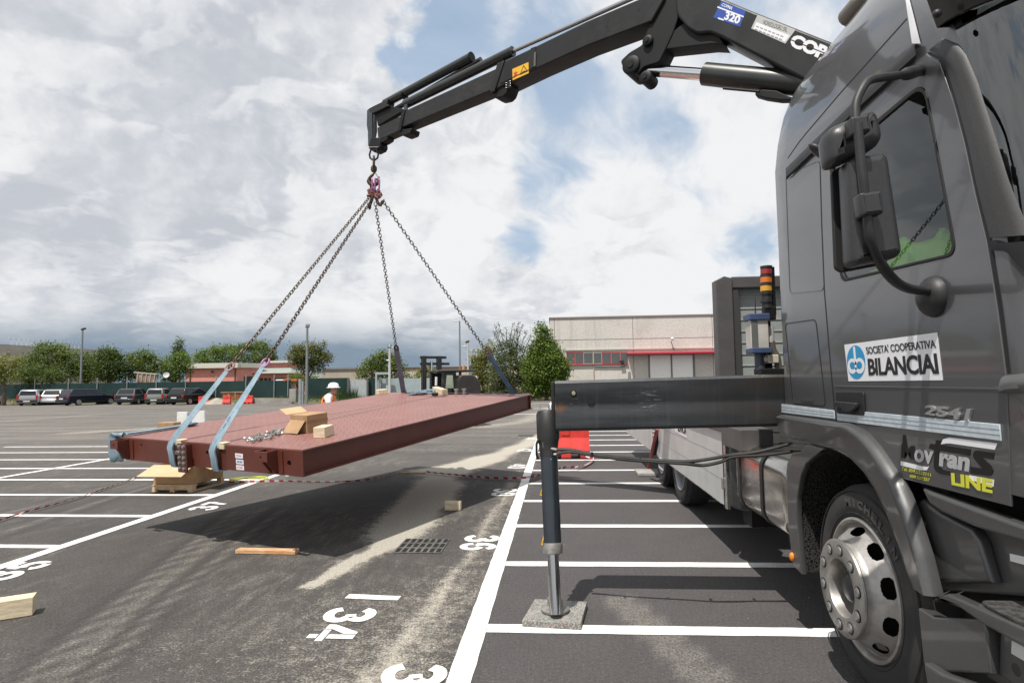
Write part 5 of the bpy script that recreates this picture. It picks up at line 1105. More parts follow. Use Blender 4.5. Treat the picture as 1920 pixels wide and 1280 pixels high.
# stickers
def KS(s_=0): return frame(KF.translation, -KF.col[0].to_3d(), (0, 0, 1))            # reads from the viewer's side
KR = KS()
def kst(pts, nm, m_, par, w0, t_=.0012): return MB().shape(KR, [loc2(KR, pts)], t_, w0).build(nm, m_, par, smooth=False)
def ktx(s_, pts, nm, m_, par, w0, **k): return MB().text(KR, s_, loc2(KR, pts), w0, **k).build(nm, m_, par, smooth=False)
YS = mat('yellow warning film', (.75, .42, .02), .45)
ys = kst([(960.7, 130), (991, 117), (991.5, 137.5), (961.5, 151)], 'warning_sticker', YS, oa, .001)
def tri_outline(A, B, C_, k=.62): 
    A, B, C_ = [Vector(p) for p in (A, B, C_)]; c = (A+B+C_)/3; return [[tuple(p) for p in (A, B, C_)], [tuple(c+(p-c)*k) for p in (A, B, C_)]]
m = MB(); m.shape(KR, tri_outline(*loc2(KR, [(974.5, 141.5), (990, 134.5), (982, 122.5)]), .74), .0006, .0024); m.shape(KR, [loc2(KR, [(979, 135.5), (985, 132.5), (985, 134.2), (979, 137)])], .0006, .0024); m.build('warning_symbol', BLKI, ys, smooth=False)
m = MB(); m.shape(KR, [loc2(KR, [(963, 147), (964.5, 140), (963, 137), (966.5, 136), (967, 133), (969, 136), (971.5, 134.5), (969.5, 139), (971, 143.5), (968.5, 141.5), (966, 146)])], .0006, .0024); m.build('warning_symbol', mat('red print', (.55, .06, .03), .5), ys, smooth=False)
pl_ = kst([(948, 154), (958, 150), (958.5, 164), (948, 167)], 'rivet_plate', UND, oa, .001)
m = MB()
for p_ in ((949.5, 156), (957, 152.5), (949.5, 165), (957, 161.5), (949.5, 160.5), (957, 157)): m.ball(tuple(KR @ Vector((*loc2(KR, [p_])[0], .003))), .006, 6, 4)
m.build('rivets', STEEL, pl_)
BLS = mat('blue film', (.02, .07, .34), .4)
b3 = kst([(1353, 2.5), (1399, 21), (1387.5, 51), (1337.5, 33.5)], 'capacity_sticker', BLS, main, .001)
kst([(1346, 12.5), (1395, 31), (1394, 33.5), (1345, 15)], 'sticker_line', WHT, b3, .0022, .0005)
ktx('COPMA', [(1352.5, 11.5), (1372, 19.5), (1374, 13.5), (1355, 6)], 'maker_lettering', WHT, b3, .0023, bold=.02, shear=.25, t=.0006)
ktx('_320', [(1346, 36), (1384, 48.5), (1390.5, 31.5), (1351, 17)], 'capacity_number', WHT, b3, .0023, bold=.04, t=.0006)
n3 = kst([(1421, 28), (1492, 56), (1472.5, 82.5), (1408.5, 54)], 'dealer_sticker', mat('silver film', (.50, .49, .47), .35, .3), main, .001)
ktx('NONSOLOGRU SRL', [(1430, 46), (1475, 61), (1478, 53), (1433, 37.5)], 'dealer_lettering', BLKI, n3, .0023, bold=.0, t=.0006)
kst([(1418, 42), (1481, 67), (1472, 79), (1413, 55)], 'sticker_panel', WHT, n3, .0022, .0005)
m = MB()
for k in range(2):
    for i in range(7): x = 1418+i*7.6-k*2.4; y = 48.5+i*3.0+k*5.6; m.shape(KR, [loc2(KR, [(x, y), (x+5.4, y+2.1), (x+5, y+4.3), (x-.4, y+2.2)])], .0004, .0029)
m.build('small_print', mat('grey print', (.30, .30, .30), .5), n3, smooth=False)
m = MB(); m.text(KR, 'COPMA', loc2(KR, [(1481, 87), (1594, 135), (1600, 106), (1486, 62)]), .001, .055, .22, .001, .94); m.build('maker_lettering', WHT, main, smooth=False)
m = MB(); m.shape(KR, [loc2(KR, [(1480, 73), (1600, 120.5), (1600, 122.5), (1480, 75)])], .0006, .0022); m.build('lettering_gap', BOOM, main, smooth=False)
m = MB(); m.shape(KF, [loc2(KF, [(1003, 126.5), (1005, 125), (940, 155), (938, 157)])], .006, -.006); m.build('weld_seam', BOOM, oa, smooth=False)
# column and base behind the cab
m = MB(); m.lathe([(.26, .95), (.26, 1.25), (.20, 1.4), (.17, 2.2), (.16, 4.15), (.12, 4.3), (.0001, 4.3)], 32, Matrix.Translation((2.77, 4.75, 0))); m.build('column', BOOM, crane)
m = MB(); m.b2((2.2, 4.36, .85), (3.34, 5.15, 1.24)); m.build('crane_base', UND, crane, smooth=False, bevel=.02)
MB().b2((2.62, 4.62, 4.1), (2.92, 5.04, 4.5)).build('column_head', BOOM, crane, smooth=False, bevel=.03)
# ---------------------------------------------------------------- outrigger
BM = bpy.data.materials.new('oily gunmetal beam'); BM.use_nodes = True; t = NT(BM.node_tree); b = BM.node_tree.nodes['Principled BSDF']
geo = t.n('ShaderNodeNewGeometry').outputs['Position']; gx_, gy_, gzz = t.sep(geo)
mp = t.n('ShaderNodeMapping'); t.put(mp.inputs[0], geo); mp.inputs['Scale'].default_value = (1.3, 1, 11); s1n = t.noise(mp.outputs[0], 1.2, 8, .65); s2n = t.noise(geo, 7, 8, .7)
mp2 = t.n('ShaderNodeMapping'); t.put(mp2.inputs[0], geo); mp2.inputs['Scale'].default_value = (26, 1, 1.2); drip = t.noise(mp2.outputs[0], 1.4, 6, .6)
col = t.mix(t.sm(s1n, .34, .66), (.026, .029, .033), (.058, .062, .068)); col = t.mix(t.m('MULTIPLY', t.sm(gx_, .55, 1.6), t.sm(s1n, .35, .6)), col, (.030, .025, .021))
col = t.mix(t.m('MULTIPLY', t.sm(drip, .5, .75), .35), col, (.075, .078, .08)); col = t.mix(t.m('MULTIPLY', t.sm(s2n, .62, .74), .4), col, (.085, .06, .045))
rustm = t.m('MULTIPLY', t.sm(t.v('DISTANCE', geo, (.0, 4.17, 1.44)), .10, .01), t.sm(s2n, .42, .6)); col = t.mix(rustm, col, (.16, .07, .03))
scr = t.noise(mp.outputs[0], 5.5, 8, .75)
scm = t.m('MULTIPLY', t.sm(scr, .56, .66), t.m('ADD', t.sm(t.v('DISTANCE', geo, (.62, 4.17, 1.475)), .16, .02), t.sm(t.v('DISTANCE', geo, (.12, 4.17, 1.47)), .07, .02)), clamp=True); col = t.mix(scm, col, (.42, .42, .43))
t.put(b.inputs['Base Color'], col); t.put(b.inputs['Roughness'], t.m('ADD', .34, t.m('MULTIPLY', s2n, .3))); b.inputs['Metallic'].default_value = .35
pr_ = [(.0, .02), (.012, 0), (.16, 0), (.18, .02), (.18, .335), (.165, .354), (.015, .354), (0, .335), (0, .215), (.008, .190), (.008, .165), (0, .140)]
g = []; m = MB()
for x, z0 in ((-.022, 1.250), (3.35, 1.305)): g += [(x, 4.17+a, z0+c) for a, c in pr_]
n_ = len(pr_); m.add(g, [(k, (k+1) % n_, n_+(k+1) % n_, n_+k) for k in range(n_)]+[tuple(range(n_)), tuple(2*n_-1-k for k in range(n_))])
beam = m.build('outrigger_beam', BM, crane, angle=30)
m = MB(); q = gy(1108, 752, 4.1685); m.lathe([(.0001, 0), (.024, 0)], 24, frame(q, (1, 0, 0), (0, 0, 1))); m.build('dark_disc', VOID, beam, smooth=False)  # black disc on the beam face, its colour standing for the hole's shade
q = gy(1075.5, 737, 4.168); M_ = frame(q, (1, 0, 0), (0, 0, 1)); m = MB(); m.lathe([(.021, 0), (.021, .004), (.016, .006)], 20, M_); m.build('bolt_ring', UND, beam); m = MB(); m.lathe([(.016, .003), (.012, .007), (.0001, .007)], 16, M_); m.build('bolt_head', mat('brass bolt', (.42, .38, .27), .45, .6), beam)
A = gy(1026, 771, 4.27); B = gz(1041.5, 1150, .07); ax = (B-A); Lg = ax.length; M_ = linkM(A, (A-B), 0) @ Matrix.Rotation(R(-90), 4, 'X')   # local z upward along the leg
M_ = Matrix.Translation(A) @ (A-B).to_track_quat('Z', 'Y').to_matrix().to_4x4()
HB_ = mat('black cast head', (.022, .022, .022), .5, .25, var=.3, vscale=9, bump=.15, bscale=60, dirt=.4, dirtcol=(.06, .055, .05))
LEGP = mat('dark blue grey leg paint', (.020, .027, .034), .30, .2, var=.15, vscale=5, coat=.4, dirt=.35, dirtcol=(.07, .07, .07))
leg = MB().lathe([(.0001, .002), (.07, 0), (.081, -.02), (.081, -.19), (.072, -.22), (.066, -.26), (.064, -.32)], 36, M_).build('leg_head', HB_, crane, angle=40)
def zpx(y): return (gy(1030, y, 4.2)-A).dot((A-B).normalized())
z1, z2 = zpx(1016), zpx(1034)
MB().lathe([(.061, -.30), (.061, z1), (.0001, z1)], 36, M_).build('leg_sleeve', LEGP, leg, angle=40)
MB().lathe([(.058, z1+.004), (.066, z1+.002), (.068, z1-.008), (.066, z2), (.045, z2-.006), (.04, z2-.006)], 36, M_).build('leg_collar', mat('greasy steel', (.26, .25, .235), .45, .5, var=.3, vscale=15), leg, angle=40)
MB().lathe([(.040, z2), (.040, -Lg), (.0001, -Lg)], 32, M_).build('leg_rod', mat('worn chrome rod', (.45, .45, .45), .16, 1., rvar=.1), leg, angle=40)
ft = Matrix.Translation(gz(1041, 1145, .045)); MB().lathe([(.0001, .002), (.092, .002), (.098, .010), (.098, .022), (.06, .034), (.052, .04), (.052, .085), (.04, .09)], 36, ft).build('leg_foot', mat('greasy steel'), leg, angle=40)
yl = frame(Vector((A.x-.145, 4.17+.002, 0)), (1, 0, 0), (0, 0, 1))
m = MB(); m.b2((-.05, 4.20, 1.29), (-.024, 4.34, 1.60)); m.build('head_flange', HB_, leg, smooth=False, bevel=.006)
m = MB(); m.b2((-.155, 4.22, 1.392), (-.05, 4.235, 1.40)); m.b2((-.135, 4.23, 1.39), (-.125, 4.24, 1.43)); m.b2((-.075, 4.23, 1.39), (-.06, 4.24, 1.435)); m.build('sensor_bracket', STEEL, leg, smooth=False)
P = [gy(1010, 824, 4.20), gy(1006, 832, 4.18), gy(1006, 852, 4.17), gy(1009, 860, 4.17)]; MB().tube(P, [.012, .009, .008, .010], 8).build('lock_lever', UND, leg)
vb = MB().b2(tuple(gy(1018, 861, 4.20)), tuple(gy(1031, 828, 4.165))).build('valve_block', mat('bare aluminium block', (.30, .30, .29), .5, .5), leg, smooth=False, bevel=.004)
m = MB(); m.tube([gy(1026, 848, 4.165), gy(1033, 862, 4.15)], .010, 8); m.build('valve_lever', STEEL, vb)
MB().tube(smooth_path([gy(1022, 861, 4.19), gy(1024, 880, 4.19), gy(1029, 920, 4.19), gy(1033, 1000, 4.19), gy(1033, 1012, 4.20)], 4), .009, 8).build('hydraulic_pipe', mat('grey pipe', (.13, .13, .125), .4, .3), leg)
m = MB(); M2 = frame(gy(1036, 842, 4.165), (0, -1, 0), (0, 0, 1)); 
m.tube([gy(1031, 840, 4.165), gy(1046, 843, 4.165)], .012, 8); m.tube([gy(1031, 852, 4.165), gy(1046, 851, 4.165)], .012, 8); m.build('hose_fitting', STEEL, vb)
HOS = mat('hydraulic hose', (.030, .029, .027), .5, var=.3, vscale=9, dirt=.4, dirtcol=(.07, .06, .05))
for j, pts_ in enumerate(([(1044, 842), (1070, 843), (1110, 851), (1170, 858), (1240, 863), (1290, 865), (1330, 860), (1370, 853), (1420, 847), (1480, 832)], [(1044, 851), (1068, 846.5), (1110, 853), (1170, 861), (1240, 866), (1285, 869), (1318, 872), (1350, 866), (1376, 856), (1430, 853), (1486, 846)])):
    P = smooth_path([gy(x, y, 4.12-.10*min(1, i/5)) for i, (x, y) in enumerate(pts_)], 5); MB().tube(P, .0115, 8).build('hydraulic_hose', HOS, crane)
m = MB()
for x, y in ((1110, 852), (1200, 861), (1288, 867), (1375, 855)): c_ = gy(x, y, 4.06); m.box(tuple(c_), (.012, .035, .034)); m.build('hose_clip', UND, crane, smooth=False); m = MB()
for y0, y1, x in ((905, 928, 1015.5), (994, 1021, 1018)):
    fr = FRONT(4.2); c_ = gy(x, y1, 4.205); fr = frame(c_, Vector((.8, -.6, 0)), (0, 0, 1)); h_ = (y1-y0)/1100*4.2
    st_ = MB().shape(fr, [[(-.012, 0), (.042, 0), (.020, h_)]], .001, .004).build('warning_triangle', YS, leg, smooth=False)
    MB().shape(fr, [[(.0, .012), (.030, .012), (.018, h_*.62)]], .0006, .0052).build('triangle_mark', BLKI, st_, smooth=False)
# rear stabiliser seen past the bed
rs = MB().tube([gx(1232, 803, 1.44), gx(1216, 876, 1.44)], .026, 12).build('rear_stabiliser', mat('faded red paint', (.34, .06, .06), .5, var=.3, vscale=5), crane)
MB().tube([gx(1236, 800, 1.50), gx(1227, 850, 1.50)], .035, 12).build('stabiliser_tube', UND, rs)
c_ = gz(1222, 889, 0); MB().b2((c_.x-.26, c_.y-.24, .004), (c_.x+.26, c_.y+.24, .06)).build('outrigger_pad', mat('grey timber pad', (.30, .29, .27), .8, var=.2), smooth=False, bevel=.01, label='flat grey pad under the rear stabiliser beside the back wheels', category='outrigger pad')
# granite pad under the near leg
GRM = bpy.data.materials.new('speckled rubber granulate'); GRM.use_nodes = True; t = NT(GRM.node_tree); b = GRM.node_tree.nodes['Principled BSDF']
geo = t.n('ShaderNodeNewGeometry').outputs['Position']; vo = t.n('ShaderNodeTexVoronoi'); t.put(vo.inputs['Vector'], geo); vo.inputs['Scale'].default_value = 170
vr, vg, vb2 = t.sep(vo.outputs['Color'])
col = t.mix(t.sm(vr, .2, .9), (.13, .125, .12), (.36, .345, .325)); col = t.mix(t.sm(vg, .86, .9), col, (.06, .17, .12)); col = t.mix(t.sm(vb2, .9, .93), col, (.26, .12, .10))
col = t.mix(t.m('MULTIPLY', t.sm(t.noise(geo, 9, 7, .7), .45, .65), .6), col, (.33, .315, .29)); t.put(b.inputs['Base Color'], col); b.inputs['Roughness'].default_value = .9
bp = t.n('ShaderNodeBump'); bp.inputs['Strength'].default_value = .6; bp.inputs['Distance'].default_value = .004; t.put(bp.inputs['Height'], vr); t.put(b.inputs['Normal'], bp.outputs[0])
q = [gz(x, y, .045) for x, y in ((979, 1162), (1088.5, 1168.5), (1100.7, 1127), (1003, 1121.7))]
MB().shape(TOP(0), [[(p.x, p.y) for p in q]], .042, .003, .004).build('outrigger_pad', GRM, angle=30, label='speckled grey square pad under the foot of the near outrigger leg', category='outrigger pad')
# ---------------------------------------------------------------- crane gear standing behind the cab
YB_ = 4.46
gear = crane
def gc(x, y): return gy(x, y, YB_)
def seg_cyl(x, y0, y1, r_, m_, nm, par, sides=20):
    a, b_ = gc(x, y0), gc(x+(y1-y0)*.03, y1); return MB().tube([a, b_], r_, sides).build(nm, m_, par, angle=40)
bt = seg_cyl(1436, 499, 578, .036, BLK, 'beacon_stack', crane)
for y0, y1, c in ((505, 514, (.28, .03, .03)), (520, 530, (.62, .16, .02)), (536, 546, (.62, .32, .03))): seg_cyl(1436.4, y0, y1, .041, mat('lens %d' % y0, c, .4, coat=.1), 'beacon_lens', bt)
for y in (499, 515.5, 531.5, 548, 563): seg_cyl(1436.5, y, y+4, .043, BLK, 'beacon_collar', bt)
MB().b2(tuple(gc(1443, 590)), tuple(gc(1452, 500)+Vector((0, .05, 0)))).build('beacon_bracket', UND, bt, smooth=False)
FBL = mat('blue filter cap', (.045, .07, .15), .5, var=.15, vscale=8); FWH = mat('off white filter body', (.46, .44, .40), .5, var=.12, vscale=5, dirt=.4, dirtcol=(.25, .22, .18))
def fbox(x0, y0, x1, y1, d_, m_, nm, par, off=0.): a, c = gc(x0, y1), gc(x1, y0); return MB().b2((a.x, YB_-d_/2+off, a.z), (c.x, YB_+d_/2+off, c.z)).build(nm, m_, par, smooth=False, bevel=.006)
ff = fbox(1404, 600, 1435, 655, .12, FWH, 'return_filter', crane); fbox(1405, 603, 1415, 653, .004, mat('filter glass', (.12, .125, .12), .2), 'sight_glass', ff, -.063)
fbox(1399, 589, 1437, 602, .15, FBL, 'filter_cap', ff); fbox(1404, 652, 1441, 663, .15, FBL, 'filter_cap', ff)
seg_cyl(1424, 662, 694, .036, mat('blue grey pump', (.045, .055, .07), .45), 'pump_body', ff); MB().tube([gc(1416.5, 590), gc(1415.5, 552)], [.006, .0015], 6).build('aerial', BLK, ff)
seg_cyl(1444, 612, 642, .026, FWH, 'pipe_elbow', crane); MB().tube(smooth_path([gc(1446, 640), gc(1449, 655), gc(1456, 668), gc(1460, 690)], 4), .026, 12).build('suction_hose', mat('brown hose', (.10, .085, .07), .6), crane)
fb = fbox(1437, 665, 1456, 681, .09, mat('cream valve', (.50, .46, .36), .5), 'valve', crane); fbox(1429, 669, 1437, 678, .06, mat('cream valve'), 'valve_port', fb); m = MB(); m.tube(smooth_path([gc(1437, 668), gc(1441, 657), gc(1447, 655), gc(1450, 664)], 4), .004, 6); m.build('valve_wire', FWH, fb)
fbox(1420, 690, 1480, 702, .16, UND, 'gear_bracket', crane); fbox(1431, 575, 1452, 600, .06, UND, 'gear_clamp', crane); fbox(1438, 600, 1448, 700, .04, UND, 'gear_mast', crane, .05)
# ================================================================== the far side of the yard
def hz(x): return 728.3-.0129*x
def gd(x, D): return Vector((*far(x, hz(x), D).to_2d(), 0))             # ground point at camera depth D below pixel column x
def zz(x, y, D): return far(x, y, D).z
FR_ = Vector((R0.x, R0.y, 0)); FN = Vector((CF.x, CF.y, 0)).normalized()
def facing(x, D, yaw=0.):                                              # frame standing on the ground, front towards the camera
    e = Matrix.Rotation(R(yaw), 3, 'Z') @ FR_; return frame(gd(x, D), e, (0, 0, 1))
GRASS = mat('grass blades', (.055, .095, .022), .8, col2=(.12, .13, .045), vscale=1.5)
EARTH = mat('grassy earth', (.075, .085, .035), .9, col2=(.13, .115, .07), vscale=.8, detail=8)
CONC = mat('weathered concrete', (.27, .26, .235), .85, var=.15, vscale=1.2, dirt=.5, dirtcol=(.12, .115, .10), bump=.2, bscale=20)
# grassy bank behind the yard
edge = [(-420, 66), (-120, 60), (40, 58), (250, 55.5), (400, 53), (560, 50.5), (640, 50), (720, 50.5), (880, 51), (1010, 53), (1060, 55), (1400, 56)]
m = MB(); A = [gd(x, d_) for x, d_ in edge]; offs = [(0, 0), (.5, .28), (2.2, .55), (12, .6), (60, .8), (400, 1.2)]; g = []
for p, (x, d_) in zip(A, edge):
    dr = (p-Vector((0, 0, 0))).normalized()
    for o, h in offs: q = p+dr*o; g.append((q.x, q.y, h+.002))
k = len(offs); m.add(g, [(i*k+j, (i+1)*k+j, (i+1)*k+j+1, i*k+j+1) for i in range(len(A)-1) for j in range(k-1)]); m.build('grass_bank', EARTH, local=True, kind='structure')
def blades(name, spans, n, h0, h1, seed, m_=GRASS, **kw):
    rg = random.Random(seed); vs = []; fs = []
    for q in range(n):
        x, d_, zb = spans(rg); p = gd(x, d_); h = rg.uniform(h0, h1); a = rg.random()*6.3; w_ = rg.uniform(.02, .05); le = Vector((rg.uniform(-.4, .4), rg.uniform(-.4, .4), 1))*h; sd = Vector((math.cos(a), math.sin(a), 0))*w_
        b0 = Vector((p.x, p.y, zb)); i = len(vs); vs += [tuple(b0-sd), tuple(b0+sd), tuple(b0+le)]; fs.append((i, i+1, i+2))
    m = MB(); m.add(vs, fs); return m.build(name, m_, local=True, smooth=False, **kw)
def ed(x):
    for (a, p), (b_, q) in zip(edge, edge[1:]):
        if x <= b_: return p+(q-p)*(x-a)/(b_-a)
    return 56
blades('grass', lambda rg: (lambda x, o: (x, ed(x)+o, .26 if o > .6 else .1))(rg.uniform(-60, 400) if rg.random() < .35 else (rg.uniform(520, 720) if rg.random() < .5 else rg.uniform(980, 1080)), rg.uniform(.2, 2.0)), 5200, .15, .55, 5, kind='stuff')
WEED = mat('tall weeds', (.030, .070, .018), .8, col2=(.075, .12, .035), vscale=1.2)
blades('weeds', lambda rg: (lambda x: (x, ed(x)+rg.uniform(.6, 2.2), .3))(rg.uniform(628, 668) if rg.random() < .45 else rg.uniform(985, 1062)), 2600, .4, 1.25, 8, WEED, kind='stuff')
def tagged(o, label, cat, group=None): return props(o, label, cat, group)
# ---- low retaining wall
def wall_run(x0, x1, off, z0, z1, th, m_, name, label, cat, n=8, parent=None):
    m = MB(); g = []
    for i in range(n+1):
        x = x0+(x1-x0)*i/n; p = gd(x, ed(x)+off); dr = p.normalized()
        for a, z in ((0, z0), (0, z1), (th, z1), (th, z0)): q = p+dr*a; g.append((q.x, q.y, z))
    m.add(g, [(i*4+j, (i+1)*4+j, (i+1)*4+(j+1) % 4, i*4+(j+1) % 4) for i in range(n) for j in range(4)]+[(0, 1, 2, 3), (n*4+3, n*4+2, n*4+1, n*4)])
    return m.build(name, m_, parent, smooth=False, label=label, category=cat)
wall_run(462, 548, -.15, 0, .46, .25, CONC, 'retaining_wall', 'low stained concrete retaining wall right of the red barrier by the rusty skip', 'wall')
# ---- green screened fence
SCR = mat('dark green fence screen', (.012, .030, .027), .7, col2=(.018, .042, .040), vscale=.7, spec=.2)
POST = mat('galvanised post', (.30, .31, .31), .5, .5)
fence = thing('fence', gd(300, ed(300)+1.6), 'long fence with dark green screening and thin posts behind the parked cars', 'fence')
wall_run(-80, 546, 1.6, .50, 2.02, .03, SCR, 'screen', None, None, 26, fence)
for x in (9, 65, 128, 182, 238, 293, 348, 405, 461, 514, 540): p = gd(x, ed(x)+1.5); MB().tube([(p.x, p.y, .4), (p.x, p.y, 2.55)], .05, 6).build('post', POST, fence)
fence2 = thing('fence', gd(610, 50.6), 'short dark green fence run behind the worker in the white helmet', 'fence')
wall_run(577, 655, 1.0, .3, 2.15, .03, SCR, 'screen', None, None, 5, fence2); wall_run(690, 708, 1.0, .3, 2.1, .03, SCR, 'screen', None, None, 2, fence2)
GATE = mat('pale grey gate sheet', (.42, .45, .45), .5, .3, var=.08, vscale=2)
gate = thing('gate', gd(672, 51), 'pale grey sheet metal gate between the green fence runs', 'gate')
for a, b_ in ((654, 665.5), (666, 677), (677.5, 689)): wall_run(a, b_, .9, .3, 1.95, .04, GATE, 'gate_leaf', None, None, 1, gate)
for x in (653, 689.5): p = gd(x, ed(x)+.8); MB().b2((p.x-.08, p.y-.08, .2), (p.x+.08, p.y+.08, 2.15)).build('gate_post', mat('dark post', (.08, .085, .085), .6), gate, smooth=False)
BGW = mat('blue grey wall panel', (.30, .36, .37), .5, var=.08, vscale=1.2)
wl_ = thing('panel_wall', gd(765, 51.5), 'blue grey panel wall behind the far edge of the platform', 'wall')
wall_run(712, 822, 1.0, .3, 2.05, .06, BGW, 'panel', None, None, 6, wl_)
for x in (712, 726, 790, 822): p = gd(x, ed(x)+.85); MB().b2((p.x-.09, p.y-.09, .2), (p.x+.09, p.y+.09, 2.15)).build('post', mat('light panel post', (.38, .42, .42), .5), wl_, smooth=False)
kp = facing(718, 51); kk = thing('entry_kiosk', gd(718, 51), 'narrow pale grey frame beside the panel wall left of the floodlight pole', 'frame')
for a, b_, c, d_ in ((-.65, .3, -.5, 2.6), (.5, .3, .65, 2.6), (-.5, 2.4, .5, 2.6), (-.5, .3, .5, 1.2)): MB().b2((a, b_, -.1), (c, d_, .1), kp).build('frame_member', BGW, kk, smooth=False)
p = facing(550.5, 49.5); MB().b2((-.28, .15, -.25), (.30, 1.25, .25), p).build('concrete_block', CONC, smooth=False, bevel=.03, label='upright pale concrete block beside the grey pillars', category='block')
for x, h, w_, lb in ((563.5, 2.1, .16, 'thick grey steel pillar right of the concrete block'), (568, 1.9, .10, 'thinner grey steel pillar between the thick pillar and the tall floodlight pole')):
    q = gd(x, 49.2); m = MB(); m.tube([(q.x, q.y, 0), (q.x, q.y, h)], w_, 12); m.build('gate_pillar', mat('grey pillar paint', (.26, .27, .28), .6, var=.15), label=lb, category='pillar')
# ---------------------------------------------------------------- lamp posts
PGR = mat('grey pole paint', (.22, .235, .24), .5, .4); PWH = mat('pale pole paint', (.50, .50, .48), .5, .2); LMP = mat('black floodlight', (.02, .02, .02), .5); LWH = mat('white lamp head', (.62, .63, .62), .4)
def pole(x, top, D, r_, m_, heads, label, name='lamp_post', cat='lamp post', xt=None):
    b_ = gd(x, D); t_ = far(xt or x, top, D); t_ = Vector((b_.x, b_.y, t_.z)); root = thing(name, b_, label, cat)
    MB().tube([b_, b_+(t_-b_)*.5, t_], [r_*1.25, r_*1.05, r_*.8], 10).build('pole', m_, root)
    s = D/FPX
    for kind, dx_, dy_ in heads:
        c = t_+FR_*(dx_*s)+Vector((0, 0, -dy_*s)); f_ = frame(c, FR_, (0, 0, 1))
        if kind == 'square': MB().box((0, 0, 0), (7*s, 6.5*s, 3*s), f_ @ Matrix.Rotation(R(-25), 4, 'X')).build('floodlight', LMP, root, smooth=False, bevel=.02)
        elif kind == 'tilt': MB().box((0, 0, 0), (8*s, 3.0*s, 4*s), f_ @ Matrix.Rotation(R(18), 4, 'Z')).build('floodlight', LMP, root, smooth=False, bevel=.02)
        elif kind == 'arm': m = MB(); m.lathe([(.0001, .5*s), (3.4*s, .2*s), (4.6*s, -.6*s), (3.6*s, -1.3*s), (.0001, -1.5*s)], 16, Matrix.Translation(c) @ Matrix.Diagonal((1.25, .7, .8, 1))); m.build('lamp_head', LWH, root); MB().tube([t_, t_+(c-t_)*.7, c], .03, 6).build('arm', m_, root)
        elif kind == 'disc': m = MB(); m.lathe([(.0001, 1.5*s), (2*s, 1.2*s), (3*s, 0), (.6*s, -2*s), (.0001, -2*s)], 12, Matrix.Translation(c)); m.build('lamp_head', LWH if m_ is PWH else LMP, root)
        elif kind == 'box': MB().box((0, 0, 0), (3*s, 5*s, 2*s), f_).build('camera_box', LWH, root, smooth=False)
    return root
pole(151, 616, 60, .10, PGR, [('tilt', 1.5, 0)], 'tall grey lamp post with a tilted floodlight behind the parked cars at far left')
pole(174.5, 657, 72, .08, PGR, [('disc', 0, 1)], 'shorter thin grey lamp post right of the tilted floodlight post')
pole(343, 693, 70, .07, PGR, [('disc', 0, 0)], 'small lamp post with a round head at the left end of the pink building')
pole(575, 609, 49, .11, PGR, [('square', .5, 1), ('box', -1, 38)], 'tall grey pole with a single square floodlight left of the worker')
pole(730.5, 645, 50, .11, PWH, [('square', 0, 4), ('box', -1, 42), ('disc', -4, 30)], 'white pole carrying a black square floodlight behind the far left strap')
pole(739.5, 651, 62, .06, PGR, [('arm', -5, -1)], 'thin grey lamp post just right of the white floodlight pole')
pole(862.5, 601, 66, .10, PGR, [('arm', -7, 0)], 'very tall grey street lamp rising above the forklift')
pole(878, 640, 55, .10, PWH, [('tilt', -1, 0), ('arm', -7, 8)], 'pale pole with a black floodlight and white lamp beside the very tall street lamp')
pole(1076, 636, 66, .08, PGR, [('arm', -6, -1)], 'street lamp rising behind the conical green tree', xt=1076) if False else None
pole(684, 693, 60, .06, PWH, [('disc', 0, 0)], 'small white lamp post behind the grey gate')
pole(603.5, 694, 62, .05, PWH, [('disc', 0, 0)], 'small white lamp post before the beige warehouse with a grey roof edge')
pole(1180.5, 697, 40, .11, PGR, [], 'short dark grey bollard post before the factory wall', 'bollard', 'bollard')
# ---------------------------------------------------------------- buildings
def bbox_(fr, u0, v0, u1, v1, dep, w0=0.): return MB().b2((u0, v0, -dep), (u1, v1, w0), fr)
DKG = mat('dark window glass', (.03, .036, .04), .15, coat=.2); 
# prison-like concrete hall at far left
CB = mat('grey brown concrete wall', (.40, .37, .33), .85, col2=(.34, .315, .275), vscale=.5, stretch=(1, 1, 3), detail=8)
pA, pB = gd(-150, 74), gd(215, 112); hA, hB = zz(-150, 636, 74), zz(215, 657, 112)
dr = (pB-pA).normalized(); bk = Vector((-dr.y, dr.x, 0))*14; hall = thing('concrete_hall', (pA+pB)/2, 'long grey brown concrete hall with curved spikes on its roof at far left', 'building')
MB().add([tuple(pA), tuple(pB), (pB.x, pB.y, hB), (pA.x, pA.y, hA), tuple(pA+bk), tuple(pB+bk), tuple(pB+bk+Vector((0, 0, hB))), tuple(pA+bk+Vector((0, 0, hA)))], [(0, 1, 2, 3), (5, 4, 7, 6), (4, 0, 3, 7), (1, 5, 6, 2), (3, 2, 6, 7)]).build('wall', CB, hall, smooth=False)
L_ = (pB-pA).length
hf = frame(pA, dr, (0, 0, 1))
for u0, v0, u1, v1 in ((.44, .42, .50, .56), (.36, .36, .40, .56), (.60, .45, .64, .58)): MB().b2((L_*u0, hA*v0, .0), (L_*u1, hA*v1, .06), hf).build('window', DKG, hall, smooth=False)
for i in range(17):
    u = .36+.025*i; p = pA+dr*(L_*u); h = hA+(hB-hA)*u; P = [p+Vector((0, 0, h-.1)), p+Vector((0, 0, h+.55)), p+Vector((0, 0, h+.85))-dr*.15, p+Vector((0, 0, h+1.0))-dr*.55]
    MB().tube(smooth_path(P, 3), .045, 5).build('roof_spike', LWH, hall)
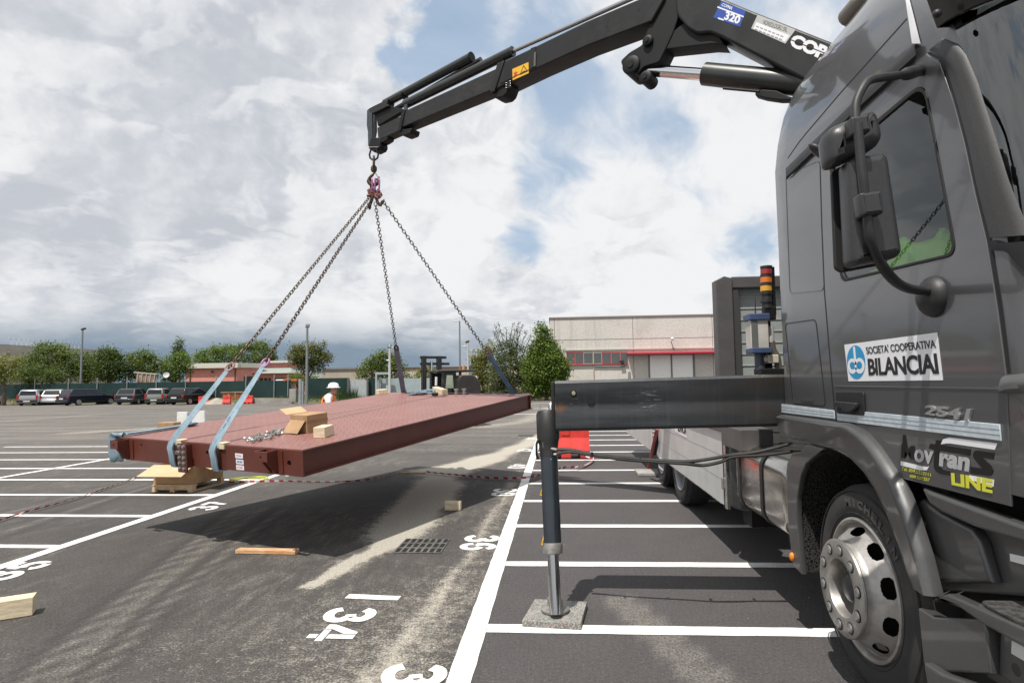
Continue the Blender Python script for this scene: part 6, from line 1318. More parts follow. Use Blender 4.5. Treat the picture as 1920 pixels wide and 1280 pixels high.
# pink building
PINKW = mat('pink render', (.60, .25, .215), .85, var=.06, vscale=.8); FAS = mat('cream fascia', (.56, .54, .48), .7, var=.05); ROOFG = mat('grey green roofing', (.26, .275, .25), .8, var=.1)
D = 74; pf_ = facing(395, D, -6); s = D/FPX; H_ = zz(395, 690, D); pk = thing('pink_building', gd(430, D), 'low pink building with a cream roof edge and small tower behind the green fence', 'building')
u = lambda x: (x-395)*s
bbox_(pf_, u(345), 0, u(446), H_, 9).build('wall', PINKW, pk, smooth=False); bbox_(pf_, u(341.5), H_, u(452), H_+.62, 9.4, .5).build('roof', FAS, pk, smooth=False)
sf = frame(pf_ @ Vector((u(446), 0, 0)), (pf_.to_3x3() @ Vector((.55, 0, -.83))), (0, 0, 1))
MB().b2((.02, 0, -6), (u(475)-u(446)+1.2, H_, -.02), sf).build('wall', PINKW, pk, smooth=False); MB().b2((.3, H_+.01, -6.2), (u(475)-u(446)+1.6, H_+.60, .35), sf).build('roof', FAS, pk, smooth=False)
MB().b2((.95, H_*.45, -.02), (2.5, H_*.72, .06), sf).build('window', DKG, pk, smooth=False)
for x in (354, 443.5): MB().b2((u(x)-.06, 0, 0), (u(x)+.06, H_, .10), pf_).build('downpipe', mat('brown pipe', (.10, .05, .04), .5), pk, smooth=False)
MB().b2((u(398), H_-.55, 0), (u(400), H_-.35, .3), pf_).build('wall_lamp', LMP, pk, smooth=False)
ax_ = facing(508, 76, 0); s2 = 76/FPX; v = lambda x: (x-508)*s2; h2 = zz(508, 699, 76); h3 = zz(508, 689, 76); h4 = zz(508, 679, 76)
bbox_(ax_, v(472), 0, v(543), h2, 6).build('wall', PINKW, pk, smooth=False)
MB().add([ax_ @ Vector(p) for p in ((v(470), h2-.05, .9), (v(552), h2-.05, .9), (v(552), h2-.05, -7), (v(470), h2-.05, -7), (v(484), h3+.05, -2.2), (v(532), h3+.05, -2.2), (v(532), h3+.05, -5), (v(484), h3+.05, -5))], [(0, 1, 5, 4), (1, 2, 6, 5), (2, 3, 7, 6), (3, 0, 4, 7), (4, 5, 6, 7), (3, 2, 1, 0)]).build('hip_roof', ROOFG, pk, smooth=False)
bbox_(ax_, v(484), h3-.5, v(531), h4, 5.5, -2.3).build('tower', PINKW, pk, smooth=False); bbox_(ax_, v(478.5), h4, v(537), h4+.28, 6.2, -1.8).build('tower_roof', FAS, pk, smooth=False)
for x0, x1 in ((476, 481), (484, 493.5), (495.5, 501), (503, 508), (515, 524), (525, 535)):
    wd_ = MB().b2((v(x0), h2*.36, 0), (v(x1), h2*.80, .05), ax_).build('window', DKG, pk, smooth=False); MB().b2((v(x0)-.08, h2*.33, 0.0), (v(x1)+.08, h2*.36, .12), ax_).build('window_sill', FAS, wd_, smooth=False)
# warehouses
BEI = mat('beige ribbed cladding', (.36, .315, .26), .8, var=.06, vscale=.6, stretch=(6, 6, .4)); CAP = mat('dark roof edge', (.10, .055, .045), .7); CAPG = mat('grey roof edge', (.16, .16, .155), .6)
wf = facing(640, 86, -14); s = 86/FPX; w1 = thing('warehouse', gd(640, 86), 'beige warehouse with a thin grey roof edge behind the white helmet', 'building'); u2 = lambda x: (x-640)*s
h = zz(640, 692.5, 86); bbox_(wf, u2(600), 0, u2(700), h, 12).build('wall', BEI, w1, smooth=False); bbox_(wf, u2(599), h, u2(701), h+.25, 12.2, .2).build('roof_edge', CAPG, w1, smooth=False)
for x0, x1, f0, f1 in ((613, 623.5, .38, .62), (629, 638, .2, .6), (660, 671, .4, .55)): MB().b2((u2(x0), h*f0, 0), (u2(x1), h*f1, .06), wf).build('window', DKG, w1, smooth=False)
bbox_(wf, u2(579), 0, u2(599), h*.82, 10).build('annex', mat('pale annex wall', (.42, .39, .34), .8), w1, smooth=False)
wf = facing(830, 80, 0); s = 80/FPX; w2 = thing('warehouse', gd(830, 80), 'beige warehouse with a brown roof edge and a roof box behind the forklift', 'building'); u3 = lambda x: (x-830)*s
h = zz(830, 690.5, 80); bbox_(wf, u3(700), 0, u3(985), h, 14).build('wall', mat('beige concrete panels', (.47, .41, .34), .85, var=.07, vscale=.5), w2, smooth=False); bbox_(wf, u3(699), h, u3(986), h+.22, 14.2, .15).build('roof_edge', CAP, w2, smooth=False)
bbox_(wf, u3(790), h+.23, u3(800), h+.85, 4, -1).build('roof_box', CONC, w2, smooth=False); MB().b2((u3(769), h*.45, 0), (u3(774), h*.68, .05), wf).build('window', DKG, w2, smooth=False)
# factory hall at right
Yf = 60; FF = FRONT(Yf); fl_ = lambda *p: loc2(FF, p)
FAC = bpy.data.materials.new('pebble dashed concrete'); FAC.use_nodes = True; t = NT(FAC.node_tree); b = FAC.node_tree.nodes['Principled BSDF']; geo = t.n('ShaderNodeNewGeometry').outputs['Position']
n1 = t.noise(geo, 5.5, 4, .75); n2 = t.noise(geo, .35, 7, .6); mp = t.n('ShaderNodeMapping'); t.put(mp.inputs[0], geo); mp.inputs['Scale'].default_value = (1.2, 1, .08); n3_ = t.noise(mp.outputs[0], 1., 6, .6)
col = t.mix(t.sm(n1, .3, .7), (.50, .47, .43), (.64, .605, .56)); col = t.mix(t.m('MULTIPLY', t.sm(n2, .45, .7), .3), col, (.34, .30, .26)); col = t.mix(t.m('MULTIPLY', t.sm(n3_, .52, .75), .35), col, (.24, .22, .20)); t.put(b.inputs['Base Color'], col); b.inputs['Roughness'].default_value = .9
(xl, zt), = fl_((1031, 598)); xr = fl_((1560, 590))[0][0]+8
fac = thing('factory', (xl+10, Yf, 0), 'large beige factory hall with a red canopy and red framed windows at right', 'building')
MB().b2((xl, Yf, 0), (xr, Yf+25, zt)).build('wall', FAC, fac, smooth=False); MB().b2((xl-.1, Yf-.08, zt), (xr, Yf+25, zt+.16)).build('roof_edge', mat('brown grey coping', (.20, .16, .13), .7), fac, smooth=False)
JNT = mat('dark wall joint', (.20, .185, .165), .9)
for y in (635, 654): z = fl_((1200, y))[0][1]; MB().b2((xl, Yf-.012, z), (xr, Yf-.001, z+.05)).build('wall_joint', JNT, fac, smooth=False)
for x in (1039, 1186, 1335): a = fl_((x, 620))[0][0]; MB().b2((a, Yf-.013, 0), (a+.05, Yf-.001, zt)).build('wall_joint', JNT, fac, smooth=False)
z = fl_((1200, 655))[0][1]; MB().b2((xl+1.5, Yf-.12, z), (xr, Yf-.014, z+.12)).build('wall_ledge', mat('pale ledge', (.50, .45, .38), .8), fac, smooth=False)
RFR = mat('red window frame', (.42, .035, .045), .5); WGL = mat('grey green glazing', (.085, .095, .095), .25, var=.25, vscale=.6)
xs_ = [1062, 1078, 1094, 1112, 1128.5, 1146, 1163, 1177.5]
for a, b_ in zip(xs_, xs_[1:]):
    (x0, z1), (x1, z0) = fl_((a, 660), (b_, 682)); wn_ = MB().b2((x0, Yf-.03, z0), (x1, Yf-.002, z1)).build('window', RFR if a not in (1094, 1112) else mat('grey frame', (.30, .29, .27), .6), fac, smooth=False); MB().b2((x0+.045, Yf-.04, z0+.09), (x1-.045, Yf-.031, z1-.10)).build('glazing', WGL, wn_, smooth=False)
(x0, z0), (x1, z1) = fl_((1058, 684), (1178, 682)); MB().b2((x0, Yf-.2, z0-.02), (x1, Yf-.002, z1)).build('window_sill', RFR, fac, smooth=False)
(x0, z0), (x1, z1) = fl_((1176, 665.5), (1343, 659)); MB().b2((x0, Yf-1.3, z0), (x1+2, Yf-.002, z1)).build('canopy', mat('crimson canopy', (.46, .025, .055), .5), fac, smooth=False, bevel=.05)
DW = mat('white sliding door', (.84, .83, .80), .5, var=.04)
for a, b_ in ((1218, 1258), (1260, 1299)): (x0, z1), (x1, _z) = fl_((a, 666), (b_, 700)); MB().b2((x0, Yf-.06, .05), (x1, Yf-.014, z1)).build('sliding_door', DW, fac, smooth=False)
for a in (1216.5, 1258.4, 1300.5): (x0, z1), = fl_((a, 664)); MB().b2((x0-.07, Yf-.09, 0), (x0+.07, Yf-.014, z1)).build('door_post', CAPG, fac, smooth=False)
a = fl_((1112.5, 660))[0]; MB().b2((a[0]-.05, Yf-.1, 0), (a[0]+.05, Yf-.002, a[1])).build('drain_pipe', mat('yellowed pipe', (.38, .33, .22), .6), fac, smooth=False)
P = [Vector((q[0], Yf-.12, q[1])) for q in fl_((1114, 687), (1171, 687), (1172, 683), (1167, 679))]; MB().tube(P, .05, 6).build('wall_pipe', PGR, fac)
q = fl_((1258.5, 636), (1256.5, 640), (1263, 656)); MB().tube([(q[1][0], Yf-.5, q[1][1]), (q[2][0], Yf-.05, q[2][1])], .04, 6).build('lamp_arm', PGR, fac); MB().ball((q[0][0], Yf-.6, q[0][1]), .18, 8, 6).build('wall_lamp', LWH, fac)
q = fl_((1165.5, 678))[0]; MB().box((q[0], Yf-.3, q[1]), (.4, .3, .25)).build('wall_camera', LMP, fac, smooth=False)
# ---------------------------------------------------------------- trees
def leafmat(name, a, b_, c):
    M = bpy.data.materials.new(name); M.use_nodes = True; t = NT(M.node_tree); bs = M.node_tree.nodes['Principled BSDF']
    geo = t.n('ShaderNodeNewGeometry'); rn = geo.outputs['Random Per Island']; n = t.noise(geo.outputs['Position'], .55, 4, .6)
    col = t.mix(t.sm(n, .36, .64), a, b_); col = t.mix(t.m('MULTIPLY', t.m('POWER', rn, 2.5), .8), col, c); t.put(bs.inputs['Base Color'], col); bs.inputs['Roughness'].default_value = .6; bs.inputs['Specular IOR Level'].default_value = .25
    tr = t.n('ShaderNodeBsdfTranslucent'); t.put(tr.inputs[0], t.mix(.5, col, (.16, .22, .03))); ms = t.n('ShaderNodeMixShader'); ms.inputs[0].default_value = .28
    M.node_tree.links.new(bs.outputs[0], ms.inputs[1]); M.node_tree.links.new(tr.outputs[0], ms.inputs[2]); M.node_tree.links.new(ms.outputs[0], M.node_tree.nodes['Material Output'].inputs[0]); return M
LF = {'mid': leafmat('mid green leaves', (.060, .100, .020), (.105, .150, .034), (.17, .20, .05)), 'dark': leafmat('dark green leaves', (.040, .072, .016), (.070, .110, .024), (.12, .15, .04)), 'bright': leafmat('bright green leaves', (.070, .125, .018), (.12, .185, .03), (.18, .235, .05)),
      'yellow': leafmat('yellow green leaves', (.13, .15, .03), (.20, .21, .05), (.28, .27, .08)), 'flower': leafmat('green and ochre leaves', (.055, .095, .025), (.10, .12, .035), (.26, .17, .04)), 'grey': leafmat('grey green leaves', (.060, .082, .032), (.095, .115, .05), (.15, .17, .08))}
BARK = mat('bark', (.10, .08, .06), .9, var=.3, vscale=4)
def tree(label, x, D, blobs, kind, n, lf=.22, trunk=None, cat='tree', name='tree', seed=0, gap=.0, wisps=None, group=None, z0=.4):
    """blobs: (pixel x, pixel y, half width px, half height px); the crown fills a real volume about depth D"""
    rg = random.Random(seed+int(x*7)); s = D/FPX; b_ = gd(x, D); root = thing(name, b_, label, cat, group); vs = []; fs = []
    vol = [bw*bw*bh for _a, _b, bw, bh in blobs]; tot = sum(vol)
    cl = []
    for (bx_, by_, bw, bh), v_ in zip(blobs, vol):
        c = far(bx_, by_, D); nn = max(6, int(n/26*(v_/tot)**.8*1.25))
        for k in range(nn):
            while True:
                q = Vector((rg.uniform(-1, 1), rg.uniform(-1, 1), rg.uniform(-1, 1)))
                if .15 < q.length < 1: break
            q = q.normalized()*(.45+.55*q.length**.6)
            q *= 1+.16*mnoise.noise(q*2.3+Vector((bx_*.31, by_*.17, seed)))
            cl.append((c+FR_*q.x*bw*s+FN*q.y*min(bw, bh*1.5)*s+Vector((0, 0, q.z*bh*s)), rg.uniform(.6, 1.25)))
    per = max(5, int(n*1.6)//max(1, len(cl)))
    for c, sc_ in cl:
        if c.z < .3: continue
        R_ = lf*2.6*sc_
        for k in range(per):
            d_ = Vector((rg.gauss(0, .5), rg.gauss(0, .5), rg.gauss(0, .38)))*R_; p = c+d_
            a = Vector((rg.gauss(0, 1), rg.gauss(0, 1), rg.gauss(0, .7))).normalized(); n_ = Vector((rg.gauss(0, .7), rg.gauss(0, .7), .8)).normalized(); u_ = n_.cross(a).normalized(); w_ = n_.cross(u_); l_ = lf*rg.uniform(.6, 1.15)
            i = len(vs); vs += [tuple(p-u_*l_*.5), tuple(p+w_*l_*.30), tuple(p+u_*l_*.5), tuple(p-w_*l_*.30)]; fs.append((i, i+1, i+2, i+3))
    br = MB()
    for wx0, wy0, wx1, wy1 in (wisps or []):
        a, c = far(wx0, wy0, D), far(wx1, wy1, D); br.tube([a, a+(c-a)*.5+Vector((0, 0, .1)), c], [.05, .03, .01], 5)
        for k in range(70):
            tt = rg.random()**.8; p = a+(c-a)*tt+Vector((rg.gauss(0, .18), rg.gauss(0, .18), rg.gauss(0, .12)))*(1.2-tt*.7); u_ = ((c-a).normalized()+Vector((rg.gauss(0, .5), rg.gauss(0, .5), rg.gauss(0, .4)))).normalized(); w_ = u_.orthogonal().normalized(); l_ = lf*rg.uniform(.6, 1.2); i = len(vs)
            vs += [tuple(p-u_*l_*.5), tuple(p+w_*l_*.2), tuple(p+u_*l_*.5), tuple(p-w_*l_*.2)]; fs.append((i, i+1, i+2, i+3))
    MB().add(vs, fs).build('crown', LF[kind], root, smooth=False)
    top = far(blobs[0][0], blobs[0][1], D); base = Vector((b_.x, b_.y, 0))
    m = MB(); tw = trunk or .16; m.tube([base, base+(top-base)*.35+Vector((.1, 0, 0)), base+(top-base)*.7, top], [tw*1.3, tw, tw*.7, tw*.3], 8)
    for k, (bx_, by_, bw, bh) in enumerate(blobs[:7]):
        c = far(bx_, by_, D); st = base+(top-base)*(.35+.05*k); m.tube([st, st+(c-st)*.5+Vector((0, 0, .2)), c], [tw*.5, tw*.35, tw*.12], 6)
    m.v += br.v if False else []; m.build('trunk', BARK, root)
    if wisps: br.build('branches', BARK, root)
    return root
tree('small yellow green tree before the concrete hall at the left edge', 8, 56, [(6, 688, 20, 18), (22, 676, 12, 11), (-14, 690, 20, 22), (10, 706, 18, 10)], 'yellow', 1900, .22, seed=1)
tree('broad green tree with several tops left of the tall floodlight post', 95, 64, [(92, 672, 30, 26), (110, 662, 22, 16), (64, 688, 26, 22), (86, 656, 13, 12), (118, 690, 24, 26), (50, 704, 18, 14), (135, 680, 16, 22), (40, 697, 12, 13)], 'mid', 5600, .24, seed=2)
tree('dark low bush at the foot of the broad green tree', 62, 60, [(66, 702, 26, 15), (98, 706, 24, 13), (40, 708, 14, 10)], 'dark', 2200, .22, seed=3, cat='bush', name='bush')
tree('green tree squeezed between the two lamp posts at far left', 163, 64, [(162, 684, 15, 26), (152, 700, 14, 18), (174, 694, 12, 22)], 'mid', 2400, .23, seed=4)
tree('dark pointed tree right of the shorter lamp post', 206, 62, [(206, 684, 22, 28), (200, 664, 13, 15), (215, 668, 11, 12), (188, 700, 12, 18), (224, 696, 12, 20)], 'dark', 3600, .23, seed=5)
tree('rounded green tree between the dark pointed tree and the satellite dish', 264, 63, [(262, 688, 26, 24), (246, 684, 16, 20), (282, 686, 20, 22), (268, 668, 16, 10), (238, 702, 12, 16)], 'mid', 3600, .24, seed=6)
tree('bushy green tree beside the left end of the pink building', 326, 66, [(328, 688, 24, 24), (344, 680, 14, 16), (312, 698, 14, 18), (336, 670, 13, 10)], 'bright', 2900, .24, seed=7)
tree('slim dark poplar top rising above the tree line', 336, 92, [(336, 654, 8.5, 16), (337, 645, 6, 9), (333, 668, 8, 10)], 'dark', 900, .28, seed=8)
tree('wide bright green tree behind the left half of the pink building', 412, 96, [(410, 668, 34, 17), (388, 670, 22, 12), (434, 664, 24, 15), (420, 656, 18, 9), (372, 676, 12, 9)], 'bright', 3600, .32, seed=9)
tree('rounded dark green tree behind the pink building tower', 478, 92, [(478, 664, 36, 22), (460, 662, 22, 16), (494, 662, 22, 18), (480, 650, 20, 11), (508, 674, 12, 12)], 'mid', 4200, .30, seed=10)
tree('green and ochre tree with a bare trunk right of the pink building', 577, 56, [(578, 668, 26, 18), (556, 668, 16, 14), (600, 672, 17, 14), (566, 654, 16, 10), (592, 654, 13, 9), (605, 648, 5, 6), (614, 668, 10, 8), (548, 676, 9, 9), (574, 688, 14, 12), (594, 688, 11, 9)], 'flower', 4300, .20, .12, seed=11)
tree('low bright bush below the green and ochre tree', 560, 60, [(556, 710, 13, 9), (572, 712, 10, 7), (588, 713, 10, 6)], 'bright', 900, .20, seed=12, cat='bush', name='bush')
tree('green tree behind the white floodlight pole', 718, 58, [(716, 684, 30, 20), (694, 694, 20, 15), (734, 690, 24, 22), (720, 668, 15, 11), (750, 702, 16, 14), (682, 700, 12, 12), (705, 678, 14, 12)], 'mid', 4200, .21, .13, seed=13)
tree('pale small shrub before the brown edged warehouse', 797, 60, [(796, 704, 15, 11), (806, 700, 11, 10), (784, 708, 9, 8)], 'yellow', 1300, .19, seed=14, cat='shrub', name='shrub')
tree('yellow green leafy tree beside the forklift', 905, 56, [(904, 694, 20, 26), (896, 672, 12, 16), (912, 668, 13, 18), (908, 722, 20, 18), (892, 708, 12, 16), (916, 652, 8, 9)], 'yellow', 4400, .20, .12, seed=15)
tree('wispy grey green tree with upright twigs left of the conical tree', 955, 53, [(956, 694, 34, 34), (944, 664, 20, 22), (972, 670, 20, 22), (986, 700, 18, 30), (934, 714, 18, 24), (960, 648, 12, 14), (965, 724, 34, 18)], 'grey', 10500, .17, .12, seed=16,
     wisps=[(942, 660, 928, 610), (946, 650, 934, 604), (955, 650, 962, 606), (966, 655, 980, 608), (974, 660, 988, 620), (936, 668, 916, 634), (980, 668, 996, 628), (950, 646, 949, 612), (970, 650, 970, 615), (928, 676, 912, 650), (960, 640, 974, 604), (940, 650, 924, 620)])
tree('conical dense green tree before the left corner of the factory', 1024, 50, [(1022, 690, 36, 34), (1018, 658, 24, 26), (1016, 634, 15, 18), (1015, 617, 8.5, 12), (1040, 684, 24, 24), (1004, 690, 22, 32), (1052, 700, 13, 16), (1036, 724, 26, 18), (1006, 722, 22, 18), (1034, 654, 13, 14)], 'bright', 17000, .20, .14, seed=17)
# ---------------------------------------------------------------- parked cars
CGL = mat('car window glass', (.012, .014, .016), .08, coat=.3); CTY = mat('car tyre', (.015, .015, .015), .8); CRM = mat('car alloy rim', (.38, .38, .38), .4, .7); CBL = mat('car black trim', (.015, .015, .015), .6); CRD = mat('red tail light', (.35, .012, .012), .2, coat=.4); CPL = mat('number plate', (.60, .61, .62), .5); CHL = mat('clear headlight', (.5, .52, .54), .15)
def car(label, paint, x, D, phi, ln, wd, ht, estate=False, tall=False, plate=True, name='parked_car'):
    root = thing(name, (0, 0, 0), label, 'car', 'cars parked along the far fence'); hl = ln/2; hw = wd/2; bz = .24; belt = ht*.60
    fr = frame((-hw, 0, 0), (0, 1, 0), (0, 0, 1))                       # u forward, v up, w right
    rear = -hl
    lo = [(rear+.02, .32), (rear+.06, belt-.02), (rear+.20, belt+.03), (hl-1.25, belt+.04), (hl-.55, belt-.10), (hl-.10, belt-.24), (hl, .5), (hl-.04, .26), (rear+.08, .24)]
    wb = .60*ln; yf_, yr_ = hl-.82*ln/4.1, hl-.82*ln/4.1-wb
    def arch_(y): return [(y+.36*math.cos(R(a)), .31+.36*math.sin(R(a))) for a in (0, 30, 60, 90, 120, 150, 180)]
    poly = lo[:-2]+[(hl-.04, .26)]+[(q[0], max(q[1], .24)) for q in arch_(yf_)]+[(q[0], max(q[1], .24)) for q in arch_(yr_)]+[(rear+.08, .24)]
    body = MB().shape(fr, [poly], wd, 0, .07).build('body', paint, root, local=True, angle=50)
    MB().b2((-hw+.25, rear+.2, .2), (hw-.25, hl-.2, .5)).build('underbody', CBL, root, local=True, smooth=False)
    if estate: up = [(rear+.16, belt-.02), (rear+.44, ht-.06), (rear+.75, ht), (hl-2.2, ht-.02), (hl-1.15, belt-.02)]
    elif tall: up = [(rear+.08, belt-.02), (rear+.24, ht-.08), (rear+.45, ht), (hl-1.6, ht-.02), (hl-.95, belt-.02)]
    else: up = [(rear+.12, belt-.02), (rear+.46, ht-.08), (rear+.75, ht), (hl-1.95, ht-.02), (hl-1.05, belt-.02)]
    tp = .13
    def cab_pts(pts, ins):
        A = []
        for sgn in (-1, 1):
            A.append([(sgn*(hw-.05-ins-tp*(z-belt)/(ht-belt)*1.2), y, z) for y, z in pts])
        return A
    a, c = cab_pts(up, 0); n_ = len(a); m = MB(); m.add(a+c, [tuple(range(n_)), tuple(2*n_-1-i for i in range(n_))]+[(i, n_+i, n_+(i+1) % n_, (i+1) % n_) for i in range(n_)]); m.build('roof', paint, root, local=True, bevel=.05, weld=True)
    # windows set proud of the cabin
    ctr = Vector((sum(p[0] for p in up)/n_, sum(p[1] for p in up)/n_))
    sw = [(rear+(.62 if estate else .55), belt+.06), (rear+(.78 if estate else .70), ht-.12), (hl-2.18 if not tall else hl-1.65, ht-.12), (hl-1.38 if not tall else hl-1.15, belt+.06)]
    for sgn in (-1, 1):
        A = [(sgn*(hw-.05-tp*(z-belt)/(ht-belt)*1.2+.006), y, z) for y, z in sw]; m = MB(); m.add(A, [(0, 1, 2, 3) if sgn > 0 else (3, 2, 1, 0)]); m.build('side_window', CGL, root, local=True, smooth=False)
        for f in (.36, .70):
            yb_ = sw[0][0]+(sw[3][0]-sw[0][0])*f; yt_ = sw[1][0]+(sw[2][0]-sw[1][0])*f; A = [(sgn*(hw-.05-tp*(z-belt)/(ht-belt)*1.2+.012), y, z) for y, z in ((yb_-.04, belt+.05), (yt_-.04, ht-.11), (yt_+.04, ht-.11), (yb_+.04, belt+.05))]; m = MB(); m.add(A, [(0, 1, 2, 3) if sgn > 0 else (3, 2, 1, 0)]); m.build('window_pillar', CBL, root, local=True, smooth=False)
    def slope_quad(p0, p1, f0, f1, w0_, w1_, off):
        P0 = (p0[0]+(p1[0]-p0[0])*f0, p0[1]+(p1[1]-p0[1])*f0); P1 = (p0[0]+(p1[0]-p0[0])*f1, p0[1]+(p1[1]-p0[1])*f1); nn = Vector((p0[1]-p1[1], p1[0]-p0[0])).normalized()*off
        return [(-w0_, P0[0]+nn.x, P0[1]+nn.y), (w0_, P0[0]+nn.x, P0[1]+nn.y), (w1_, P1[0]+nn.x, P1[1]+nn.y), (-w1_, P1[0]+nn.x, P1[1]+nn.y)]
    q = slope_quad(up[0], up[1], .16, .94, hw-.16, hw-.26, .012); m = MB(); m.add(q, [(0, 1, 2, 3)]); m.build('rear_window', CGL, root, local=True, smooth=False)
    q = slope_quad(up[-1], up[-2], .1, .94, hw-.14, hw-.24, -.012); m = MB(); m.add(q, [(0, 1, 2, 3)]); m.build('windscreen', CGL, root, local=True, smooth=False)
    for y in (yf_, yr_):
        for sgn in (-1, 1):
            M_ = Matrix.Translation((sgn*(hw-.10), y, .31)) @ Matrix.Rotation(R(90*sgn), 4, 'Y'); m = MB(); m.lathe([(.19, -.09), (.29, -.10), (.31, -.06), (.31, .05), (.29, .09), (.21, .10)], 20, M_); wh = m.build('wheel', CTY, root, local=True); m = MB(); m.lathe([(.215, .09), (.19, .10), (.16, .075), (.05, .09), (.0001, .09)], 16, M_); m.build('rim', CRM, wh, local=True)
    for sgn in (-1, 1):
        m = MB(); m.b2((sgn*(hw-.02)-(.15 if sgn > 0 else -.15), rear+.0, belt-(.22 if not tall else .40)), (sgn*(hw-.02), rear+.12, belt+(.0 if not tall else .1))); m.build('tail_light', CRD, root, local=True, smooth=False, bevel=.02)
        MB().b2((sgn*(hw-.05)-(.3 if sgn > 0 else -.3), hl-.16, .60), (sgn*(hw-.05), hl-.02, .74)).build('headlight', CHL, root, local=True, smooth=False, bevel=.02)
        MB().box((sgn*(hw+.06), hl-1.55, belt+.08), (.16, .08, .12)).build('wing_mirror', paint, root, local=True, bevel=.03)
    MB().b2((-hw+.03, rear-.05, .30), (hw-.03, rear+.10, .55)).build('bumper', paint if not tall else CBL, root, local=True, bevel=.04)
    if plate: MB().b2((-.26, rear-.058 if estate or tall else rear-.03, .56 if not tall else .36), (.26, rear-.02, .68 if not tall else .47)).build('number_plate', CPL, root, local=True, smooth=False)
    v_ = gd(x, D); vd = v_.normalized(); hd_ = Matrix.Rotation(R(-phi), 3, 'Z') @ vd; root.location = v_; root.rotation_euler = (0, 0, math.atan2(-hd_.x, hd_.y)); return root
def cp(nm, c, m_=.45): return mat(nm, c, .35, m_, coat=.6)
SIL, NAVYP, BLKP, GRYP, LSIL = cp('silver car paint', (.42, .43, .44)), cp('navy car paint', (.010, .012, .028)), cp('black car paint', (.010, .010, .011)), cp('dark blue grey car paint', (.022, .028, .038)), cp('pale silver car paint', (.55, .56, .57))
car('silver hatchback with tall tail lights, leftmost car of the row at the fence', SIL, 70, 56.0, 22, 3.85, 1.66, 1.48, tall=True)
car('pale silver hatchback half hidden by the long navy estate car', LSIL, 112, 57.0, 20, 4.0, 1.72, 1.47)
car('long navy blue estate car standing broadside in the row at the fence', NAVYP, 168, 55.0, 58, 4.75, 1.80, 1.50, estate=True)
car('dark blue grey hatchback right of the long navy estate car', GRYP, 254, 55.0, 24, 4.1, 1.73, 1.48)
car('small boxy silver hatchback between two dark cars', cp('grey silver car paint', (.30, .30, .28)), 303, 54.0, 20, 3.4, 1.55, 1.46, tall=True)
car('black estate car with red tail lights, rightmost car of the row', BLKP, 361, 53.0, 38, 4.5, 1.76, 1.46, estate=True)
car('white car cut off by the left edge of the photograph', LSIL, -22, 58.0, 30, 4.2, 1.75, 1.2, plate=False)
vr = facing(618, 62); vn = thing('white_van', gd(618, 62), 'white van whose roof shows above the fence behind the worker', 'van'); MB().b2((-.75, .35, -4), (.75, zz(618, 712, 62), 0), vr).build('body', cp('white van paint', (.70, .70, .70), 0.), vn, smooth=True, bevel=.15); MB().b2((-.6, 1.5, .0), (.6, 2.0, .012), vr).build('rear_window', CGL, vn, smooth=False)
# ---------------------------------------------------------------- yard clutter by the fence
RSK = mat('rusty orange skip paint', (.42, .15, .03), .7, col2=(.08, .045, .025), vscale=2.6, detail=8, dirt=.5, dirtcol=(.05, .03, .02)); RST2 = mat('rust brown', (.19, .085, .045), .8, col2=(.36, .30, .24), vscale=1.6)
sf = facing(436, 53); sk = thing('skip', gd(436, 53), 'rusty orange open skip container behind the red barriers', 'skip'); m = MB(); q = [(-.75, .12), (.75, .12), (.95, .98), (-.95, .98)]; m.shape(sf, [q], 1.5, -1.5, .02); m.build('tub', RSK, sk, smooth=False); MB().b2((-1.05, .97, -1.6), (1.05, 1.05, .06), sf).build('rim', RST2, sk, smooth=False)
for u_ in (-.35, .25): MB().b2((u_, .13, .0), (u_+.09, .96, .05), sf).build('rib', RST2, sk, smooth=False)
barrier(gd(382, 52), R(35), .8, 'small red barrier lying before the black estate car', .7); barrier(gd(426, 51.3), R(12), .62, 'red barrier standing at the left end of the rusty skip', .72); barrier(gd(466, 51.5), R(4), .85, 'red barrier standing right of the rusty skip', .72)
m = MB(); n_ = 26; c_ = gd(408, 52.2); g = [(c_.x, c_.y, .55)]; fs = []
for j in range(1, 6):
    for k in range(n_):
        a = 2*math.pi*k/n_; r_ = j/5*(1+.15*mnoise.noise(Vector((math.cos(a)*1.5, math.sin(a)*1.5, j*.3)))); h_ = .55*(1-j/5)**1.1*(1+.3*mnoise.noise(Vector((k*.6, j, 2)))); g.append((c_.x+1.5*r_*math.cos(a), c_.y+1.0*r_*math.sin(a), max(h_, 0)))
for k in range(n_):
    fs.append((0, 1+k, 1+(k+1) % n_))
    for j in range(4): fs.append((1+j*n_+k, 1+(j+1)*n_+k, 1+(j+1)*n_+(k+1) % n_, 1+j*n_+(k+1) % n_))
m.add(g, fs); m.build('sand_pile', mat('pale sand', (.30, .27, .22), .95, var=.2, vscale=3, bump=.4, bscale=20), label='small pale sand pile left of the rusty skip', category='sand pile')
tf = facing(263, 60, 10) @ Matrix.Rotation(R(-6), 4, 'Z'); tb = thing('tipper_body', gd(263, 60), 'rusty white tipping trailer body raised behind the green fence', 'trailer body')
MB().b2((-.85, 2.05, -.5), (.95, 2.98, -.42), tf).build('side_board', RST2, tb, smooth=False)
for u_ in (-.75, -.35, .05, .45, .85): MB().b2((u_, 2.05, -.42), (u_+.07, 2.98, -.36), tf).build('rib', mat('dirty white paint', (.46, .42, .36), .7, dirt=.6), tb, smooth=False)
MB().b2((-1.15, 2.95, -1.4), (1.0, 3.05, -.36), tf).build('top_board', mat('dirty white paint'), tb, smooth=False); MB().b2((-.6, .5, -1.2), (.7, 2.04, -.5), tf).build('chassis', LMP, tb, smooth=False)
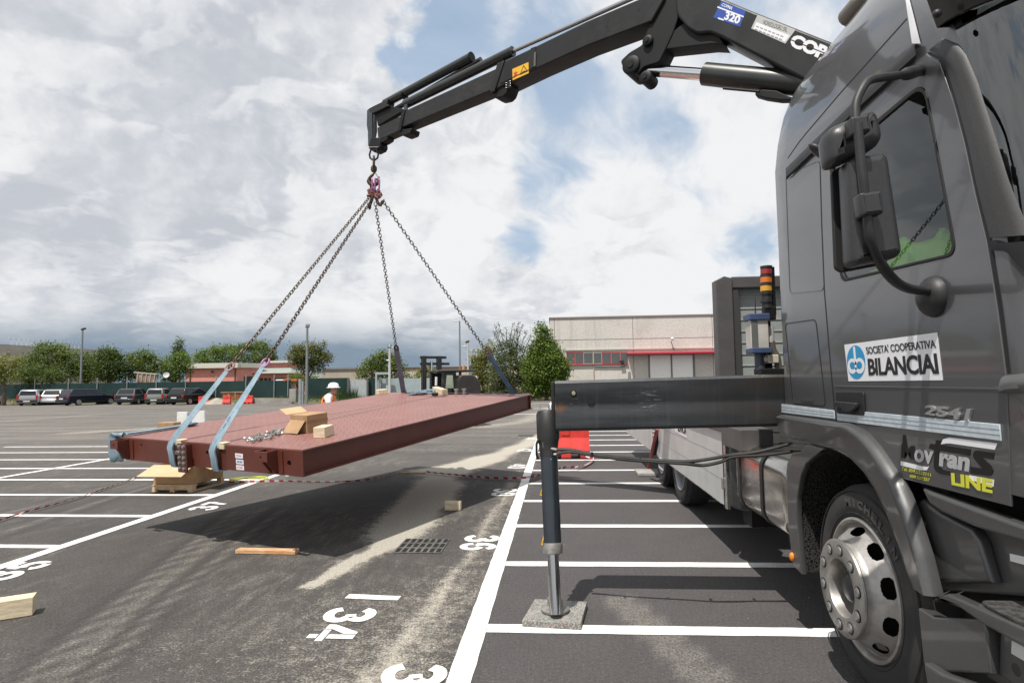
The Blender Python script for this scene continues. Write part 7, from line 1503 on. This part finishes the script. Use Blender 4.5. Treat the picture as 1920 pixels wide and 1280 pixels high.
dd_ = far(311.5, 702.5, 60); dsh = thing('satellite_dish', gd(310, 60), 'pale satellite dish on a pole behind the green fence', 'satellite dish'); M_ = Matrix.Translation(dd_) @ (-FN*.9+FR_*.25+Vector((0, 0, .35))).normalized().to_track_quat('Z', 'Y').to_matrix().to_4x4(); m = MB(); m.lathe([(.0001, -.10), (.16, -.07), (.30, .0)], 20, M_); m.lathe([(.30, .0), (.30, -.02), (.16, -.09), (.0001, -.12)], 20, M_); m.build('dish', mat('dish grey', (.50, .47, .45), .5), dsh); g_ = gd(310, 60); MB().tube([(g_.x, g_.y, .4), tuple(dd_-FN*-.15)], .04, 6).build('pole', PGR, dsh)
cf_ = facing(330, 59); gc_ = MB().b2((-1.9, .4, -1.5), (1.9, zz(330, 716, 59), 0), cf_).build('green_container', mat('green container paint', (.02, .16, .09), .5, var=.2), smooth=False, bevel=.05, label='green waste container whose lid shows over the fence left of the pink building', category='container')
of_ = facing(543, 52.5); MB().b2((-.6, 1.95, -1.2), (.62, 2.15, 0), of_).build('orange_sheet', mat('orange sheet', (.55, .12, .04), .6), smooth=False, label='flat orange red sheet lying on top of the fence end right of the pink building', category='sheet')
gf = facing(523, 56); cg = thing('parked_car', gd(523, 56), 'grey car whose sloping windscreen shows over the fence', 'car'); MB().b2((-.8, .5, -1.7), (.8, 1.6, 0), gf).build('body', GRYP, cg, smooth=True, bevel=.1); m = MB(); m.add([gf @ Vector(p) for p in ((-.75, 1.62, .0), (.75, 1.62, .0), (.45, 2.15, -.7), (-.55, 2.15, -.7))], [(0, 1, 2, 3)]); m.build('windscreen', CHL, cg, smooth=False); MB().b2((-.55, 1.62, -1.6), (.45, 2.12, -.72), gf).build('roof', GRYP, cg, bevel=.08)
# foam boxes and bottle behind the platform
FOAM = mat('white foam panel', (.66, .66, .64), .8, var=.06, vscale=3); wfm = facing(352, 23, 0); s = 23/FPX; uu = lambda x: (x-352)*s
MB().b2((uu(333), .0, -.12), (uu(352), .60, 0), wfm).build('foam_panel', FOAM, smooth=False, bevel=.01, label='white foam panel standing left of the blue bottle behind the platform', category='foam panel')
MB().b2((uu(362), .0, -.10), (uu(386), .62, .02), wfm @ Matrix.Rotation(R(2), 4, 'Z')).build('foam_panel', FOAM, smooth=False, bevel=.01, label='white foam panel standing right of the blue bottle behind the platform', category='foam panel')
q = wfm @ Vector((uu(357), 0, .03)); bo = thing('bottle', q, 'tall blue and white bottle standing between the two foam panels', 'bottle'); m = MB(); m.lathe([(.0001, 0), (.07, 0), (.075, .03), (.075, .38), (.05, .45), (.03, .47)], 16, Matrix.Translation(q)); m.build('body', mat('pale blue plastic', (.35, .50, .62), .4), bo); m = MB(); m.lathe([(.035, .46), (.035, .53), (.0001, .53)], 12, Matrix.Translation(q)); m.build('cap', mat('blue cap', (.03, .12, .42), .4), bo)
MB().b2((uu(318), 0, .25), (uu(348), .24, .75), wfm).build('cardboard_box', CARD, smooth=False, bevel=.01, label='low flat cardboard box before the white foam panels', category='cardboard box')
# ---------------------------------------------------------------- forklift
FKB = mat('forklift black', (.020, .021, .022), .5, .2, var=.2, vscale=4, dirt=.3); FKG = mat('forklift grey frame', (.045, .048, .05), .5, .3)
D = 21.5; fk = facing(858, D, 26); s = D/FPX; lift = thing('forklift', gd(858, D), 'black forklift truck parked behind the far edge of the platform', 'forklift'); u5 = lambda x: (x-858)*s; z5 = lambda y: zz(858, y, D); z6 = lambda y: zz(858, y, D+2.3)
MB().b2((-.62, .35, -2.0), (.80, 1.05, .0), fk).build('body', FKB, lift, bevel=.06); MB().shape(fk, [rpoly([(-.1, .4), (.82, .4), (.80, 1.62), (.55, 1.88), (.0, 1.88), (-.1, 1.7)], .12, 5)], .5, -.2, .05).build('counterweight', mat('forklift brown black', (.032, .028, .026), .45, .2, var=.2), lift, angle=50)
cg_ = lift
for x0, y0, z0_, x1, y1, z1_ in ((-.60, 1.0, -.05, -.52, 2.02, -.05), (-.60, 1.0, -1.3, -.62, 2.02, -1.2), (-.05, 1.0, -.05, -.10, 2.02, -.1), (.62, 1.0, -1.3, .56, 2.02, -1.2)): MB().tube([fk @ Vector((x0, y0, z0_)), fk @ Vector((x1, y1, z1_))], .055, 8).build('guard_pillar', FKG, cg_)
MB().b2((-.68, 2.0, -1.45), (.72, 2.08, .08), fk).build('overhead_guard', FKG, lift, bevel=.03)
MB().shape(fk, [[(-.64, .98), (.02, .98), (-.06, 2.01), (-.50, 2.01)], [(-.50, 1.12), (-.10, 1.12), (-.15, 1.88), (-.42, 1.88)]], .07, -.06, .01).build('cab_frame', FKB, lift, smooth=False); MB().b2((-.55, 1.0, -1.3), (-.05, 1.98, -1.26), fk).build('cab_back', FKB, lift, smooth=False); MB().b2((-.50, 1.12, -.055), (-.12, 1.9, -.045), fk).build('side_window', GLS, lift, smooth=False); MB().b2((-.45, 1.0, -.9), (.1, 1.4, -.3), fk).build('seat', BLK, lift, bevel=.06)
for u_ in (-.62, .02):
    MB().b2((u_, .15, -2.5), (u_+.17, z6(667), -2.28), fk).build('mast_rail', FKB, lift, smooth=False, bevel=.01); MB().b2((u_+.04, .15, -2.30), (u_+.12, z6(690), -2.22), fk).build('lift_chain', mat('greasy chain', (.05, .045, .04), .5, .6), lift, smooth=False)
for y in (669, 681, 695): MB().b2((-.66, z6(y)-.06, -2.52), (.42 if y != 681 else .55, z6(y)+.04, -2.36), fk).build('mast_crossbar', FKB, lift, smooth=False, bevel=.01)
MB().tube([fk @ Vector((-.22, .3, -2.35)), fk @ Vector((-.22, z6(676), -2.35))], .04, 8).build('mast_cylinder', CHROME, lift)
for x0, y0, x1, y1, w_ in ((814.5, 706, 814, 722, .1), (866, 703, 869.5, 717, .08), (894, 705, 897.5, 720, .06)):
    a, c = [fk @ Vector((u5(x), z5(y), w_)) for x, y in ((x0, y0), (x1, y1))]; MB().tube([a, c], .045, 8).build('work_light', LWH, lift)
q = fk @ Vector((u5(816), z5(697), .1)); MB().ball(tuple(q), .07, 10, 8).build('headlamp', LMP, lift); MB().tube([fk @ Vector((u5(878), 2.08, -.4)), fk @ Vector((u5(878), 2.24, -.4))], .05, 10).build('beacon', mat('orange beacon', (.75, .25, .02), .4), lift)
for u_, w_ in ((-.5, -1.9), (.62, -1.9), (-.45, -.25), (.72, -.12)):
    M_ = fk @ Matrix.Translation((u_, .36, w_)) @ Matrix.Rotation(R(90), 4, 'Y'); m = MB(); m.lathe([(.0001, -.13), (.2, -.13), (.34, -.11), (.36, -.07), (.36, .07), (.34, .11), (.2, .13), (.19, .08), (.0001, .08)], 24, M_); m.build('wheel', TYRE, lift)
for u_ in (-.4, .2): MB().b2((u_, .10, -3.5), (u_+.12, .15, -2.5), fk).build('fork', FKB, lift, smooth=False)
# ---------------------------------------------------------------- worker
SKIN = mat('skin', (.42, .22, .15), .55); ORNG = mat('orange hi-vis cloth', (.80, .19, .02), .75, var=.1, vscale=6); SHIRT = mat('white shirt cloth', (.66, .66, .66), .8); TROU = mat('dark blue trousers', (.03, .04, .07), .85); HELM = mat('white helmet plastic', (.78, .78, .76), .3, coat=.2); HAIR = mat('short dark hair', (.05, .035, .03), .8); BOOT = mat('dark boots', (.03, .025, .02), .7)
D = 14.0; man = thing('person', gd(612, D), 'worker in a white helmet and orange hi-vis vest standing behind the platform', 'person'); mo = gd(612, D); fw = (FR_*.97+FN*-.22).normalized(); lf_ = Vector((-fw.y, fw.x, 0)); up_ = Vector((0, 0, 1))
def bp_(f, l, h): return mo+fw*f+lf_*l+up_*h
def skin(name, pts, edges, m_, par):
    me = bpy.data.meshes.new(name); me.from_pydata([tuple(p[0]) for p in pts], edges, []); o = bpy.data.objects.new(name, me); COL.objects.link(o); me.materials.append(m_); adopt(o, par)
    md = o.modifiers.new('skin', 'SKIN'); md.use_smooth_shade = True; sv = me.skin_vertices[0].data
    for i, p in enumerate(pts): sv[i].radius = (p[1], p[2] if len(p) > 2 else p[1])
    sv[0].use_root = True; sd = o.modifiers.new('sub', 'SUBSURF'); sd.levels = 2; sd.render_levels = 2; return o
B_ = [(bp_(0, 0, .83), .14, .12), (bp_(.02, 0, 1.0), .135, .11), (bp_(.06, 0, 1.18), .155, .115), (bp_(.09, 0, 1.31), .12, .09), (bp_(.125, 0, 1.37), .055), (bp_(.155, 0, 1.43), .055),
      (bp_(.01, .10, .78), .095), (bp_(.05, .11, .44), .065), (bp_(-.02, .12, .08), .05), (bp_(.10, .12, .035), .045), (bp_(.01, -.10, .78), .095), (bp_(.07, -.11, .44), .065), (bp_(.02, -.12, .08), .05), (bp_(.14, -.12, .035), .045),
      (bp_(.08, .185, 1.28), .068), (bp_(.10, .235, 1.02), .048), (bp_(.27, .22, .86), .036), (bp_(.35, .205, .80), .034), (bp_(.155, -.20, 1.27), .085), (bp_(.24, -.25, 1.03), .06), (bp_(.31, -.21, .90), .036), (bp_(.39, -.19, .85), .034)]
E_ = [(0, 1), (1, 2), (2, 3), (3, 4), (4, 5), (0, 6), (6, 7), (7, 8), (8, 9), (0, 10), (10, 11), (11, 12), (12, 13), (3, 14), (14, 15), (15, 16), (16, 17), (3, 18), (18, 19), (19, 20), (20, 21)]
skin('body', B_, E_, SHIRT, man)
for sg in (1, -1):
    h0 = bp_(.35 if sg > 0 else .39, .205*sg if sg > 0 else -.19, .80 if sg > 0 else .85); hp = [(h0, .03, .02), (h0+fw*.06-up_*.02, .036, .016)]; he = [(0, 1)]
    for k, (ofs, ln_) in enumerate(((-.028, .06), (-.010, .075), (.010, .07), (.027, .055))): b0 = h0+fw*.09-up_*.03+lf_*ofs; hp += [(b0, .010), (b0+fw*ln_*.5-up_*.015, .009), (b0+fw*ln_*.8-up_*.04, .008)]; n0 = len(hp)-3; he += [(1, n0), (n0, n0+1), (n0+1, n0+2)]
    hp += [(h0+fw*.03-lf_*.04*sg, .011), (h0+fw*.065-lf_*.05*sg-up_*.02, .009)]; n0 = len(hp)-2; he += [(0, n0), (n0, n0+1)]; skin('hand', hp, he, SKIN, man)
m = MB(); hc_ = bp_(.175, 0, 1.475); Mh = Matrix((fw, lf_, up_)).transposed().to_4x4(); Mh.translation = hc_
g = MB(); g.ball((0, 0, 0), .095, 18, 14, Mh, (1.02, .80, 1.22)); g.ball((.04, 0, -.075), .052, 12, 8, Mh, (1.0, .9, .75)); g.add([(.085, -.014, .025), (.085, .014, .025), (.092, .016, -.02), (.092, -.016, -.02), (.118, 0, -.012)], [(0, 4, 1), (1, 4, 2), (2, 4, 3), (3, 4, 0)], Mh)
for sg in (1, -1): g.ball((-.005, .078*sg, -.005), .024, 8, 6, Mh, (.6, .35, 1.1))
hd2 = g.build('head', SKIN, man)
g = MB()
for sg in (1, -1): g.ball((.086, .03*sg, .018), .009, 6, 5, Mh); 
g.build('eyes', LMP, hd2); g = MB(); g.box((.088, 0, -.052), (.006, .04, .007), Mh); g.build('mouth', mat('lips', (.28, .10, .08), .5), hd2, smooth=False)
g = MB(); g.lathe([(.088, -.045), (.099, -.0), (.100, .05)], 18, Mh @ Matrix.Translation((-.012, 0, 0)) @ Matrix.Diagonal((1.0, .84, 1, 1)), skip=lambda i, k: k < 4 or k > 13); g.build('hair', HAIR, hd2)
g = MB(); g.lathe([(.150, .030), (.152, .040), (.120, .050), (.117, .075), (.108, .11), (.085, .138), (.045, .156), (.0001, .160)], 28, Mh @ Matrix.Diagonal((1.10, .98, 1, 1)) @ Matrix.Translation((.01, 0, .012))); g.build('helmet', HELM, man)
# vest follows the torso
g = MB(); g_ = []; tors = [(.80, .0, .185, .155), (.95, .01, .180, .148), (1.08, .035, .19, .155), (1.20, .06, .205, .155), (1.30, .082, .195, .135), (1.36, .10, .12, .10)]
for h, f, rl, rf in tors:
    for k in range(28): a = 2*math.pi*k/28; g_.append(tuple(bp_(f+rf*math.cos(a), rl*math.sin(a), h)))
g.add(g_, [(i*28+k, i*28+(k+1) % 28, (i+1)*28+(k+1) % 28, (i+1)*28+k) for i in range(len(tors)-1) for k in range(28) if not (i == 3 and k % 14 in (6, 7))]); vs_ = g.build('hi_vis_vest', ORNG, man)
g = MB(); g_ = []
for h in (1.02, 1.08):
    for k in range(28): a = 2*math.pi*k/28; g_.append(tuple(bp_(.025+.158*math.cos(a), .193*math.sin(a), h)))
g.add(g_, [(k, (k+1) % 28, 28+(k+1) % 28, 28+k) for k in range(28)]); g.build('reflective_stripe', mat('reflective silver', (.5, .5, .5), .3, .5), vs_)
for sg in (1, -1):
    skin('trouser_leg', [(bp_(0, .06*sg, .84), .135, .12), (bp_(.02, .11*sg, .74), .11), (bp_(.055 if sg > 0 else .075, .11*sg, .44), .085), (bp_(-.015 if sg > 0 else .025, .12*sg, .10), .07)], [(0, 1), (1, 2), (2, 3)], TROU, man)
    skin('boot', [(bp_(-.03 if sg > 0 else .01, .12*sg, .06), .06), (bp_(.06 if sg > 0 else .10, .12*sg, .045), .055), (bp_(.15 if sg > 0 else .19, .12*sg, .04), .045)], [(0, 1), (1, 2)], BOOT, man)
